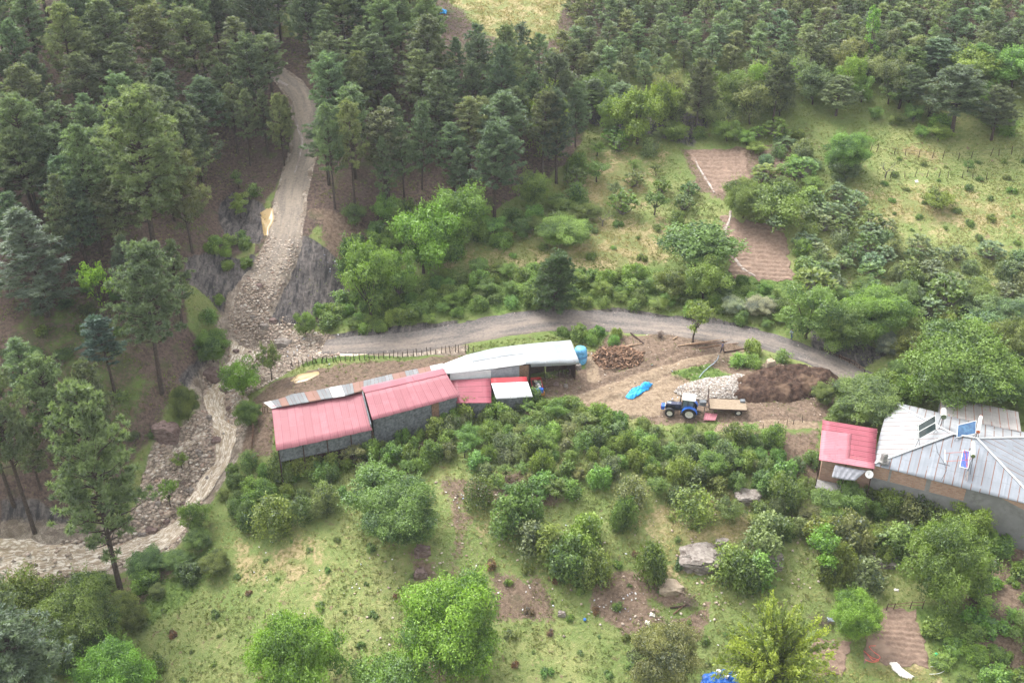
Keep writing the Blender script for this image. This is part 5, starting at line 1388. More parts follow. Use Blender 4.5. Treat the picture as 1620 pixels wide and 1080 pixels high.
for u, v in ((884, 597), (905, 590), (862, 598)):
    p = hp(u, v); MB().cyl((p.x - O.x, p.y - O.y, p.z - .2 - O.z), (p.x - O.x, p.y - O.y, 2.45 - O.z), .06, n=8).build("post", DARKW, shd)
p = hp(893, 598); MB().cyl((p.x, p.y, p.z), (p.x - .9, p.y + .8, 2.2), .05, n=7).build("leaning_pole", DARKW)
tag(bpy.data.objects["leaning_pole"], "dark pole leaning against the front of the open shed", "pole")

# ---- hip roofed house
E0, Fr_, Br_, B0 = P(1379, 735, 1.3), P(1650, 803.5, 1.3), P(1656, 691, 1.3), P(1407, 634, 1.3)
N1, N2_ = P(1508, 686.5, 3.9), P(1546, 693.5, 3.9)
O = Vector((P(1500, 740, 0).x, P(1500, 740, 0).y, -5))
hs_ = empty("house", O, 0, "house with a big hipped roof of rust streaked grey metal and half plastered brick walls", "house")
def tri_roof(name, pts, mat, ridge_dir, lab):
    """planar roof face with standing ribs; ribs run down the slope"""
    pts = [Vector(p) for p in pts]; e = (pts[1] - pts[0]).normalized(); n = (pts[1] - pts[0]).cross(pts[2] - pts[0]).normalized()
    if n.z < 0: n = -n
    up = n.cross(e); 
    if up.z < 0: up = -up
    L = (pts[1] - pts[0]).length; V = []; st = []; F = []
    poly = [((p - pts[0]).dot(e), (p - pts[0]).dot(up)) for p in pts]
    step = .11; ns = int(L / step)
    def span(s):
        ys_ = []
        for i in range(len(poly)):
            (x0, y0), (x1, y1) = poly[i], poly[(i + 1) % len(poly)]
            if abs(x1 - x0) > 1e-6 and min(x0, x1) - 1e-6 <= s <= max(x0, x1) + 1e-6: ys_.append(y0 + (y1 - y0) * (s - x0) / (x1 - x0))
        return (min(ys_), max(ys_)) if ys_ else (0, 0)
    xs0, xs1 = min(q[0] for q in poly), max(q[0] for q in poly)
    ns = int((xs1 - xs0) / step); m = 8
    for i in range(ns + 1):
        s = xs0 + (xs1 - xs0) * i / ns; y0, y1 = span(min(max(s, xs0 + 1e-4), xs1 - 1e-4))
        rib = .035 * max(0, 1 - abs(((s / .95) % 1) - .5) / .08) if True else 0
        for j in range(m + 1):
            y = y0 + (y1 - y0) * j / m
            q = pts[0] + e * s + up * y + n * (rib + .012 * math.sin(s * 28) + .02 * float(fbm(s * .6, y * .6, 1, 2, 9)))
            V.append(q - O); st.append((s, y, 0))
    for i in range(ns):
        for j in range(m):
            a = i * (m + 1) + j; F.append((a, a + m + 1, a + m + 2, a + 1))
    V = np.array([tuple(v) for v in V]); F = np.array(F)
    mid = len(F) // 2; v0 = V[F[mid]]
    if np.cross(v0[1] - v0[0], v0[2] - v0[0])[2] < 0: F = F[:, ::-1]
    o = link(np_mesh(name, V, F, {'st': ('POINT', 'FLOAT_VECTOR', np.array(st))}, False, [mat]), name, hs_)
    mm = o.modifiers.new("thick", 'SOLIDIFY'); mm.thickness = .05; mm.offset = -1
    o['label'] = lab
    return o
tri_roof("roof", [E0, Fr_, N2_, N1], OLDM, 0, "grey front roof slope with rusty seams")
tri_roof("roof", [B0, E0, N1], OLDM_LIT, 0, "pale left roof slope with sunlight coloured in and rusty seams")
tri_roof("roof", [Fr_, Br_, N2_], OLDM, 0, "grey right roof slope with rusty seams")
tri_roof("roof", [Br_, B0, N1, N2_], OLDM_LIT, 0, "white rear roof slope with sunlight coloured in and rusty seams")
capm = M("ridge_cap", (.62, .63, .64), .5, var=.15, sc=2)
for p, q in ((E0, N1), (N1, N2_), (N2_, Fr_), (N2_, Br_), (N1, B0)):
    u = Vector((0, 0, .05)); MB().cyl(p - O + u, q - O + u, .10, n=8).build("ridge_cap", capm, hs_)
def brick_mat():
    t = NT("rough_brick"); c = t.coords()
    b = t.new("ShaderNodeTexBrick"); t.l.new(t.map(c, (1, 1, 1), (math.radians(90), 0, 0)), b.inputs['Vector'])
    t.set(b.inputs['Color1'], (.34, .16, .10)); t.set(b.inputs['Color2'], (.50, .29, .20)); t.set(b.inputs['Mortar'], (.33, .27, .23))
    b.inputs['Scale'].default_value = 1.0; b.inputs['Brick Width'].default_value = .38; b.inputs['Row Height'].default_value = .16; b.inputs['Mortar Size'].default_value = .03
    n = t.noise(c, 3, 5, .7)
    return t.pbr(t.mix(t.ramp(n, .45, .7), b.outputs[0], t.mix(.5, b.outputs[0], (.45, .33, .26))), .9, 0, t.bump(n, .8, .05), .2)
BRICK = brick_mat()
PLAST = M("grey_plaster", (.21, .205, .205), .9, var=.12, sc=.8, bump=.2, dirt=(.16, .155, .15))
CONC = M("concrete", (.25, .24, .23), .9, var=.15, sc=2)
fd = (Fr_ - E0).normalized(); fn = Vector((-fd.y, fd.x, 0)).normalized(); LF = (Fr_ - E0).length
q0, q1 = E0 + fd * .25 + fn * .35, Fr_ - fd * .3 + fn * .35
gw = lambda p: float(interp(p.x, p.y)) - .5
spans = [(.0, .10, 'b'), (.10, .115, 'c'), (.115, .33, 'b'), (.33, .36, 'c'), (.36, .57, 'b'), (.57, 1.0, 'p')]
for s0, s1, k in spans:
    A_, B_ = q0.lerp(q1, s0), q0.lerp(q1, s1)
    if k == 'p':
        wallpart("wall", A_, B_, 1.28, 1.28, gw(A_), gw(B_), PLAST, hs_, O, .24)['label'] = "grey plastered front wall"
    else:
        wallpart("wall" if k == 'b' else "column", A_, B_, 1.28, 1.28, -.55, -.55, BRICK if k == 'b' else CONC, hs_, O, .2 if k == 'b' else .27)
        wallpart("wall", A_, B_, -.55, -.55, gw(A_), gw(B_), PLAST, hs_, O, .24)
A_, B_ = q0.lerp(q1, .76) - fn * .13, q0.lerp(q1, .99) - fn * .13
for k_ in range(1):
    m = MB(); m.add([Vector((A_.x, A_.y, 1.2)) - O, Vector((B_.x, B_.y, 1.2)) - O, Vector((B_.x, B_.y, -.1)) - O], [(0, 2, 1)]); bo = m.build("bare_brick_patch", BRICK, hs_)
    mm = bo.modifiers.new("thick", 'SOLIDIFY'); mm.thickness = .03
s0_, s1_ = B0 + fd * .3 - fn * .3, E0 + fd * .3 + fn * .3
wallpart("wall", s0_, s1_, 1.28, 1.28, gw(s0_), gw(s1_), BRICK, hs_, O, .2)
s2_ = Br_ - fd * .3 - fn * .3
wallpart("wall", s0_, s2_, 1.25, 1.25, gw(s0_), gw(s2_), BRICK, hs_, O, .2)
wallpart("wall", s2_, Fr_ - fd * .3 + fn * .3, 1.25, 1.25, gw(s2_), gw(Fr_), PLAST, hs_, O, .2)
ch = P(1398, 728, 1.9)
MB().box(ch - O + Vector((0, 0, .2)), (.55, .55, 1.3), .3).box(ch - O + Vector((0, 0, .9)), (.42, .42, .12), .3).build("chimney", CONC, hs_, .02)
MB().box(ch - O + Vector((.05, 0, -.12)), (1.1, .9, .12), -.45).build("chimney_flashing", CONC, hs_)

# rear shed roof
RA, RB, RC, RD = P(1488, 625.5, 2.0), P(1611, 651, 2.0), P(1616, 683, 1.62), P(1488, 656, 1.5)
O2 = Vector((RC.x, RC.y, -1.5))
rs = empty("rear_shed", O2, 0, "narrow shed with a rust stained pale roof behind the hipped house", "shed")
sheet("roof", RA, RB, RC, RD, WGREY, rs, O2, pitch=.3, amp=.02)
for p_, q_ in ((RA, RB), (RA, RD), (RB, RC)):
    wallpart("wall", p_ + Vector((.12, -.12, 0)) if p_ is RA else p_ + Vector((-.12, -.1, 0)), q_ + Vector((-.12, -.1, 0)), p_.z - .08, q_.z - .08, gw(p_), gw(q_), PLAST, rs, O2)

# pink annex
A0, A1, A2, A3 = P(1301.4, 664, 1.9), P(1387.6, 678, 1.95), P(1384, 742, 1.38), P(1295.5, 727.5, 1.2)
O3 = Vector((A3.x, A3.y, -4))
an = empty("annex", O3, 0, "small annex with a two toned pink ribbed roof joined to the metal roofed house", "annex")
sheet("roof", A0, A1, A2, A3, PINKD, an, O3, pitch=.3, amp=.03, along=1)
def ann(s, t): return (A0 * (1 - s) + A1 * s) * (1 - t) + (A3 * (1 - s) + A2 * s) * t
up_ = Vector((0, 0, .06))
sheet("roof_panel", ann(.0, .27) + up_, ann(.54, .24) + up_, ann(.54, .86) + up_, ann(0, 1) + up_, PINKL, an, O3, pitch=.3, amp=.03, along=1)['label'] = "lighter pink roof panel"
sheet("roof_panel", ann(.0, .86) + up_ * 1.4, ann(1.0, .86) + up_ * 1.4, ann(1.0, 1.01) + up_ * 1.4, ann(0, 1.01) + up_ * 1.4, PINKL, an, O3, pitch=.3, amp=.03, along=1)['label'] = "light pink strip along the eave"
wb0, wb1 = inset(A3, A2, .5, 1.5), inset(A2, A3, .1, -1.5)
wallpart("wall", wb0, wb1, 1.35, 1.45, gw(wb0), gw(wb1), BRICK, an, O3, .2)
wc0 = inset(A0, A1, .4, -.4)
wallpart("wall", wc0, wb0, 1.8, 1.3, gw(wc0), gw(wb0), BRICK, an, O3, .2)
wallpart("wall", wc0, A1 + Vector((0, -.4, 0)), 1.8, 1.8, gw(wc0), gw(A1), BRICK, an, O3, .2)
for f in (.03, .5, .97):
    p = A3.lerp(A2, f) + Vector((0, .15, 0)); MB().cyl(p - O3 - Vector((0, 0, .08)), Vector((p.x, p.y, float(interp(p.x, p.y)) - .2)) - O3, .06, n=8).build("post", DARKW, an)
aw = [P(1321, 735, 1.0), P(1371, 744, 1.05), P(1352, 760, .1), P(1315.5, 755, .1)]
o = sheet("awning", *aw, GCLOTH, an, O3, pitch=.7, amp=.04, sag=.25); o['label'] = "sagging grey cloth awning"
MB().box(A3.lerp(A2, .5) - O3 - Vector((0, -.6, 3.9)), ((A2 - A3).length - .6, 1.6, .12), math.atan2(A2.y - A3.y, A2.x - A3.x)).build("porch_floor", CONC, an)

# satellite dish
dpos = P(1375.5, 750, .7); dd = (Vector((0, 0, CAMZ)) - dpos).normalized(); dd = (dd + Vector((-.2, -.1, .0))).normalized()
dish = empty("satellite_dish", (dpos.x, dpos.y, dpos.z - .5), 0, "round white satellite dish below the pink annex eave", "satellite dish")
od = Vector((dpos.x, dpos.y, dpos.z - .5)); prof = []
DW = M("dish_white", (.75, .74, .72), .5, var=.06, sc=3)
m = MB(); n = 24; x = dd.cross(Vector((0, 0, 1))).normalized(); y = dd.cross(x)
rings = [0.001, .15, .3, .45]
vs = [dpos - od + (x * math.cos(2 * math.pi * k / n) + y * math.sin(2 * math.pi * k / n)) * r + dd * (r * r * .55) for r in rings for k in range(n)]
m.add(vs, [(i * n + k, i * n + (k + 1) % n, (i + 1) * n + (k + 1) % n, (i + 1) * n + k) for i in range(3) for k in range(n)])
o = m.build("reflector", DW, dish, smooth=True); mm = o.modifiers.new("t", 'SOLIDIFY'); mm.thickness = .02
STEEL = M("dark_steel", (.10, .10, .11), .5, .4, var=.2, sc=5)
MB().cyl(dpos - od + dd * .12, dpos - od + dd * .5 - y * .05, .015).box(dpos - od + dd * .5, (.07, .07, .1)).build("feed_arm", STEEL, dish)
MB().cyl(dpos - od - dd * .02, dpos - od - dd * .3 - Vector((0, 0, .3)), .03).cyl(dpos - od - dd * .3 - Vector((0, 0, .3)), dpos - od - dd * .9 - Vector((0, 0, .3)), .03).build("bracket", STEEL, dish)

# ---- solar water heaters
PANG = M("dark_collector_glass", (.055, .075, .07), .12, 0, var=.15, sc=2, bump=0, spec=.6)
PANB = M("blue_collector_glass", (.10, .22, .38), .15, 0, var=.25, sc=3, bump=0, spec=.6)
BLUEP = M("deep_blue_paint", (.05, .08, .30), .45, var=.25, sc=5)
TANKW = M("tank_white", (.78, .78, .75), .4, var=.05, sc=3)
REDPIPE = M("red_pipe", (.5, .12, .07), .5, var=.2, sc=8)
def slab(parent, org, q, th, mat, name, fr=None):
    q = [Vector(p) for p in q]; n = (q[1] - q[0]).cross(q[3] - q[0]).normalized()
    if n.dot(Vector((0, -.5, .5))) < 0: n = -n
    o = MB().hexa([p - org - n * th for p in q][::1], [p - org for p in q]).build(name, mat, parent)
    if fr:
        m = MB()
        for i in range(4): m.cyl(q[i] - org, q[(i + 1) % 4] - org, .035, n=6)
        m.build("panel_frame", fr, parent)
    return o
def heater(lab, panels, pmat, tank, tr, tmat, endm, legs, extra=None):
    org = Vector((tank[0].x, tank[0].y, tank[0].z - 1.2))
    t = empty("solar_water_heater", org, 0, lab, "solar heater", "solar water heaters on the metal roof")
    for q in panels: slab(t, org, q, .1, pmat, "collector_panel", TANKW)
    if pmat is PANB:
        q = panels[0]; m = MB()
        for k in range(1, 14): a = q[0].lerp(q[1], k / 14); b = q[3].lerp(q[2], k / 14); m.cyl(a - org, b - org, .018, n=5)
        m.build("vacuum_tubes", BLUEP, t)
    MB().cyl(tank[0] - org, tank[1] - org, tr, n=20).build("tank", tmat, t, .03, True)
    d = (tank[1] - tank[0]).normalized()
    MB().cyl(tank[0] - org - d * .03, tank[0] - org + d * .06, tr * 1.03, n=20).cyl(tank[1] - org - d * .06, tank[1] - org + d * .03, tr * 1.03, n=20).build("end_cap", endm, t, .01)
    for a, b in legs: MB().cyl(a - org, b - org, .03, n=6).build("stand_leg", STEEL, t)
    for f in (extra or []): f(t, org)
    return t
def rz_(p, z): return Vector((p.x, p.y, z))
def roofz(p):  # height of the roof plane below a point
    best = 1.3
    for tri in ((E0, Fr_, N2_), (E0, N2_, N1), (B0, E0, N1), (Fr_, Br_, N2_), (Br_, B0, N1), (Br_, N1, N2_)):
        a, b, c = tri; den = (b.y - c.y) * (a.x - c.x) + (c.x - b.x) * (a.y - c.y)
        l1 = ((b.y - c.y) * (p.x - c.x) + (c.x - b.x) * (p.y - c.y)) / den; l2 = ((c.y - a.y) * (p.x - c.x) + (a.x - c.x) * (p.y - c.y)) / den; l3 = 1 - l1 - l2
        if min(l1, l2, l3) > -.02: best = max(best, l1 * a.z + l2 * b.z + l3 * c.z)
    return best
def legs_for(pts): return [(p, rz_(p + Vector((dx, dy, 0)), roofz(p + Vector((dx, dy, 0))))) for p in pts for dx, dy in ((-.25, -.1), (.25, .1))]
top_ = [P(1452.8, 672.2, 4.9), P(1479.4, 656.7, 4.9), P(1480.2, 667.5, 4.35), P(1453.2, 682.5, 4.35)]
low_ = [P(1453.2, 683.2, 4.3), P(1480.2, 668.2, 4.3), P(1480.8, 679.2, 3.7), P(1453.9, 694, 3.7)]
tk = [P(1493, 659.5, 5.0), P(1493, 648, 5.0)]
heater("solar water heater with two dark green glass collectors on the left of the metal roof", [top_, low_], PANG, tk, .3, TANKW, M("green_cap", (.10, .13, .07), .6), legs_for(tk) + legs_for([low_[2], low_[3]]))
pb_ = [P(1515.6, 672.2, 4.9), P(1544.4, 665, 4.9), P(1543.3, 685.6, 3.9), P(1513.9, 691.7, 3.9)]
tk = [P(1547.5, 683, 4.75), P(1552, 659, 4.75)]
heater("solar water heater with a pale blue tube collector and rust red tank ends", [pb_], PANB, tk, .2, TANKW, M("rust_red", (.42, .13, .06), .7), legs_for(tk) + legs_for([pb_[2], pb_[3]]))
tk = [P(1539.5, 721.5, 4.6), P(1539.5, 699.5, 4.6)]
pp_ = [P(1524, 711.5, 3.9), P(1534, 713.5, 3.9), P(1531, 741, 3.1), P(1518.5, 738, 3.1)]
def pipes(t, org):
    q0_, q1_ = P(1493, 716.5, 3.6), P(1531, 714.5, 3.9); q2_, q3_ = P(1497, 729.5, 3.2), P(1534, 727, 3.8)
    MB().tube([q0_ - org, q1_ - org, pp_[2] - org], .022).tube([q2_ - org, q3_ - org, tk[0] - org], .022).tube([pp_[0] - org + Vector((.1, 0, .08)), pp_[2] - org + Vector((-.1, 0, .08))], .03).build("pipe", REDPIPE, t)
    MB().cyl(P(1495, 711, 3.7) - org, P(1495, 731, 3.1) - org, .05, n=8).build("header_pipe", M("pale_blue_pipe", (.45, .55, .65), .5), t)
heater("lowest solar water heater with a small deep blue panel and red pipes", [pp_], M("panel_blue", (.08, .13, .42), .3, var=.4, sc=6), tk, .22, TANKW, M("green_cap2", (.12, .15, .06), .6), legs_for(tk), [pipes])
# cable over the roof and down to the bushes
cb = [P(1480, 700, 3.9), P(1483, 716, 3.5), P(1494, 733, 3.0), P(1497, 745, 2.6), P(1489, 760, 1.7)]
tag(MB().tube([p + Vector((0, 0, .06)) for p in cb], .03).build("cable", STEEL), "black cable curling down the grey front roof slope", "cable")
hz = [P(1531, 745, 2.75), P(1527, 760, 1.6), P(1505, 790, -2.5)]; hz2 = [P(1532, 745, 2.75), P(1529, 764, 1.45), P(1512, 792, -2.8)]
tag(MB().tube(hz, .025).build("hose", M("pale_hose", (.7, .62, .56), .5)), "left pale hose hanging from the roof edge to the bushes", "hose", "pale hoses off the roof")
tag(MB().tube(hz2, .025).build("hose", M("pink_hose", (.7, .5, .45), .5)), "right pinkish hose hanging from the roof edge to the bushes", "hose", "pale hoses off the roof")
br_ = [P(1485, 731.5, 3.1), P(1503, 736.5, 3.0)]
tag(MB().cyl(br_[0], br_[1], .04).build("metal_rail", STEEL), "short dark rail lying across the front roof slope", "rail")

# ------------------------------------------------------------------ tractor and trailer
NAVY = M("navy_paint", (.018, .022, .06), .3, 0, var=.2, sc=4, bump=.05, spec=.5)
BLUE = M("tractor_blue", (.02, .12, .50), .35, 0, var=.15, sc=4, bump=.05, spec=.5)
TYRE = M("tyre_rubber", (.022, .021, .02), .85, var=.3, sc=12, bump=.6, dirt=(.10, .07, .05))
RIMW = M("rim_cream", (.62, .60, .54), .5, var=.1, sc=8)
GLASS = M("cab_glass", (.10, .13, .16), .08, 0, var=.2, sc=2, bump=0, spec=.8)
ROOFW = M("cab_roof_white", (.80, .80, .76), .45, var=.05, sc=3)
BLACK = M("black_plastic", (.02, .02, .022), .6, var=.2, sc=6)
REDL = M("tail_red", (.5, .03, .02), .3)
def wheel(parent, c, r, w, name="wheel"):
    we = empty(name, c); we.parent = parent
    m = MB(); pr = [(r * .62, -w / 2), (r * .93, -w / 2), (r, -w * .32), (r, w * .32), (r * .93, w / 2), (r * .62, w / 2)]
    m.lathe(pr, (0, 0, 0), (0, 1, 0), 36)
    for k in range(22):
        a = 2 * math.pi * k / 22
        for sgn in (-1, 1):
            m.box((math.cos(a) * r * 1.0, sgn * w * .22, math.sin(a) * r * 1.0), (.07, w * .5, .07), 0, -a, sgn * .0)
    m.build("tyre", TYRE, we)
    m = MB().lathe([(r * .64, -w * .42), (r * .64, w * .42), (r * .52, w * .42), (r * .50, w * .1), (r * .50, -w * .1), (r * .52, -w * .42)], (0, 0, 0), (0, 1, 0), 30)
    m.cyl((0, -w * .12, 0), (0, w * .12, 0), r * .5, n=24).cyl((0, -w * .3, 0), (0, w * .3, 0), r * .18, n=14)
    m.build("rim", RIMW, we, smooth=False)
    return we
rw = hp(1089.5, 663); ang = math.radians(180 - 13)
dirf = Vector((math.cos(ang), math.sin(ang), 0)); lat = Vector((math.sin(ang), -math.cos(ang), 0))   # towards the far side
if lat.y < 0: lat = -lat
o_t = rw + lat * .85; o_t.z = rw.z
tr = empty("tractor", o_t, ang, "blue tractor with white cab roof parked facing left beside the stone heap", "tractor")
for sy in (-1, 1):
    wheel(tr, (0, sy * .85, .80), .80, .45)
    wheel(tr, (2.35, sy * .80, .56), .56, .36)
MB().box((1.95, 0, .85), (2.0, .42, .4)).box((.3, 0, .85), (1.3, .6, .55)).build("chassis", BLACK, tr, .04)
MB().cyl((0, -.85, .8), (0, .85, .8), .12).cyl((2.35, -.8, .56), (2.35, .8, .56), .09).build("axle", BLACK, tr)
hood = MB().hexa([Vector((1.05, -.36, .95)), Vector((2.95, -.30, .95)), Vector((2.95, .30, .95)), Vector((1.05, .36, .95))], [Vector((1.05, -.33, 1.66)), Vector((2.85, -.27, 1.46)), Vector((2.85, .27, 1.46)), Vector((1.05, .33, 1.66))])
hd = hood.build("hood", NAVY, tr, .07)
MB().box((2.2, -.33, 1.2), (.9, .03, .28)).box((2.2, .33, 1.2), (.9, .03, .28)).build("side_grille", BLACK, hd)
MB().box((1.5, 0, 1.64), (.05, .62, .05)).box((2.55, 0, 1.53), (.5, .42, .03)).build("hood_trim", M("hood_grey", (.25, .27, .32), .4), hd)
fw = MB().box((3.25, 0, .85), (.45, .75, .5)); fw.build("front_weight", BLUE, tr, .05)
MB().box((3.0, -.22, 1.18), (.06, .2, .14)).build("headlight", ROOFW, tr); MB().box((3.0, .22, 1.18), (.06, .2, .14)).build("headlight", ROOFW, tr)
MB().box((3.5, -.25, .8), (.04, .14, .14)).box((3.5, .25, .8), (.04, .14, .14)).build("marker_lamp", REDL, tr)
# cab: glazing, pillars, roof
cabb = MB().hexa([Vector((-.45, -.62, 1.25)), Vector((1.0, -.55, 1.25)), Vector((1.0, .55, 1.25)), Vector((-.45, .62, 1.25))], [Vector((-.4, -.62, 2.5)), Vector((.85, -.58, 2.5)), Vector((.85, .58, 2.5)), Vector((-.4, .62, 2.5))])
cb_ = cabb.build("cab", GLASS, tr, .02)
m = MB()
for x0, x1 in ((-.45, -.4), (.28, .26), (1.0, .85)):
    for s in (-1, 1): m.cyl((x0, s * .62 if x0 < .9 else s * .55, 1.2), (x1, s * .62 if x0 < .9 else s * .58, 2.52), .045, n=6)
m.box((.28, 0, 1.22), (1.5, 1.28, .1)).build("pillar_frame", BLACK, cb_)
MB().box((.25, 0, .98), (.9, 1.1, .5)).build("cab_floor", NAVY, cb_, .04)
rf = MB().box((.22, 0, 2.62), (1.62, 1.42, .2)).build("cab_roof", ROOFW, tr, .09)
MB().box((.22, 0, 2.735), (1.2, 1.0, .04)).build("roof_hatch", ROOFW, rf, .015)
for s in (-1, 1):
    m = MB()
    for k in range(8):
        a0, a1 = math.radians(10 + k * 20), math.radians(10 + (k + 1) * 20); r0 = .90
        vs = [(-math.cos(a) * r, s * y, .8 + math.sin(a) * r) for a in (a0, a1) for r, y in ((r0, .55), (r0, 1.08), (r0 + .05, 1.08), (r0 + .05, .55))]
        m.add(vs, [(0, 4, 5, 1), (1, 5, 6, 2), (2, 6, 7, 3), (3, 7, 4, 0), (0, 1, 2, 3), (7, 6, 5, 4)])
    m.build("rear_fender", BLUE, tr, .01)
    m = MB()
    for k in range(6):
        a0, a1 = math.radians(30 + k * 20), math.radians(30 + (k + 1) * 20); r0 = .63
        vs = [(2.35 - math.cos(a) * r, s * y, .56 + math.sin(a) * r) for a in (a0, a1) for r, y in ((r0, .62), (r0, .96), (r0 + .03, .96), (r0 + .03, .62))]
        m.add(vs, [(0, 4, 5, 1), (1, 5, 6, 2), (2, 6, 7, 3), (3, 7, 4, 0), (0, 1, 2, 3), (7, 6, 5, 4)])
    m.build("front_fender", BLACK, tr)
    MB().cyl((1.0, s * .6, 2.1), (1.15, s * 1.0, 2.1), .02).box((1.15, s * 1.08, 2.0), (.05, .18, .3)).build("mirror", BLACK, tr)
    MB().box((.95, s * .62, .75), (.35, .3, .05)).box((.95, s * .65, .45), (.3, .3, .04)).box((.95, s * .62, .6), (.04, .04, .4)).build("step", BLACK, tr)
MB().cyl((1.25, -.42, 1.4), (1.25, -.42, 2.45), .045).cyl((1.25, -.42, 1.5), (1.25, -.42, 1.95), .075).build("exhaust_pipe", STEEL, tr)
MB().box((-.9, 0, .75), (.9, .12, .1)).box((-.85, .35, .55), (.8, .06, .06)).box((-.85, -.35, .55), (.8, .06, .06)).build("hitch", BLACK, tr)

PLANK = NT("trailer_planks"); c = PLANK.coords(); f = PLANK.noise(PLANK.map(c, (1.2, 9, 1)), 2.2, 5, .7)
PLANK = PLANK.pbr(PLANK.mix(PLANK.ramp(f, .35, .65), (.20, .15, .105), (.36, .285, .205)), .85, 0, PLANK.bump(f, .4, .03), .2)
t0, t1, t2, t3 = P(1120, 632, .45), P(1182, 634.5, .45), P(1172, 658.5, .45), P(1121, 655, .45)
og = Vector((t0.x + 2.2, t0.y - 1, float(interp(t0.x + 2.2, t0.y - 1))))
rt = math.atan2(t1.y - t0.y, t1.x - t0.x)
trl = empty("flatbed_trailer", og, rt, "flat wooden bed farm trailer hitched behind the blue tractor", "trailer")
TL, TW = 4.5, 2.1; bz = .45 - og.z
m = MB()
for k in range(14): m.box((0, -TW / 2 + (k + .5) * TW / 14, bz), (TL, TW / 14 - .012, .06))
m.build("bed", PLANK, trl)
MB().box((0, -TW / 2 - .03, bz - .05), (TL, .06, .16)).box((0, TW / 2 + .03, bz - .05), (TL, .06, .16)).box((0, -.5, bz - .15), (TL, .1, .16)).box((0, .5, bz - .15), (TL, .1, .16)).build("frame", DARKW, trl)
MB().box((-TL / 2 - .03, 0, bz + .1), (.06, TW + .12, .25)).cyl((-TL / 2 - .03, TW / 2, bz), (-TL / 2 - .03, TW / 2, bz + 1.5), .05).cyl((-TL / 2 - .03, -TW / 2, bz), (-TL / 2 - .03, -TW / 2, bz + .6), .05).cyl((-TL / 2 - .03, -TW / 2, bz + .5), (-TL / 2 - .03, TW / 2, bz + .9), .04).build("headboard", DARKW, trl)
MB().box((TL / 2 - .35, TW / 2 - .35, bz + .12), (.6, .55, .2)).build("corner_box", BOARD, trl)
for s in (-1, 1):
    w_ = wheel(trl, (1.3, s * .85, .38), .40, .24)
MB().tube([(-TL / 2, -.5, bz - .15), (-TL / 2 - 1.2, 0, bz - .25), (-TL / 2, .5, bz - .15)], .05).cyl((-TL / 2 - 1.1, 0, bz - .25), (-TL / 2 - 1.9, .0, bz - .3), .05).cyl((-TL / 2 - .5, -.5, bz - .2), (-TL / 2 - .5, -.5, .0), .04).build("drawbar", STEEL, trl)
bx = P(1112, 634, .9); tag(MB().box((0, 0, 0), (.75, .6, .45), .1).box((0, 0, .25), (.8, .65, .05), .1).build("toolbox", BOARD, None, .02, loc=(bx.x, bx.y, .6)), "grey box mounted between the tractor and its trailer", "box")

# pink sheet lying in front of the trailer
s_ = [hp(1115, 656) , hp(1135, 658), hp(1131, 669), hp(1112, 668)]
for q in s_: q.z += .35
O = Vector((s_[3].x, s_[3].y, s_[3].z - .3))
ps = sheet("metal_sheet", *s_, PINKL, None, (0, 0, 0), pitch=.3, amp=.03, sag=.15); tag(ps, "loose pink ribbed metal sheet lying at the edge of the thicket by the trailer", "metal sheet")

# red handcart full of scrap
p = hp(850, 622); cart = empty("loaded_trailer", p, math.radians(96), "small red sided trailer heaped with scrap beside the white lean-to roof", "trailer")
RED = M("red_paint", (.45, .05, .045), .5, var=.25, sc=5)
MB().box((.6, 0, .75), (2.4, 1.25, .08)).build("bed", DARKW, cart)
MB().box((.6, -.64, .98), (2.4, .05, .45)).box((1.82, 0, .98), (.05, 1.25, .45)).box((.6, .64, .98), (2.4, .05, .45)).build("side_board", RED, cart)
for s in (-1, 1): wheel(cart, (.5, s * .75, .38), .38, .2)
MB().box((-.75, -.1, .95), (.5, 1.1, .5)).build("blue_panel", BLUE, cart, .03)
MB().box((-1.25, .1, .6), (.7, .8, .9)).build("engine_box", BLACK, cart, .05)
scr = [M("scrap_white", (.7, .7, .68), .6), M("scrap_grey", (.25, .27, .27), .6), M("scrap_green", (.18, .26, .16), .6), M("scrap_cream", (.55, .5, .36), .6)]
for i in range(16):
    m = MB().box(([1.3, -.3, .5, .9][i // 4] + R.uniform(-.25, .3), R.uniform(-.5, .5) if i < 12 else -.48, .88 + R.uniform(0, .2)), (R.uniform(.15, .4), R.uniform(.12, .4), R.uniform(.1, .3)), R.uniform(0, 3), R.uniform(-.5, .5))
    tag(m.build("scrap_piece", scr[i % 4], None, .02), ["white", "grey", "greenish", "cream"][i % 4] + " piece of scrap " + ["at the front", "at the back", "in the middle", "near the side board"][i // 4] + " of the small red trailer's heap", "scrap", "scrap in the small red trailer")
    o = bpy.data.objects[-1] if False else col.objects[-1]
    o.matrix_world = Matrix.Translation(p) @ Matrix.Rotation(math.radians(96), 4, 'Z')
q = hp(858, 624); tag(MB().box((0, 0, .25), (.5, .45, .5), .3).box((0, 0, .52), (.4, .35, .06), .3).build("crate", M("orange_crate", (.6, .27, .08), .6, var=.4, sc=9), None, .02, loc=q), "orange crate beside the small red trailer", "crate")

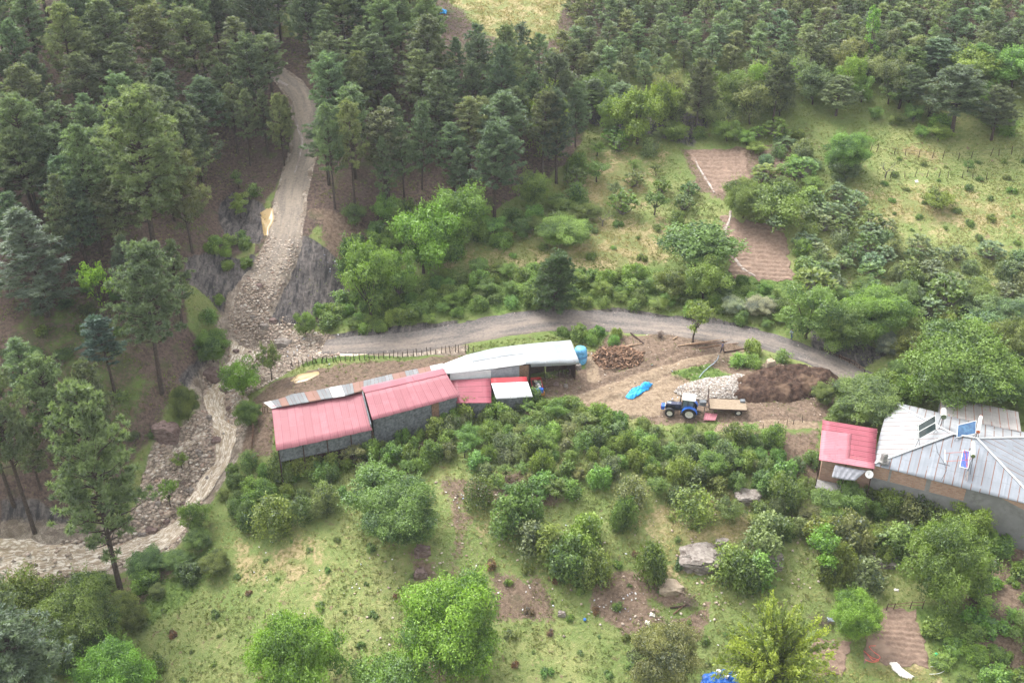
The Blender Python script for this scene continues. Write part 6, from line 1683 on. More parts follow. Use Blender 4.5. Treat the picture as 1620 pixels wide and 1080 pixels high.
# ------------------------------------------------------------------ heaps, tarpaulins, timber, rocks
def heap(name, px, height, amp, mat, label, cat, nsc=.6, seed=1, res=.16, ridged=True):
    pts = wpts(px); lo, hi = pts.min(0) - .5, pts.max(0) + .5
    X, Y = np.meshgrid(np.arange(lo[0], hi[0], res), np.arange(lo[1], hi[1], res))
    sdv = poly_sd(pts, X + .35 * fbm(X, Y, 1.5, 3, seed), Y + .35 * fbm(X, Y, 1.5, 3, seed + 5))
    k = np.clip(sdv / 2.2, 0, 1); dome = height * (1 - (1 - k) ** 2)
    n = fbm(X, Y, nsc, 4, seed + 2)
    if ridged: n = 1 - 2 * np.abs(fbm(X, Y, nsc * 1.6, 4, seed + 2)) - .3
    Z = interp(X, Y) + dome + amp * n * np.clip(sdv / .6, 0, 1) - .12 * (sdv < 0) + .06 * (sdv > 0)
    ok = sdv > -.35; idx = -np.ones(X.shape, int); idx[ok] = np.arange(ok.sum())
    F = np.stack([idx[:-1, :-1], idx[:-1, 1:], idx[1:, 1:], idx[1:, :-1]], -1).reshape(-1, 4); F = F[(F >= 0).all(1)]
    V = np.stack([X, Y, Z], -1)[ok]
    o = link(np_mesh(name, V, F, None, True, [mat]), name)
    tag(o, label, cat)
    return pts, (X, Y, Z, sdv)
def soil(name, a, b, c=None):
    t = NT(name); p = t.pos(); f = t.noise(p, 2.2, 6, .75); g_ = t.noise(p, .5, 4)
    cc = t.mix(t.ramp(f, .35, .65), a, b)
    if c: cc = t.mix(t.ramp(g_, .5, .62), cc, c)
    return t.pbr(cc, .95, 0, t.bump(f, 1.0, .2), .15)
heap("manure_heap", [(1163,603),(1188,590),(1215,580),(1260,577),(1312,583),(1326,598),(1318,614),(1290,628),(1240,637),(1190,639),(1160,628)], .75, .38, soil("manure", (.035, .021, .016), (.095, .058, .042), (.13, .085, .058)), "big lumpy dark brown manure heap right of the white stone heap", "manure heap", .7, 3)
STP = [(1066,620),(1085,607),(1125,598),(1170,592),(1198,596),(1180,612),(1166,632),(1120,634),(1090,632)]
heap("stone_heap_core", STP, .35, .1, soil("stone_dust", (.17, .13, .10), (.30, .25, .20)), "pale rubble core under the white stone heap behind the tractor", "stone heap", .5, 6)
def stones(n, seed, region, smin, smax, lift=0.0, flat=.7, zfun=None, weight=None):
    """irregular low-poly stones scattered in world polygons -> V, F, tone"""
    rr = np.random.default_rng(seed); V0 = []; F0 = []; T0 = []; o = 0
    base = unit(np.array([(1,0,0),(-1,0,0),(0,1,0),(0,-1,0),(0,0,1),(0,0,-1),(.6,.6,.55),(-.6,.6,.5),(.6,-.6,.5),(-.6,-.6,.55)], float))
    tri = np.array([(0,6,4),(6,2,4),(2,7,4),(7,1,4),(1,9,4),(9,3,4),(3,8,4),(8,0,4),(0,2,6),(2,1,7),(1,3,9),(3,0,8),(0,5,2),(2,5,1),(1,5,3),(3,5,0)])
    lo, hi = region.min(0), region.max(0); c = rr.uniform(lo, hi, (n * 6, 2)); s = poly_sd(region, c[:, 0], c[:, 1])
    c = c[s > 0]
    if weight is not None: c = c[rr.random(len(c)) < weight(c[:, 0], c[:, 1])]
    c = c[:n]; m = len(c)
    size = smin + (smax - smin) * rr.random(m) ** 4.0
    sc = size[:, None] * np.c_[rr.uniform(.7, 1.3, m), rr.uniform(.7, 1.3, m), rr.uniform(.5, .9, m) * flat]
    a = rr.uniform(0, 6.28, m); ca, sa = np.cos(a), np.sin(a)
    Vv = base[None] * (1 + .35 * (rr.random((m, len(base), 1)) - .5)) * sc[:, None]
    Vv = np.stack([Vv[..., 0] * ca[:, None] - Vv[..., 1] * sa[:, None], Vv[..., 0] * sa[:, None] + Vv[..., 1] * ca[:, None], Vv[..., 2]], -1)
    z = (zfun or interp)(c[:, 0], c[:, 1]) + lift + size * .15
    Vv += np.c_[c, z][:, None]
    F = tri[None] + (np.arange(m) * len(base))[:, None, None]
    return Vv.reshape(-1, 3), F.reshape(-1, 3), np.repeat(rr.random(m), len(tri))
def stone_mat(name, cols):
    t = NT(name); tone = t.attr('tone', 'Fac'); r = t.new("ShaderNodeValToRGB"); t.l.new(tone, r.inputs[0])
    r.color_ramp.interpolation = 'LINEAR'
    while len(r.color_ramp.elements) < len(cols): r.color_ramp.elements.new(.5)
    for i, c in enumerate(cols): r.color_ramp.elements[i].position = i / (len(cols) - 1); r.color_ramp.elements[i].color = (*c, 1)
    return t.pbr(r.outputs[0], .85, 0, t.bump(t.noise(t.pos(), 8, 3), .3, .03), .25)
STONEM = stone_mat("flood_stones", [(.20, .16, .13), (.30, .24, .19), (.42, .34, .27), (.48, .37, .29), (.58, .50, .42), (.32, .22, .17), (.66, .60, .53)])
STONEW = stone_mat("white_stones", [(.25, .21, .18), (.42, .38, .34), (.56, .52, .48), (.34, .29, .25), (.15, .125, .11)])
reg = wpts(STP)
stone_top = lambda x, y: interp(x, y) + .35 * (1 - (1 - np.clip(poly_sd(reg, x, y) / 2.2, 0, 1)) ** 2)
V, F, T = stones(3800, 3, reg, .07, .17, .06, .9, stone_top)
o = link(np_mesh("stone_heap", V, F, {'tone': ('FACE', 'FLOAT', T)}, False, [STONEW]), "stone_heap"); tag(o, "spread heap of small white stones behind the tractor and trailer", "stones", None, 'stuff')
regs = [([(436,335),(478,335),(478,378),(424,378)], 700, .04, .2), ([(424,376),(474,376),(470,408),(447,450),(425,495),(440,515),(400,532),(362,525),(362,498),(384,450),(408,410)], 6500, .05, .26), ([(370,520),(450,500),(520,530),(540,560),(480,572),(440,598),(400,620),(372,640),(350,600)], 4200, .05, .28),
        (DEBRIS_PX, 13000, .04, .34), ([(320,590),(395,590),(390,680),(325,690)], 1600, .05, .35),
        ([(385,535),(400,560),(365,600),(355,640),(372,690),(362,725),(330,770),(290,835),(240,872),(100,905),(-20,912),(-20,876),(100,865),(235,830),(285,790),(318,748),(338,700),(328,640),(340,590),(370,555)], 1500, .10, .50), ([(505,540),(740,540),(740,560),(510,568)], 700, .03, .12), ([(440,120),(485,130),(500,250),(470,380),(430,370),(455,300),(470,220)], 1500, .03, .16)]
parts = []
for i, (px_, n_s, a_, b_) in enumerate(regs):
    parts.append(stones(n_s, 40 + i, wpts(px_), a_, b_, 0, .75))
V, F, T = join_cards(parts)
tag(link(np_mesh("flood_debris", V, F, {'tone': ('FACE', 'FLOAT', T)}, False, [STONEM]), "flood_debris"), "spread of grey and tan stones washed down the ravine and along the stream", "debris", None, 'stuff')
parts = [stones(900, 61, YARD_W, .03, .14), stones(500, 62, wpts([(1000,760),(1300,760),(1300,960),(1000,1000)]), .04, .22), stones(420, 63, wpts([(660,760),(900,760),(1000,920),(1080,1000),(900,1010),(690,900)]), .04, .22),
         stones(250, 64, wpts([(560,860),(760,880),(740,1080),(560,1000)]), .04, .2), stones(900, 65, road_w[[0,3,6,9,12]].tolist() and np.vstack([road_w - [0, 2.2], (road_w + [0, 2.2])[::-1]]), .03, .1, .12)]
V, F, T = join_cards(parts)
tag(link(np_mesh("loose_stones", V, F, {'tone': ('FACE', 'FLOAT', T)}, False, [STONEM]), "loose_stones"), "loose small stones scattered over the yard, the road and the dry slope", "stones", None, 'stuff')

def rock(u, v, w, h, label, mat, layers=0, seed=1, squash=.6, group=None):
    p = hp(u, v); mp = mpp(p); W = w * mp; Hh = h * mp * squash / .8
    import bmesh
    bm = bmesh.new(); bmesh.ops.create_icosphere(bm, subdivisions=4, radius=1)
    for vt in bm.verts:
        c = vt.co; n = float(fbm(c.x * 1.7 + seed * 9 + c.z, c.y * 1.7 + c.z * 1.3, 1, 4, seed)); r = 1 + .38 * n
        r2 = 1 + .1 * float(fbm(c.x * 6 + seed, c.y * 6 + c.z * 5, 1, 2, seed + 4))
        x, y, z = c.x * r * r2, c.y * r * r2, c.z * r
        x = max(-.85, min(.85, x)); y = max(-.8, min(.8, y)); z = min(z, .72 + .1 * n)
        if layers:
            k = math.floor(z * layers) / layers; f = (z * layers) % 1
            s = 1 + .16 * (f < .35) * -1 + .07 * ((int(z * layers) * 7) % 3 - 1); x *= s; y *= s
        vt.co = Vector((x * W / 1.7, y * W / 1.7 * .75, z * Hh))
    me = bpy.data.meshes.new("rock"); bm.to_mesh(me); bm.free(); me.materials.append(mat)
    o = link(me, "rock", None, (p.x, p.y + W * .25, p.z + Hh * .1)); o.rotation_euler = (0, 0, R.uniform(-.3, .3))
    tag(o, label, "rock", group); return o
def rockmat(name, a, b, c, sz=6):
    t = NT(name); p = t.coords(); n = t.noise(p, 1.6, 6, .7); s = t.noise(t.map(p, (1, 1, sz)), 1.3, 5, .6)
    cc = t.mix(t.ramp(n, .35, .65), a, b); cc = t.mix(t.ramp(s, .52, .66), cc, c)
    return t.pbr(cc, .9, 0, t.bump(t.math('ADD', s, n), .9, .12), .2)
RK = rockmat("weathered_rock", (.19, .16, .14), (.32, .285, .255), (.09, .07, .06))
RKR = rockmat("reddish_rock", (.15, .10, .09), (.26, .19, .17), (.08, .055, .05))
RKB = rockmat("beige_rock", (.33, .26, .19), (.44, .36, .27), (.2, .15, .11), 2)
for a in [(1112, 903, 74, 34, "large flat topped layered grey rock outcrop among the bushes", RK, 5, 3, .62), (1217, 905, 40, 36, "tall cracked grey boulder right of the layered outcrop", RK, 3, 5, .8), (1142, 868, 22, 20, "smaller rock block touching the layered outcrop", RK, 0, 7, .7),
          (1184, 797, 42, 20, "flat grey rock slab on the grass below the thicket", RK, 3, 11, .7), (1408, 897, 46, 18, "flat tilted rock plates beside the fallen red brown trunk", RK, 3, 13, .5), (1062, 938, 40, 16, "low pale rock face in the dry grass", RKB, 0, 17, .6),
          (334, 604, 30, 20, "big reddish grey boulder on the left bank below the fork", RKR, 0, 19, .8), (262, 700, 44, 30, "dark reddish outcrop on the left bank at the stream bend", RKR, 3, 23, .9), (345, 702, 22, 10, "smooth boulder in mid stream", RKR, 0, 29, .7),
          (352, 622, 12, 9, "boulder in the rapids below the big reddish one", RKR, 0, 37, .8), (448, 548, 26, 14, "grey slab at the broken road edge above the fork", RK, 0, 41, .6), (1219, 584, 15, 14, "beige boulder on the edge of the manure heap", RKB, 0, 31, 1.0),
          (1206, 583, 7, 6, "small pale stone left of the beige boulder", RKB, 0, 33, .8), (1240, 583, 9, 6, "small pale stone right of the beige boulder", RKB, 0, 35, .7), (1276, 584, 9, 6, "tan stone behind the manure heap crest", RKB, 0, 39, .8), (665, 915, 22, 14, "reddish rock in the gully above the brilliant green tree", RKR, 0, 43, .8),
          (668, 880, 26, 16, "grey rock under the dark green round tree", RKR, 0, 47, .8), (240, 845, 18, 12, "dark stone in the debris field", RKR, 0, 49, .7), (889, 975, 13, 9, "pinkish grey rock on the grass beside the brilliant green tree", RK, 0, 53, .8), (1078, 632, 0, 0, "", RK, 0, 1, 1)]:
    if a[2]: rock(*a)
for i, (u, v, w, h) in enumerate([(372,560,12,8),(418,520,14,8),(432,512,12,8),(400,505,10,7),(410,455,10,6),(300,780,12,8),(262,830,12,8),(225,850,14,9),(205,835,10,6),(330,760,10,7),(290,800,10,6),(355,690,8,6),(362,650,9,7),(250,800,10,7),(150,870,12,7),(315,720,12,8),(395,560,10,6),(330,665,10,8),(905,590,9,8),(915,584,10,9),(880,610,8,6),(895,612,7,5)]):
    rock(u, v, w, h, auto_labels([(0, 0, 0, '', w, h, u, v)], [['rr', 'rg'][i % 2]], "boulder in the flood debris" if i < 18 else "stone by the open shed")[0].replace('small', ['jagged', 'smooth', 'split'][i % 3] if w < 11 else 'large').replace('mid sized', ['jagged', 'smooth', 'split'][i % 3] if w < 11 else 'large'), [RKR, RK][i % 2], 0, 60 + i, .8, "boulders in the flood debris" if i < 18 else "stones before the open shed")

def crumple(name, px, lift, amp, mat, label, cat, seed=2, sc=.5):
    pts = wpts(px); lo, hi = pts.min(0) - .3, pts.max(0) + .3; res = .09
    X, Y = np.meshgrid(np.arange(lo[0], hi[0], res), np.arange(lo[1], hi[1], res))
    sdv = poly_sd(pts, X + .12 * fbm(X, Y, .7, 2, seed), Y + .12 * fbm(X, Y, .7, 2, seed + 5))
    Z = interp(X, Y) + lift * np.clip(sdv / .5, 0, 1) + amp * (1 - np.abs(fbm(X * 1.0, Y * 1.0, sc, 3, seed)) * 2.2) * np.clip(sdv / .25 + .3, 0, 1) + .05
    ok = sdv > 0; idx = -np.ones(X.shape, int); idx[ok] = np.arange(ok.sum())
    F = np.stack([idx[:-1, :-1], idx[:-1, 1:], idx[1:, 1:], idx[1:, :-1]], -1).reshape(-1, 4); F = F[(F >= 0).all(1)]
    o = link(np_mesh(name, np.stack([X, Y, Z], -1)[ok], F, None, True, [mat]), name); m = o.modifiers.new("t", 'SOLIDIFY'); m.thickness = .02
    return tag(o, label, cat)
TARP = M("blue_tarp", (.02, .30, .68), .45, var=.25, sc=4, bump=.3); TARPD = M("deep_blue_tarp", (.012, .10, .42), .45, var=.3, sc=4, bump=.3)
CLOTH = M("white_cloth", (.68, .64, .58), .8, var=.1, sc=4)
crumple("tarpaulin", [(990,627),(1000,615),(1012,611),(1022,604),(1033,607),(1028,617),(1015,624),(1002,632),(992,632)], .22, .18, TARP, "crumpled bright blue tarpaulin lying on the pale mud left of the tractor", "tarpaulin", 4)
crumple("tarpaulin", [(1112,1066),(1150,1058),(1170,1066),(1175,1095),(1105,1095)], .1, .15, TARPD, "deep blue tarpaulin under white buckets at the bottom edge", "tarpaulin", 8)
crumple("cloth", [(1407,1048),(1417,1046),(1432,1060),(1448,1070),(1442,1076),(1425,1072),(1412,1062)], .15, .08, CLOTH, "long off white cloth lying below the garden plot", "cloth", 9)
crumple("cloth", [(1028,968),(1036,970),(1036,977),(1026,975)], .1, .1, CLOTH, "white plastic sheet lying on the dark rubbish patch", "plastic sheet", 12)
crumple("cloth", [(1020,981),(1030,983),(1028,991),(1018,988)], .1, .1, CLOTH, "second smaller white plastic sheet lower on the dark rubbish patch", "plastic sheet", 13)
crumple("cloth", [(1414,931),(1424,932),(1423,937),(1414,936)], .05, .05, CLOTH, "white scrap on bare soil above the garden plot", "plastic sheet", 14)
crumple("cloth", [(1445,286),(1453,285),(1454,289),(1447,290)], .1, .1, CLOTH, "white object lying in the right pasture", "plastic sheet", 15)
for i, (u, v) in enumerate([(1136, 1066), (1149, 1073), (1166, 1071)]):
    q = hp(u, v); m = MB().cyl((0, 0, .12), (0, 0, .5), .17, .21, n=18).lathe([(.19, .48), (.235, .48), (.235, .53), (.19, .53)], (0, 0, 0), (0, 0, 1), 18)
    tag(m.build("bucket", M("bucket_white", (.75, .73, .70), .5), None, loc=q), ("left", "middle", "right")[i] + " white bucket standing on the deep blue tarpaulin", "bucket", "buckets on the tarpaulin")
# scraps of rubbish
rr = np.random.default_rng(77); C = []; 
for (u, v, n, s) in [(725,785,6,12),(745,800,5,10),(755,895,6,14),(975,960,14,22),(1000,940,10,14),(500,560,26,30),(470,540,16,24),(560,410,8,20),(545,425,8,14),(1240,870,8,60),(900,860,8,60),(400,870,8,60),(480,930,8,70),(560,900,6,60),(1080,620,10,40),(1110,1000,6,30),(955,560,8,12),(830,950,6,40)]:
    uu = rr.normal(u, s, n); vv = rr.normal(v, s * .5, n); C.append(hit(uu, vv))
C = np.vstack(C) + [0, 0, .06]; V, F = cards(C, rr.normal(size=C.shape) * .5 + [0, 0, 1], .13 + .22 * rr.random(len(C)), .12 + .14 * rr.random(len(C)))
so = link(np_mesh("rubbish_scraps", V, F, {'tone': ('FACE', 'FLOAT', rr.random(len(F)))}, False, [stone_mat("scrap", [(.75, .75, .75), (.6, .58, .55), (.7, .7, .72), (.35, .4, .55), (.75, .73, .7)])]), "rubbish_scraps"); tag(so, "tiny white scraps of rubbish scattered over slopes and debris", "rubbish", None, 'stuff')
mm = so.modifiers.new("t", 'SOLIDIFY'); mm.thickness = .03

def logs(name, px, n, seed, L=(.5, 1.1), r=(.05, .11), layers=.8, label="", cat="", mats=None, kind='stuff', align=None):
    pts = wpts(px); rr = np.random.default_rng(seed); lo, hi = pts.min(0), pts.max(0); m = MB(); k = 0
    while k < n:
        c = rr.uniform(lo, hi); s = poly_sd(pts, np.array([c[0]]), np.array([c[1]]))[0]
        if s < 0: continue
        k += 1; a = rr.uniform(0, 6.28) if align is None else rr.normal(align, .15); l = rr.uniform(*L); rd = rr.uniform(*r)
        z = float(interp(*c)) + rr.random() * layers * min(1, s / 1.2) + rd; t = rr.normal(0, .25)
        d = Vector((math.cos(a) * math.cos(t), math.sin(a) * math.cos(t), math.sin(t))) * l / 2; c3 = Vector((c[0], c[1], z)); m.cyl(c3 - d, c3 + d, rd, rd * rr.uniform(.7, 1), n=7)
    o = m.build(name, mats); tag(o, label, cat, None, kind); return o
t = NT("firewood"); oi = t.new("ShaderNodeNewGeometry"); rp = t.math('ADD', oi.outputs['Random Per Island'], 0)
c = t.mix(rp, (.09, .055, .04), (.36, .22, .14)); FIRE = t.pbr(c, .85, 0, t.bump(t.noise(t.pos(), 9, 3), .4, .03), .2)
logs("firewood_heap", [(938,560),(955,550),(985,548),(1018,560),(1020,572),(995,582),(960,584),(940,574)], 520, 5, (.4, 1.0), (.04, .10), 1.0, "heap of chopped firewood right of the blue water tank", "firewood", FIRE)
logs("firewood_stack", [(484,716),(560,703),(566,718),(492,734)], 420, 6, (.5, .7), (.05, .09), 1.3, "stack of cut logs under the front eave of the pink barn", "firewood", FIRE, align=1.8)
def pole(a, b, r, mat, name, label, cat, group=None, lift=.12):
    p, q = hp(*a), hp(*b); p.z += lift; q.z += lift; m = p.lerp(q, .5); zz = float(interp(m.x, m.y)) + lift; m.z = max(zz, m.z); m.x += R.uniform(-.1, .1)
    return tag(MB().cyl(p, m, r, n=7).cyl(m, q, r, r * .7, n=7).build(name, mat), label, cat, group)
POLE = M("peeled_timber", (.38, .26, .17), .8, var=.3, sc=6)
for i, (a, b, r, mt, lb) in enumerate([((946,562),(1000,546),.11,POLE,"pale long log resting across the top of the firewood heap"),((955,556),(1015,544),.09,POLE,"thinner pale log behind it on the firewood heap"),((1105,552),(1168,544),.10,TIMBER,"lowest of the three rusty brown beams beside the yard track"),
        ((1090,546),(1155,541),.09,TIMBER,"middle brown beam beside the yard track"),((1072,548),(1148,537),.08,POLE,"topmost pale beam beside the yard track"),((1146,558),(1205,548),.10,DARKW,"dark log lying near the person at the yard track"),
        ((998,528),(1018,544),.12,DARKW,"dark broken trunk at the top of the muddy yard"),((1385,872),(1448,903),.13,TIMBER,"fallen red brown trunk beside the flat rock plates"),((1098,640),(1099,640),.01,TIMBER,""),((1064,538),(1072,533),.1,POLE,"short pale log beside the small round road tree"),
        ((1060,962),(1092,958),.1,DARKW,"long dark plank below the plank hut remains"),((1065,972),(1100,942),.07,TIMBER,"leaning plank on the brush pile"),((1395,990),(1470,955),.01,TIMBER,""),((1535,994),(1554,1012),.05,POLE,"thin pale pole standing in the garden vines"),((560,480),(562,480),.01,POLE,""),
        ((1300,553),(1345,572),.07,DARKW,"dark log at the road bend under the trees"),((362,665),(366,690),.09,POLE,"pale log stuck upright in the stream rocks"),((690,545),(694,543),.06,DARKW,"")]):
    if lb: pole(a, b, r, mt, "log" if mt is not TIMBER else "beam", lb, "log" if mt is not TIMBER else "beam")

# ---- blue covered water tank
q = hp(918, 572); bt = empty("water_tank", q, 0, "round tank wrapped in light blue sheeting at the right end of the grey shed", "water tank")
m = MB(); n = 28
prof = [(.80, 0), (.86, .5), (.84, 1.2), (.83, 1.75), (.70, 2.05), (.4, 2.2), (.001, 2.25)]
vs = [((r * (1 + .05 * math.sin(k * 2.3 + h * 2)) * math.cos(2 * math.pi * k / n)), r * (1 + .05 * math.cos(k * 1.9)) * math.sin(2 * math.pi * k / n), h) for (r, h) in prof for k in range(n)]
m.add(vs, [(i * n + k, i * n + (k + 1) % n, (i + 1) * n + (k + 1) % n, (i + 1) * n + k) for i in range(len(prof) - 1) for k in range(n)])
m.build("cover", M("light_blue_sheet", (.13, .38, .62), .5, var=.3, sc=3, bump=.5), bt, smooth=True)
MB().lathe([(.84, 1.0), (.90, 1.0), (.90, 1.05), (.84, 1.05)], (0, 0, 0), (0, 0, 1), 24).build("rope", BLUEP, bt)

# ---- fences
def fence(px, spacing, hrange, label, r=.045, rails=(), wires=(), tilt=.06, name="fence", mat=None):
    w = wpts(px); s = np.r_[0, np.cumsum(np.hypot(*np.diff(w, axis=0).T))]; n = int(s[-1] / spacing) + 1
    si = np.linspace(0, s[-1], n) + np.random.default_rng(3).normal(0, spacing * .12, n); si = np.clip(si, 0, s[-1])
    x = np.interp(si, s, w[:, 0]); y = np.interp(si, s, w[:, 1]); z = interp(x, y)
    O = Vector((x[0], y[0], z[0])); e = empty(name, O, 0, label, "fence"); tops = []
    for i in range(n):
        h = R.uniform(*hrange); b = Vector((x[i], y[i], z[i])) - O; t = b + Vector((R.gauss(0, tilt), R.gauss(0, tilt), 1)) * h; tops.append((b, t))
        MB().cyl(b - Vector((0, 0, .15)), b.lerp(t, .5), r * 1.1, r, n=6).cyl(b.lerp(t, .5), t, r, r * .75, n=6).build("post", mat or DARKW, e)
    for f in wires:
        m = MB()
        for (b0, t0_), (b1, t1_) in zip(tops[:-1], tops[1:]): m.cyl(b0.lerp(t0_, f), b1.lerp(t1_, f), .012, n=4)
        m.build("wire", STEEL, e)
    for f in rails:
        m = MB()
        for (b0, t0_), (b1, t1_) in zip(tops[:-1], tops[1:]): m.cyl(b0.lerp(t0_, f), b1.lerp(t1_, f), .035, n=5)
        m.build("rail", TIMBER, e)
    return e
fence([(458,583),(480,578),(520,573),(560,571),(620,566),(680,561),(750,556)], .62, (.75, 1.35), "crooked stick fence between the strip of grass and the road above the barn", .05, (), (.6,), .07)
fence([(1372,240),(1410,243),(1450,249),(1490,252),(1530,251),(1570,247),(1622,243)], 1.9, (1.0, 1.5), "post and wire fence along the top of the right pasture", .05, (), (.4, .8), .12)
fence([(1396,283),(1440,280),(1490,281),(1540,283),(1560,284)], 1.7, (.9, 1.4), "broken post fence across the right pasture beside the leafless tree", .05, (), (.5,), .14)
fence([(1398,966),(1430,962),(1460,962)], 1.1, (.9, 1.1), "rough wooden rail fence at the top of the garden plot", .05, (.45, .85), ())
fence([(1180,680),(1225,676),(1270,668)], 1.0, (.7, 1.1), "twig fence at the foot of the yard right of the trailer", .04, (), (.6,), .25)
fence([(398,668),(412,655),(424,652)], .35, (1.0, 1.5), "pale stake fence at the left corner of the pink barn", .06, (), (.5,), .05, mat=TIMBER)
fence([(398,668),(402,690),(398,712)], .4, (.9, 1.4), "stake fence running down the slope left of the pink barn", .06, (.6,), (), .1, mat=TIMBER)
fence([(925,447),(960,440),(1000,437),(1040,440)], 2.6, (.8, 1.2), "few leaning posts at the bottom of the dry meadow", .05, (), (), .2)
fence([(1325,566),(1350,578),(1368,590)], .8, (.6, .9), "low timber railing at the road bend", .06, (.3, .8), (), .03)

# hose, pipe, ball, brush pile, small items in the garden
def hose(px, r, mat, label, loops=1, name="hose"):
    w = smooth_line(wpts(px), np.zeros((len(px), 1)), 6)[:, :2]; z = interp(w[:, 0], w[:, 1]) + .12
    tag(MB().tube([Vector((a[0], a[1], b)) for a, b in zip(w, z)], r, 5).build(name, mat), label, "hose" if name == "hose" else name)
hose([(1372,1036),(1382,1046),(1392,1040),(1380,1030),(1375,1023),(1385,1022)], .04, M("salmon_hose", (.7, .16, .12), .5), "tangled salmon red hose on the garden plot")
hose([(1368,1044),(1380,1048),(1390,1045),(1378,1040),(1366,1030)], .04, M("salmon_hose", (.7, .16, .12), .5), "second loop of red hose at the lower corner of the garden plot")
hose([(1472,1055),(1490,1056),(1494,1061),(1484,1066),(1470,1067)], .03, M("white_hose", (.7, .7, .66), .5), "thin white hose curled below the garden plot")
hose([(1106,598),(1118,585),(1132,573),(1137,563)], .05, M("blue_grey_pipe", (.33, .40, .48), .5), "straight blue grey pipe lying on the grass left of the dirt bank", name="pipe")
import bmesh
def ball(u, v, r, mat, label):
    q = hp(u, v); bm = bmesh.new(); bmesh.ops.create_uvsphere(bm, u_segments=20, v_segments=12, radius=r); me = bpy.data.meshes.new("ball"); bm.to_mesh(me); bm.free(); me.materials.append(mat)
    for p_ in me.polygons: p_.use_smooth = True
    o = link(me, "ball", None, (q.x, q.y, q.z + r)); tag(o, label, "ball")
ball(1480, 1038, .24, M("green_plastic", (.02, .42, .20), .4), "green ball beside the garden plot"); ball(925, 981, .17, M("blue_plastic", (.05, .2, .6), .4), "small blue ball on the lower grass")
def brush(u, v, W, H, label, n=130, seed=1):
    q = hp(u, v); rr = random.Random(seed); m = MB()
    for i in range(n):
        a = rr.uniform(0, 6.28); r_ = W / 2 * rr.random(); b = Vector((math.cos(a) * r_, math.sin(a) * r_, rr.uniform(0, H * .6))); d = Vector((rr.gauss(0, 1), rr.gauss(0, 1), rr.uniform(-.1, .7))).normalized() * rr.uniform(.5, 1.1)
        m.cyl(b - d * .5, b + d * .5, .018, .008, n=4)
    tag(m.build("brush_pile", M("twig", (.15, .11, .09), .9), None, loc=q), label, "brush pile")
brush(1298, 985, 2.4, 1.2, "pile of thin dry branches beside the bright leafy tree", seed=2); brush(1088, 955, 2.2, 1.6, "pile of grey brush leaning on dark planks left of the willow like tree", seed=3)
brush(505, 508, 2.0, 1.0, "tangle of exposed roots under the collapsing road edge", seed=5); brush(460, 608, 2.4, .8, "driftwood tangle beside the muddy puddle", 70, 6); brush(1092, 668, 2.2, .7, "small heap of branches in front of the tractor", 60, 7)
brush(1044, 534, .7, 1.6, "dark dead stump bristling with twigs beside the gravel road", 90, 8); brush(370, 600, 2, .6, "driftwood caught at the stream fork", 60, 9); brush(290, 765, 2.6, .6, "dark driftwood on the island in the debris field", 80, 10)
q = hp(1313, 985); tag(MB().box((0, 0, .5), (.75, .5, .06), .3, .5).box((0, .15, .25), (.6, .05, .5), .3).build("metal_tray", M("tray_blue_grey", (.5, .56, .68), .4, .2), None, .01, loc=q), "small blue grey metal tray tilted on the dry branch pile", "tray")

# distant farm glimpsed between the pines
q = hp(621, 40); fs = empty("distant_shed", q, .1, "small distant shed with grey roof and orange end glimpsed between far pines", "shed")
MB().box((0, 0, 1.1), (3.0, 3.0, 2.2)).build("wall", M("orange_wall", (.42, .2, .12), .8), fs)
MB().box((0, .1, 2.35), (3.6, 3.6, .12), 0, 0, -.25).build("roof", GALV.copy() if False else M("distant_grey_roof", (.42, .42, .45), .6), fs)
crumple("tarpaulin", [(616,44),(628,45),(630,51),(617,52)], .5, .2, TARP, "blue tarpaulin glimpsed between the far pines beside the distant shed", "tarpaulin", 21)
crumple("tarpaulin", [(694,18),(707,19),(707,24),(694,23)], .5, .2, TARP, "second blue tarpaulin far back between the pines", "tarpaulin", 22)
for i, (u, v) in enumerate([(396, 18), (452, 8), (348, 16)]):
    q = hp(u, v); h_ = empty("distant_hut", q, R.uniform(-.4, .4), ["pale hut glimpsed through the far left pines", "white walled hut right of the pale hut far behind the pines", "small pale hut furthest left behind the pines"][i], "hut")
    MB().box((0, 0, 1.2), (3.0, 2.6, 2.4)).build("wall", M("pale_wall", (.6, .55, .5), .8), h_)
    MB().hexa([Vector((-1.7, -1.5, 2.4)), Vector((1.7, -1.5, 2.4)), Vector((1.7, 1.5, 2.4)), Vector((-1.7, 1.5, 2.4))], [Vector((-1.7, -.1, 3.2)), Vector((1.7, -.1, 3.2)), Vector((1.7, .1, 3.2)), Vector((-1.7, .1, 3.2))]).build("roof", M("hut_roof", (.35, .2, .16), .8), h_)

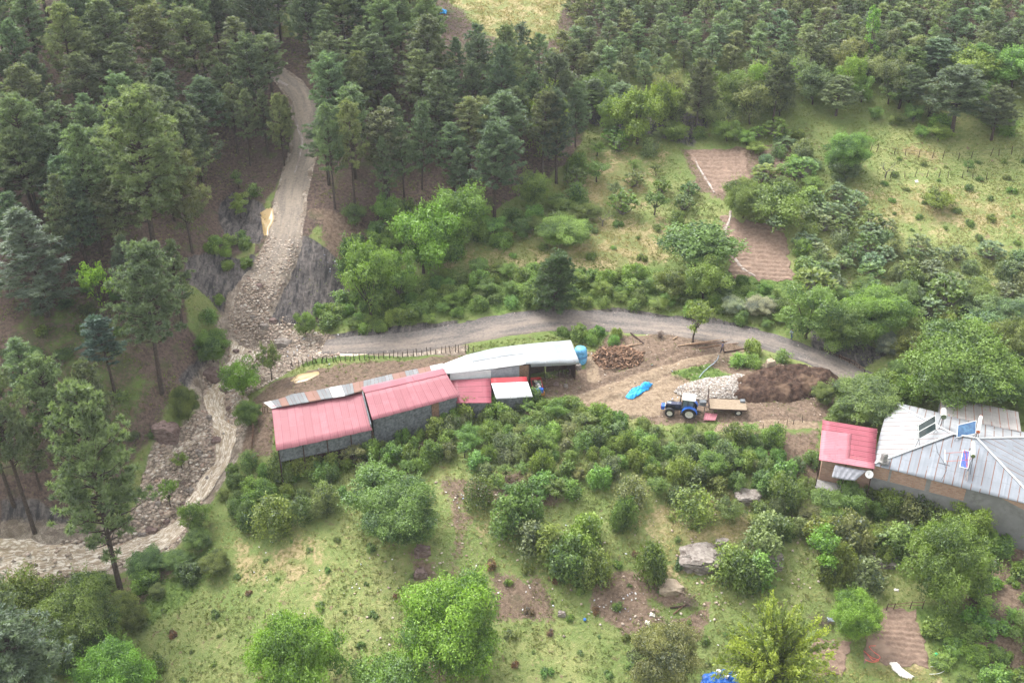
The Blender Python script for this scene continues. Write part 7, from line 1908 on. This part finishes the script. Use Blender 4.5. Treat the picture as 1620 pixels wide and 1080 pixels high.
# ------------------------------------------------------------------ people
def skin_obj(name, verts, edges, radii, mat, parent=None, sub=1, root=0):
    me = bpy.data.meshes.new(name); me.from_pydata(verts, edges, []); o = link(me, name, parent); me.materials.append(mat)
    m = o.modifiers.new("skin", 'SKIN'); 
    if not me.skin_vertices: me.skin_vertices.new() if hasattr(me.skin_vertices, 'new') else None
    for i, r in enumerate(radii):
        me.skin_vertices[0].data[i].radius = (r, r); me.skin_vertices[0].data[i].use_root = (i == root)
    s = o.modifiers.new("sub", 'SUBSURF'); s.levels = sub; s.render_levels = sub
    m.use_smooth_shade = True
    return o
def ensure_skin(o): pass
def person(u, v, rz, shirt, trous, label, stride=.22, bend=.1, bag=None):
    q = hp(u, v); e = empty("person", q, rz, label, "person", None)
    bz = .93
    V = [(0, 0, bz), (0, -bend * .3, 1.12), (0, -bend * .8, 1.36), (0, -bend, 1.47), (0, -bend * 1.1, 1.56), (0, -bend * 1.2, 1.66), (0, -bend * 1.2, 1.74)]
    E = [(0, 1), (1, 2), (2, 3), (3, 4), (4, 5), (5, 6)]; Rr = [.13, .125, .15, .07, .06, .10, .07]
    for s in (-1, 1):
        o = len(V); f = stride * s
        V += [(s * .10, 0, bz - .05), (s * .11, -f * .5 - .04, .50), (s * .11, -f, .09), (s * .12, -f - .16, .04)]; Rr += [.10, .065, .045, .035]; E += [(0, o), (o, o + 1), (o + 1, o + 2), (o + 2, o + 3)]
        o = len(V); h = -f * .8
        V += [(s * .19, -bend * .9, 1.39), (s * .26, -bend + h * .3 + .03, 1.12), (s * .26, -bend - .08 - h * .8, .90), (s * .265, -bend - .12 - h * .9, .83)]; Rr += [.06, .045, .032, .035]; E += [(2, o), (o, o + 1), (o + 1, o + 2), (o + 2, o + 3)]
        p = V[o + 3]
        for k in range(5):
            b = len(V); dx = (k - 2) * .018
            if k == 0: V += [(p[0] - s * .03, p[1] - .04, p[2] - .01), (p[0] - s * .035, p[1] - .055, p[2] - .04)]
            else: V += [(p[0] + dx * .6, p[1] + (k - 2.5) * .016, p[2] - .055), (p[0] + dx * .6 - s * .01, p[1] + (k - 2.5) * .018, p[2] - .10 + .008 * abs(k - 2))]
            Rr += [.010, .008]; E += [(o + 3, b), (b, b + 1)]
    SK = M("skin", (.42, .25, .17), .6, var=.05)
    skin_obj("body", V, E, Rr, SK, e)
    V2 = [(0, 0, .98), (0, -bend * .3, 1.12), (0, -bend * .8, 1.36), (0, -bend, 1.44)]; E2 = [(0, 1), (1, 2), (2, 3)]; R2 = [.155, .15, .175, .09]
    for s in (-1, 1):
        o = len(V2); f = stride * s; h = -f * .8; V2 += [(s * .19, -bend * .9, 1.40), (s * .26, -bend + h * .3 + .03, 1.12), (s * .26, -bend - .05 - h * .5, .97)]; R2 += [.078, .062, .05]; E2 += [(2, o), (o, o + 1), (o + 1, o + 2)]
    skin_obj("shirt", V2, E2, R2, shirt, e)
    V3 = [(0, 0, .95)]; R3 = [.15]; E3 = []
    for s in (-1, 1):
        o = len(V3); f = stride * s; V3 += [(s * .10, 0, .86), (s * .11, -f * .5 - .04, .50), (s * .11, -f, .12)]; R3 += [.118, .085, .068]; E3 += [(0, o), (o, o + 1), (o + 1, o + 2)]
    skin_obj("trousers", V3, E3, R3, trous, e)
    HM = M("dark_hair", (.02, .016, .013), .8); hh = MB(); n = 12; y = -bend * 1.2
    vs = [(math.cos(2 * math.pi * k / n) * r, y + .02 + math.sin(2 * math.pi * k / n) * r * 1.15, z) for r, z in ((.098, 1.68), (.105, 1.74), (.08, 1.80), (.001, 1.83)) for k in range(n)]
    hh.add(vs, [(i * n + k, i * n + (k + 1) % n, (i + 1) * n + (k + 1) % n, (i + 1) * n + k) for i in range(3) for k in range(n)]); hh.build("hair", HM, e, smooth=True)
    ey = MB()
    for s in (-1, 1): ey.box((s * .035, y - .098, 1.685), (.022, .012, .012))
    ey.build("eyes", BLACK, e); MB().box((0, y - .108, 1.655), (.024, .03, .04)).box((0, y - .098, 1.62), (.045, .01, .008)).build("nose_and_mouth", SK, e, .004)
    for s in (-1, 1): MB().box((s * .11, -stride * s - .06, .04), (.09, .26, .08)).build("shoe", BLACK, e, .02)
person(1252, 537, math.radians(-60), M("grey_shirt", (.42, .46, .52), .8), M("blue_trousers", (.07, .12, .22), .8), "person in grey shirt and blue trousers at the shady edge of the gravel road", .12, .12)
person(1142.5, 558, math.radians(-100), M("purple_grey_shirt", (.13, .12, .19), .8), M("dark_trousers", (.03, .03, .05), .8), "person in dark clothes walking past the brown beams in the yard", .24, .06)

# ------------------------------------------------------------------ air
hm = bpy.data.materials.new("haze_air"); hm.use_nodes = True; hn = hm.node_tree.nodes; hn.clear()
ho = hn.new("ShaderNodeOutputMaterial"); hv = hn.new("ShaderNodeVolumePrincipled")
hv.inputs['Color'].default_value = (.86, .92, 1.0, 1); hv.inputs['Density'].default_value = .00018; hv.inputs['Anisotropy'].default_value = .1
hm.node_tree.links.new(hv.outputs[0], ho.inputs['Volume'])
lo_z = float(ZZ.min()) - 1.0; hi_z = max(float(ZZ.max()), CAMZ) + 25
hzm = MB().hexa([(-2700, -1700, lo_z), (2700, -1700, lo_z), (2700, 3700, lo_z), (-2700, 3700, lo_z)], [(-2700, -1700, hi_z), (2700, -1700, hi_z), (2700, 3700, hi_z), (-2700, 3700, hi_z)]).build("haze", hm)
tag(hzm, kind='stuff'); hzm['label'] = "thin grey haze in the valley air"; hzm['category'] = "haze"
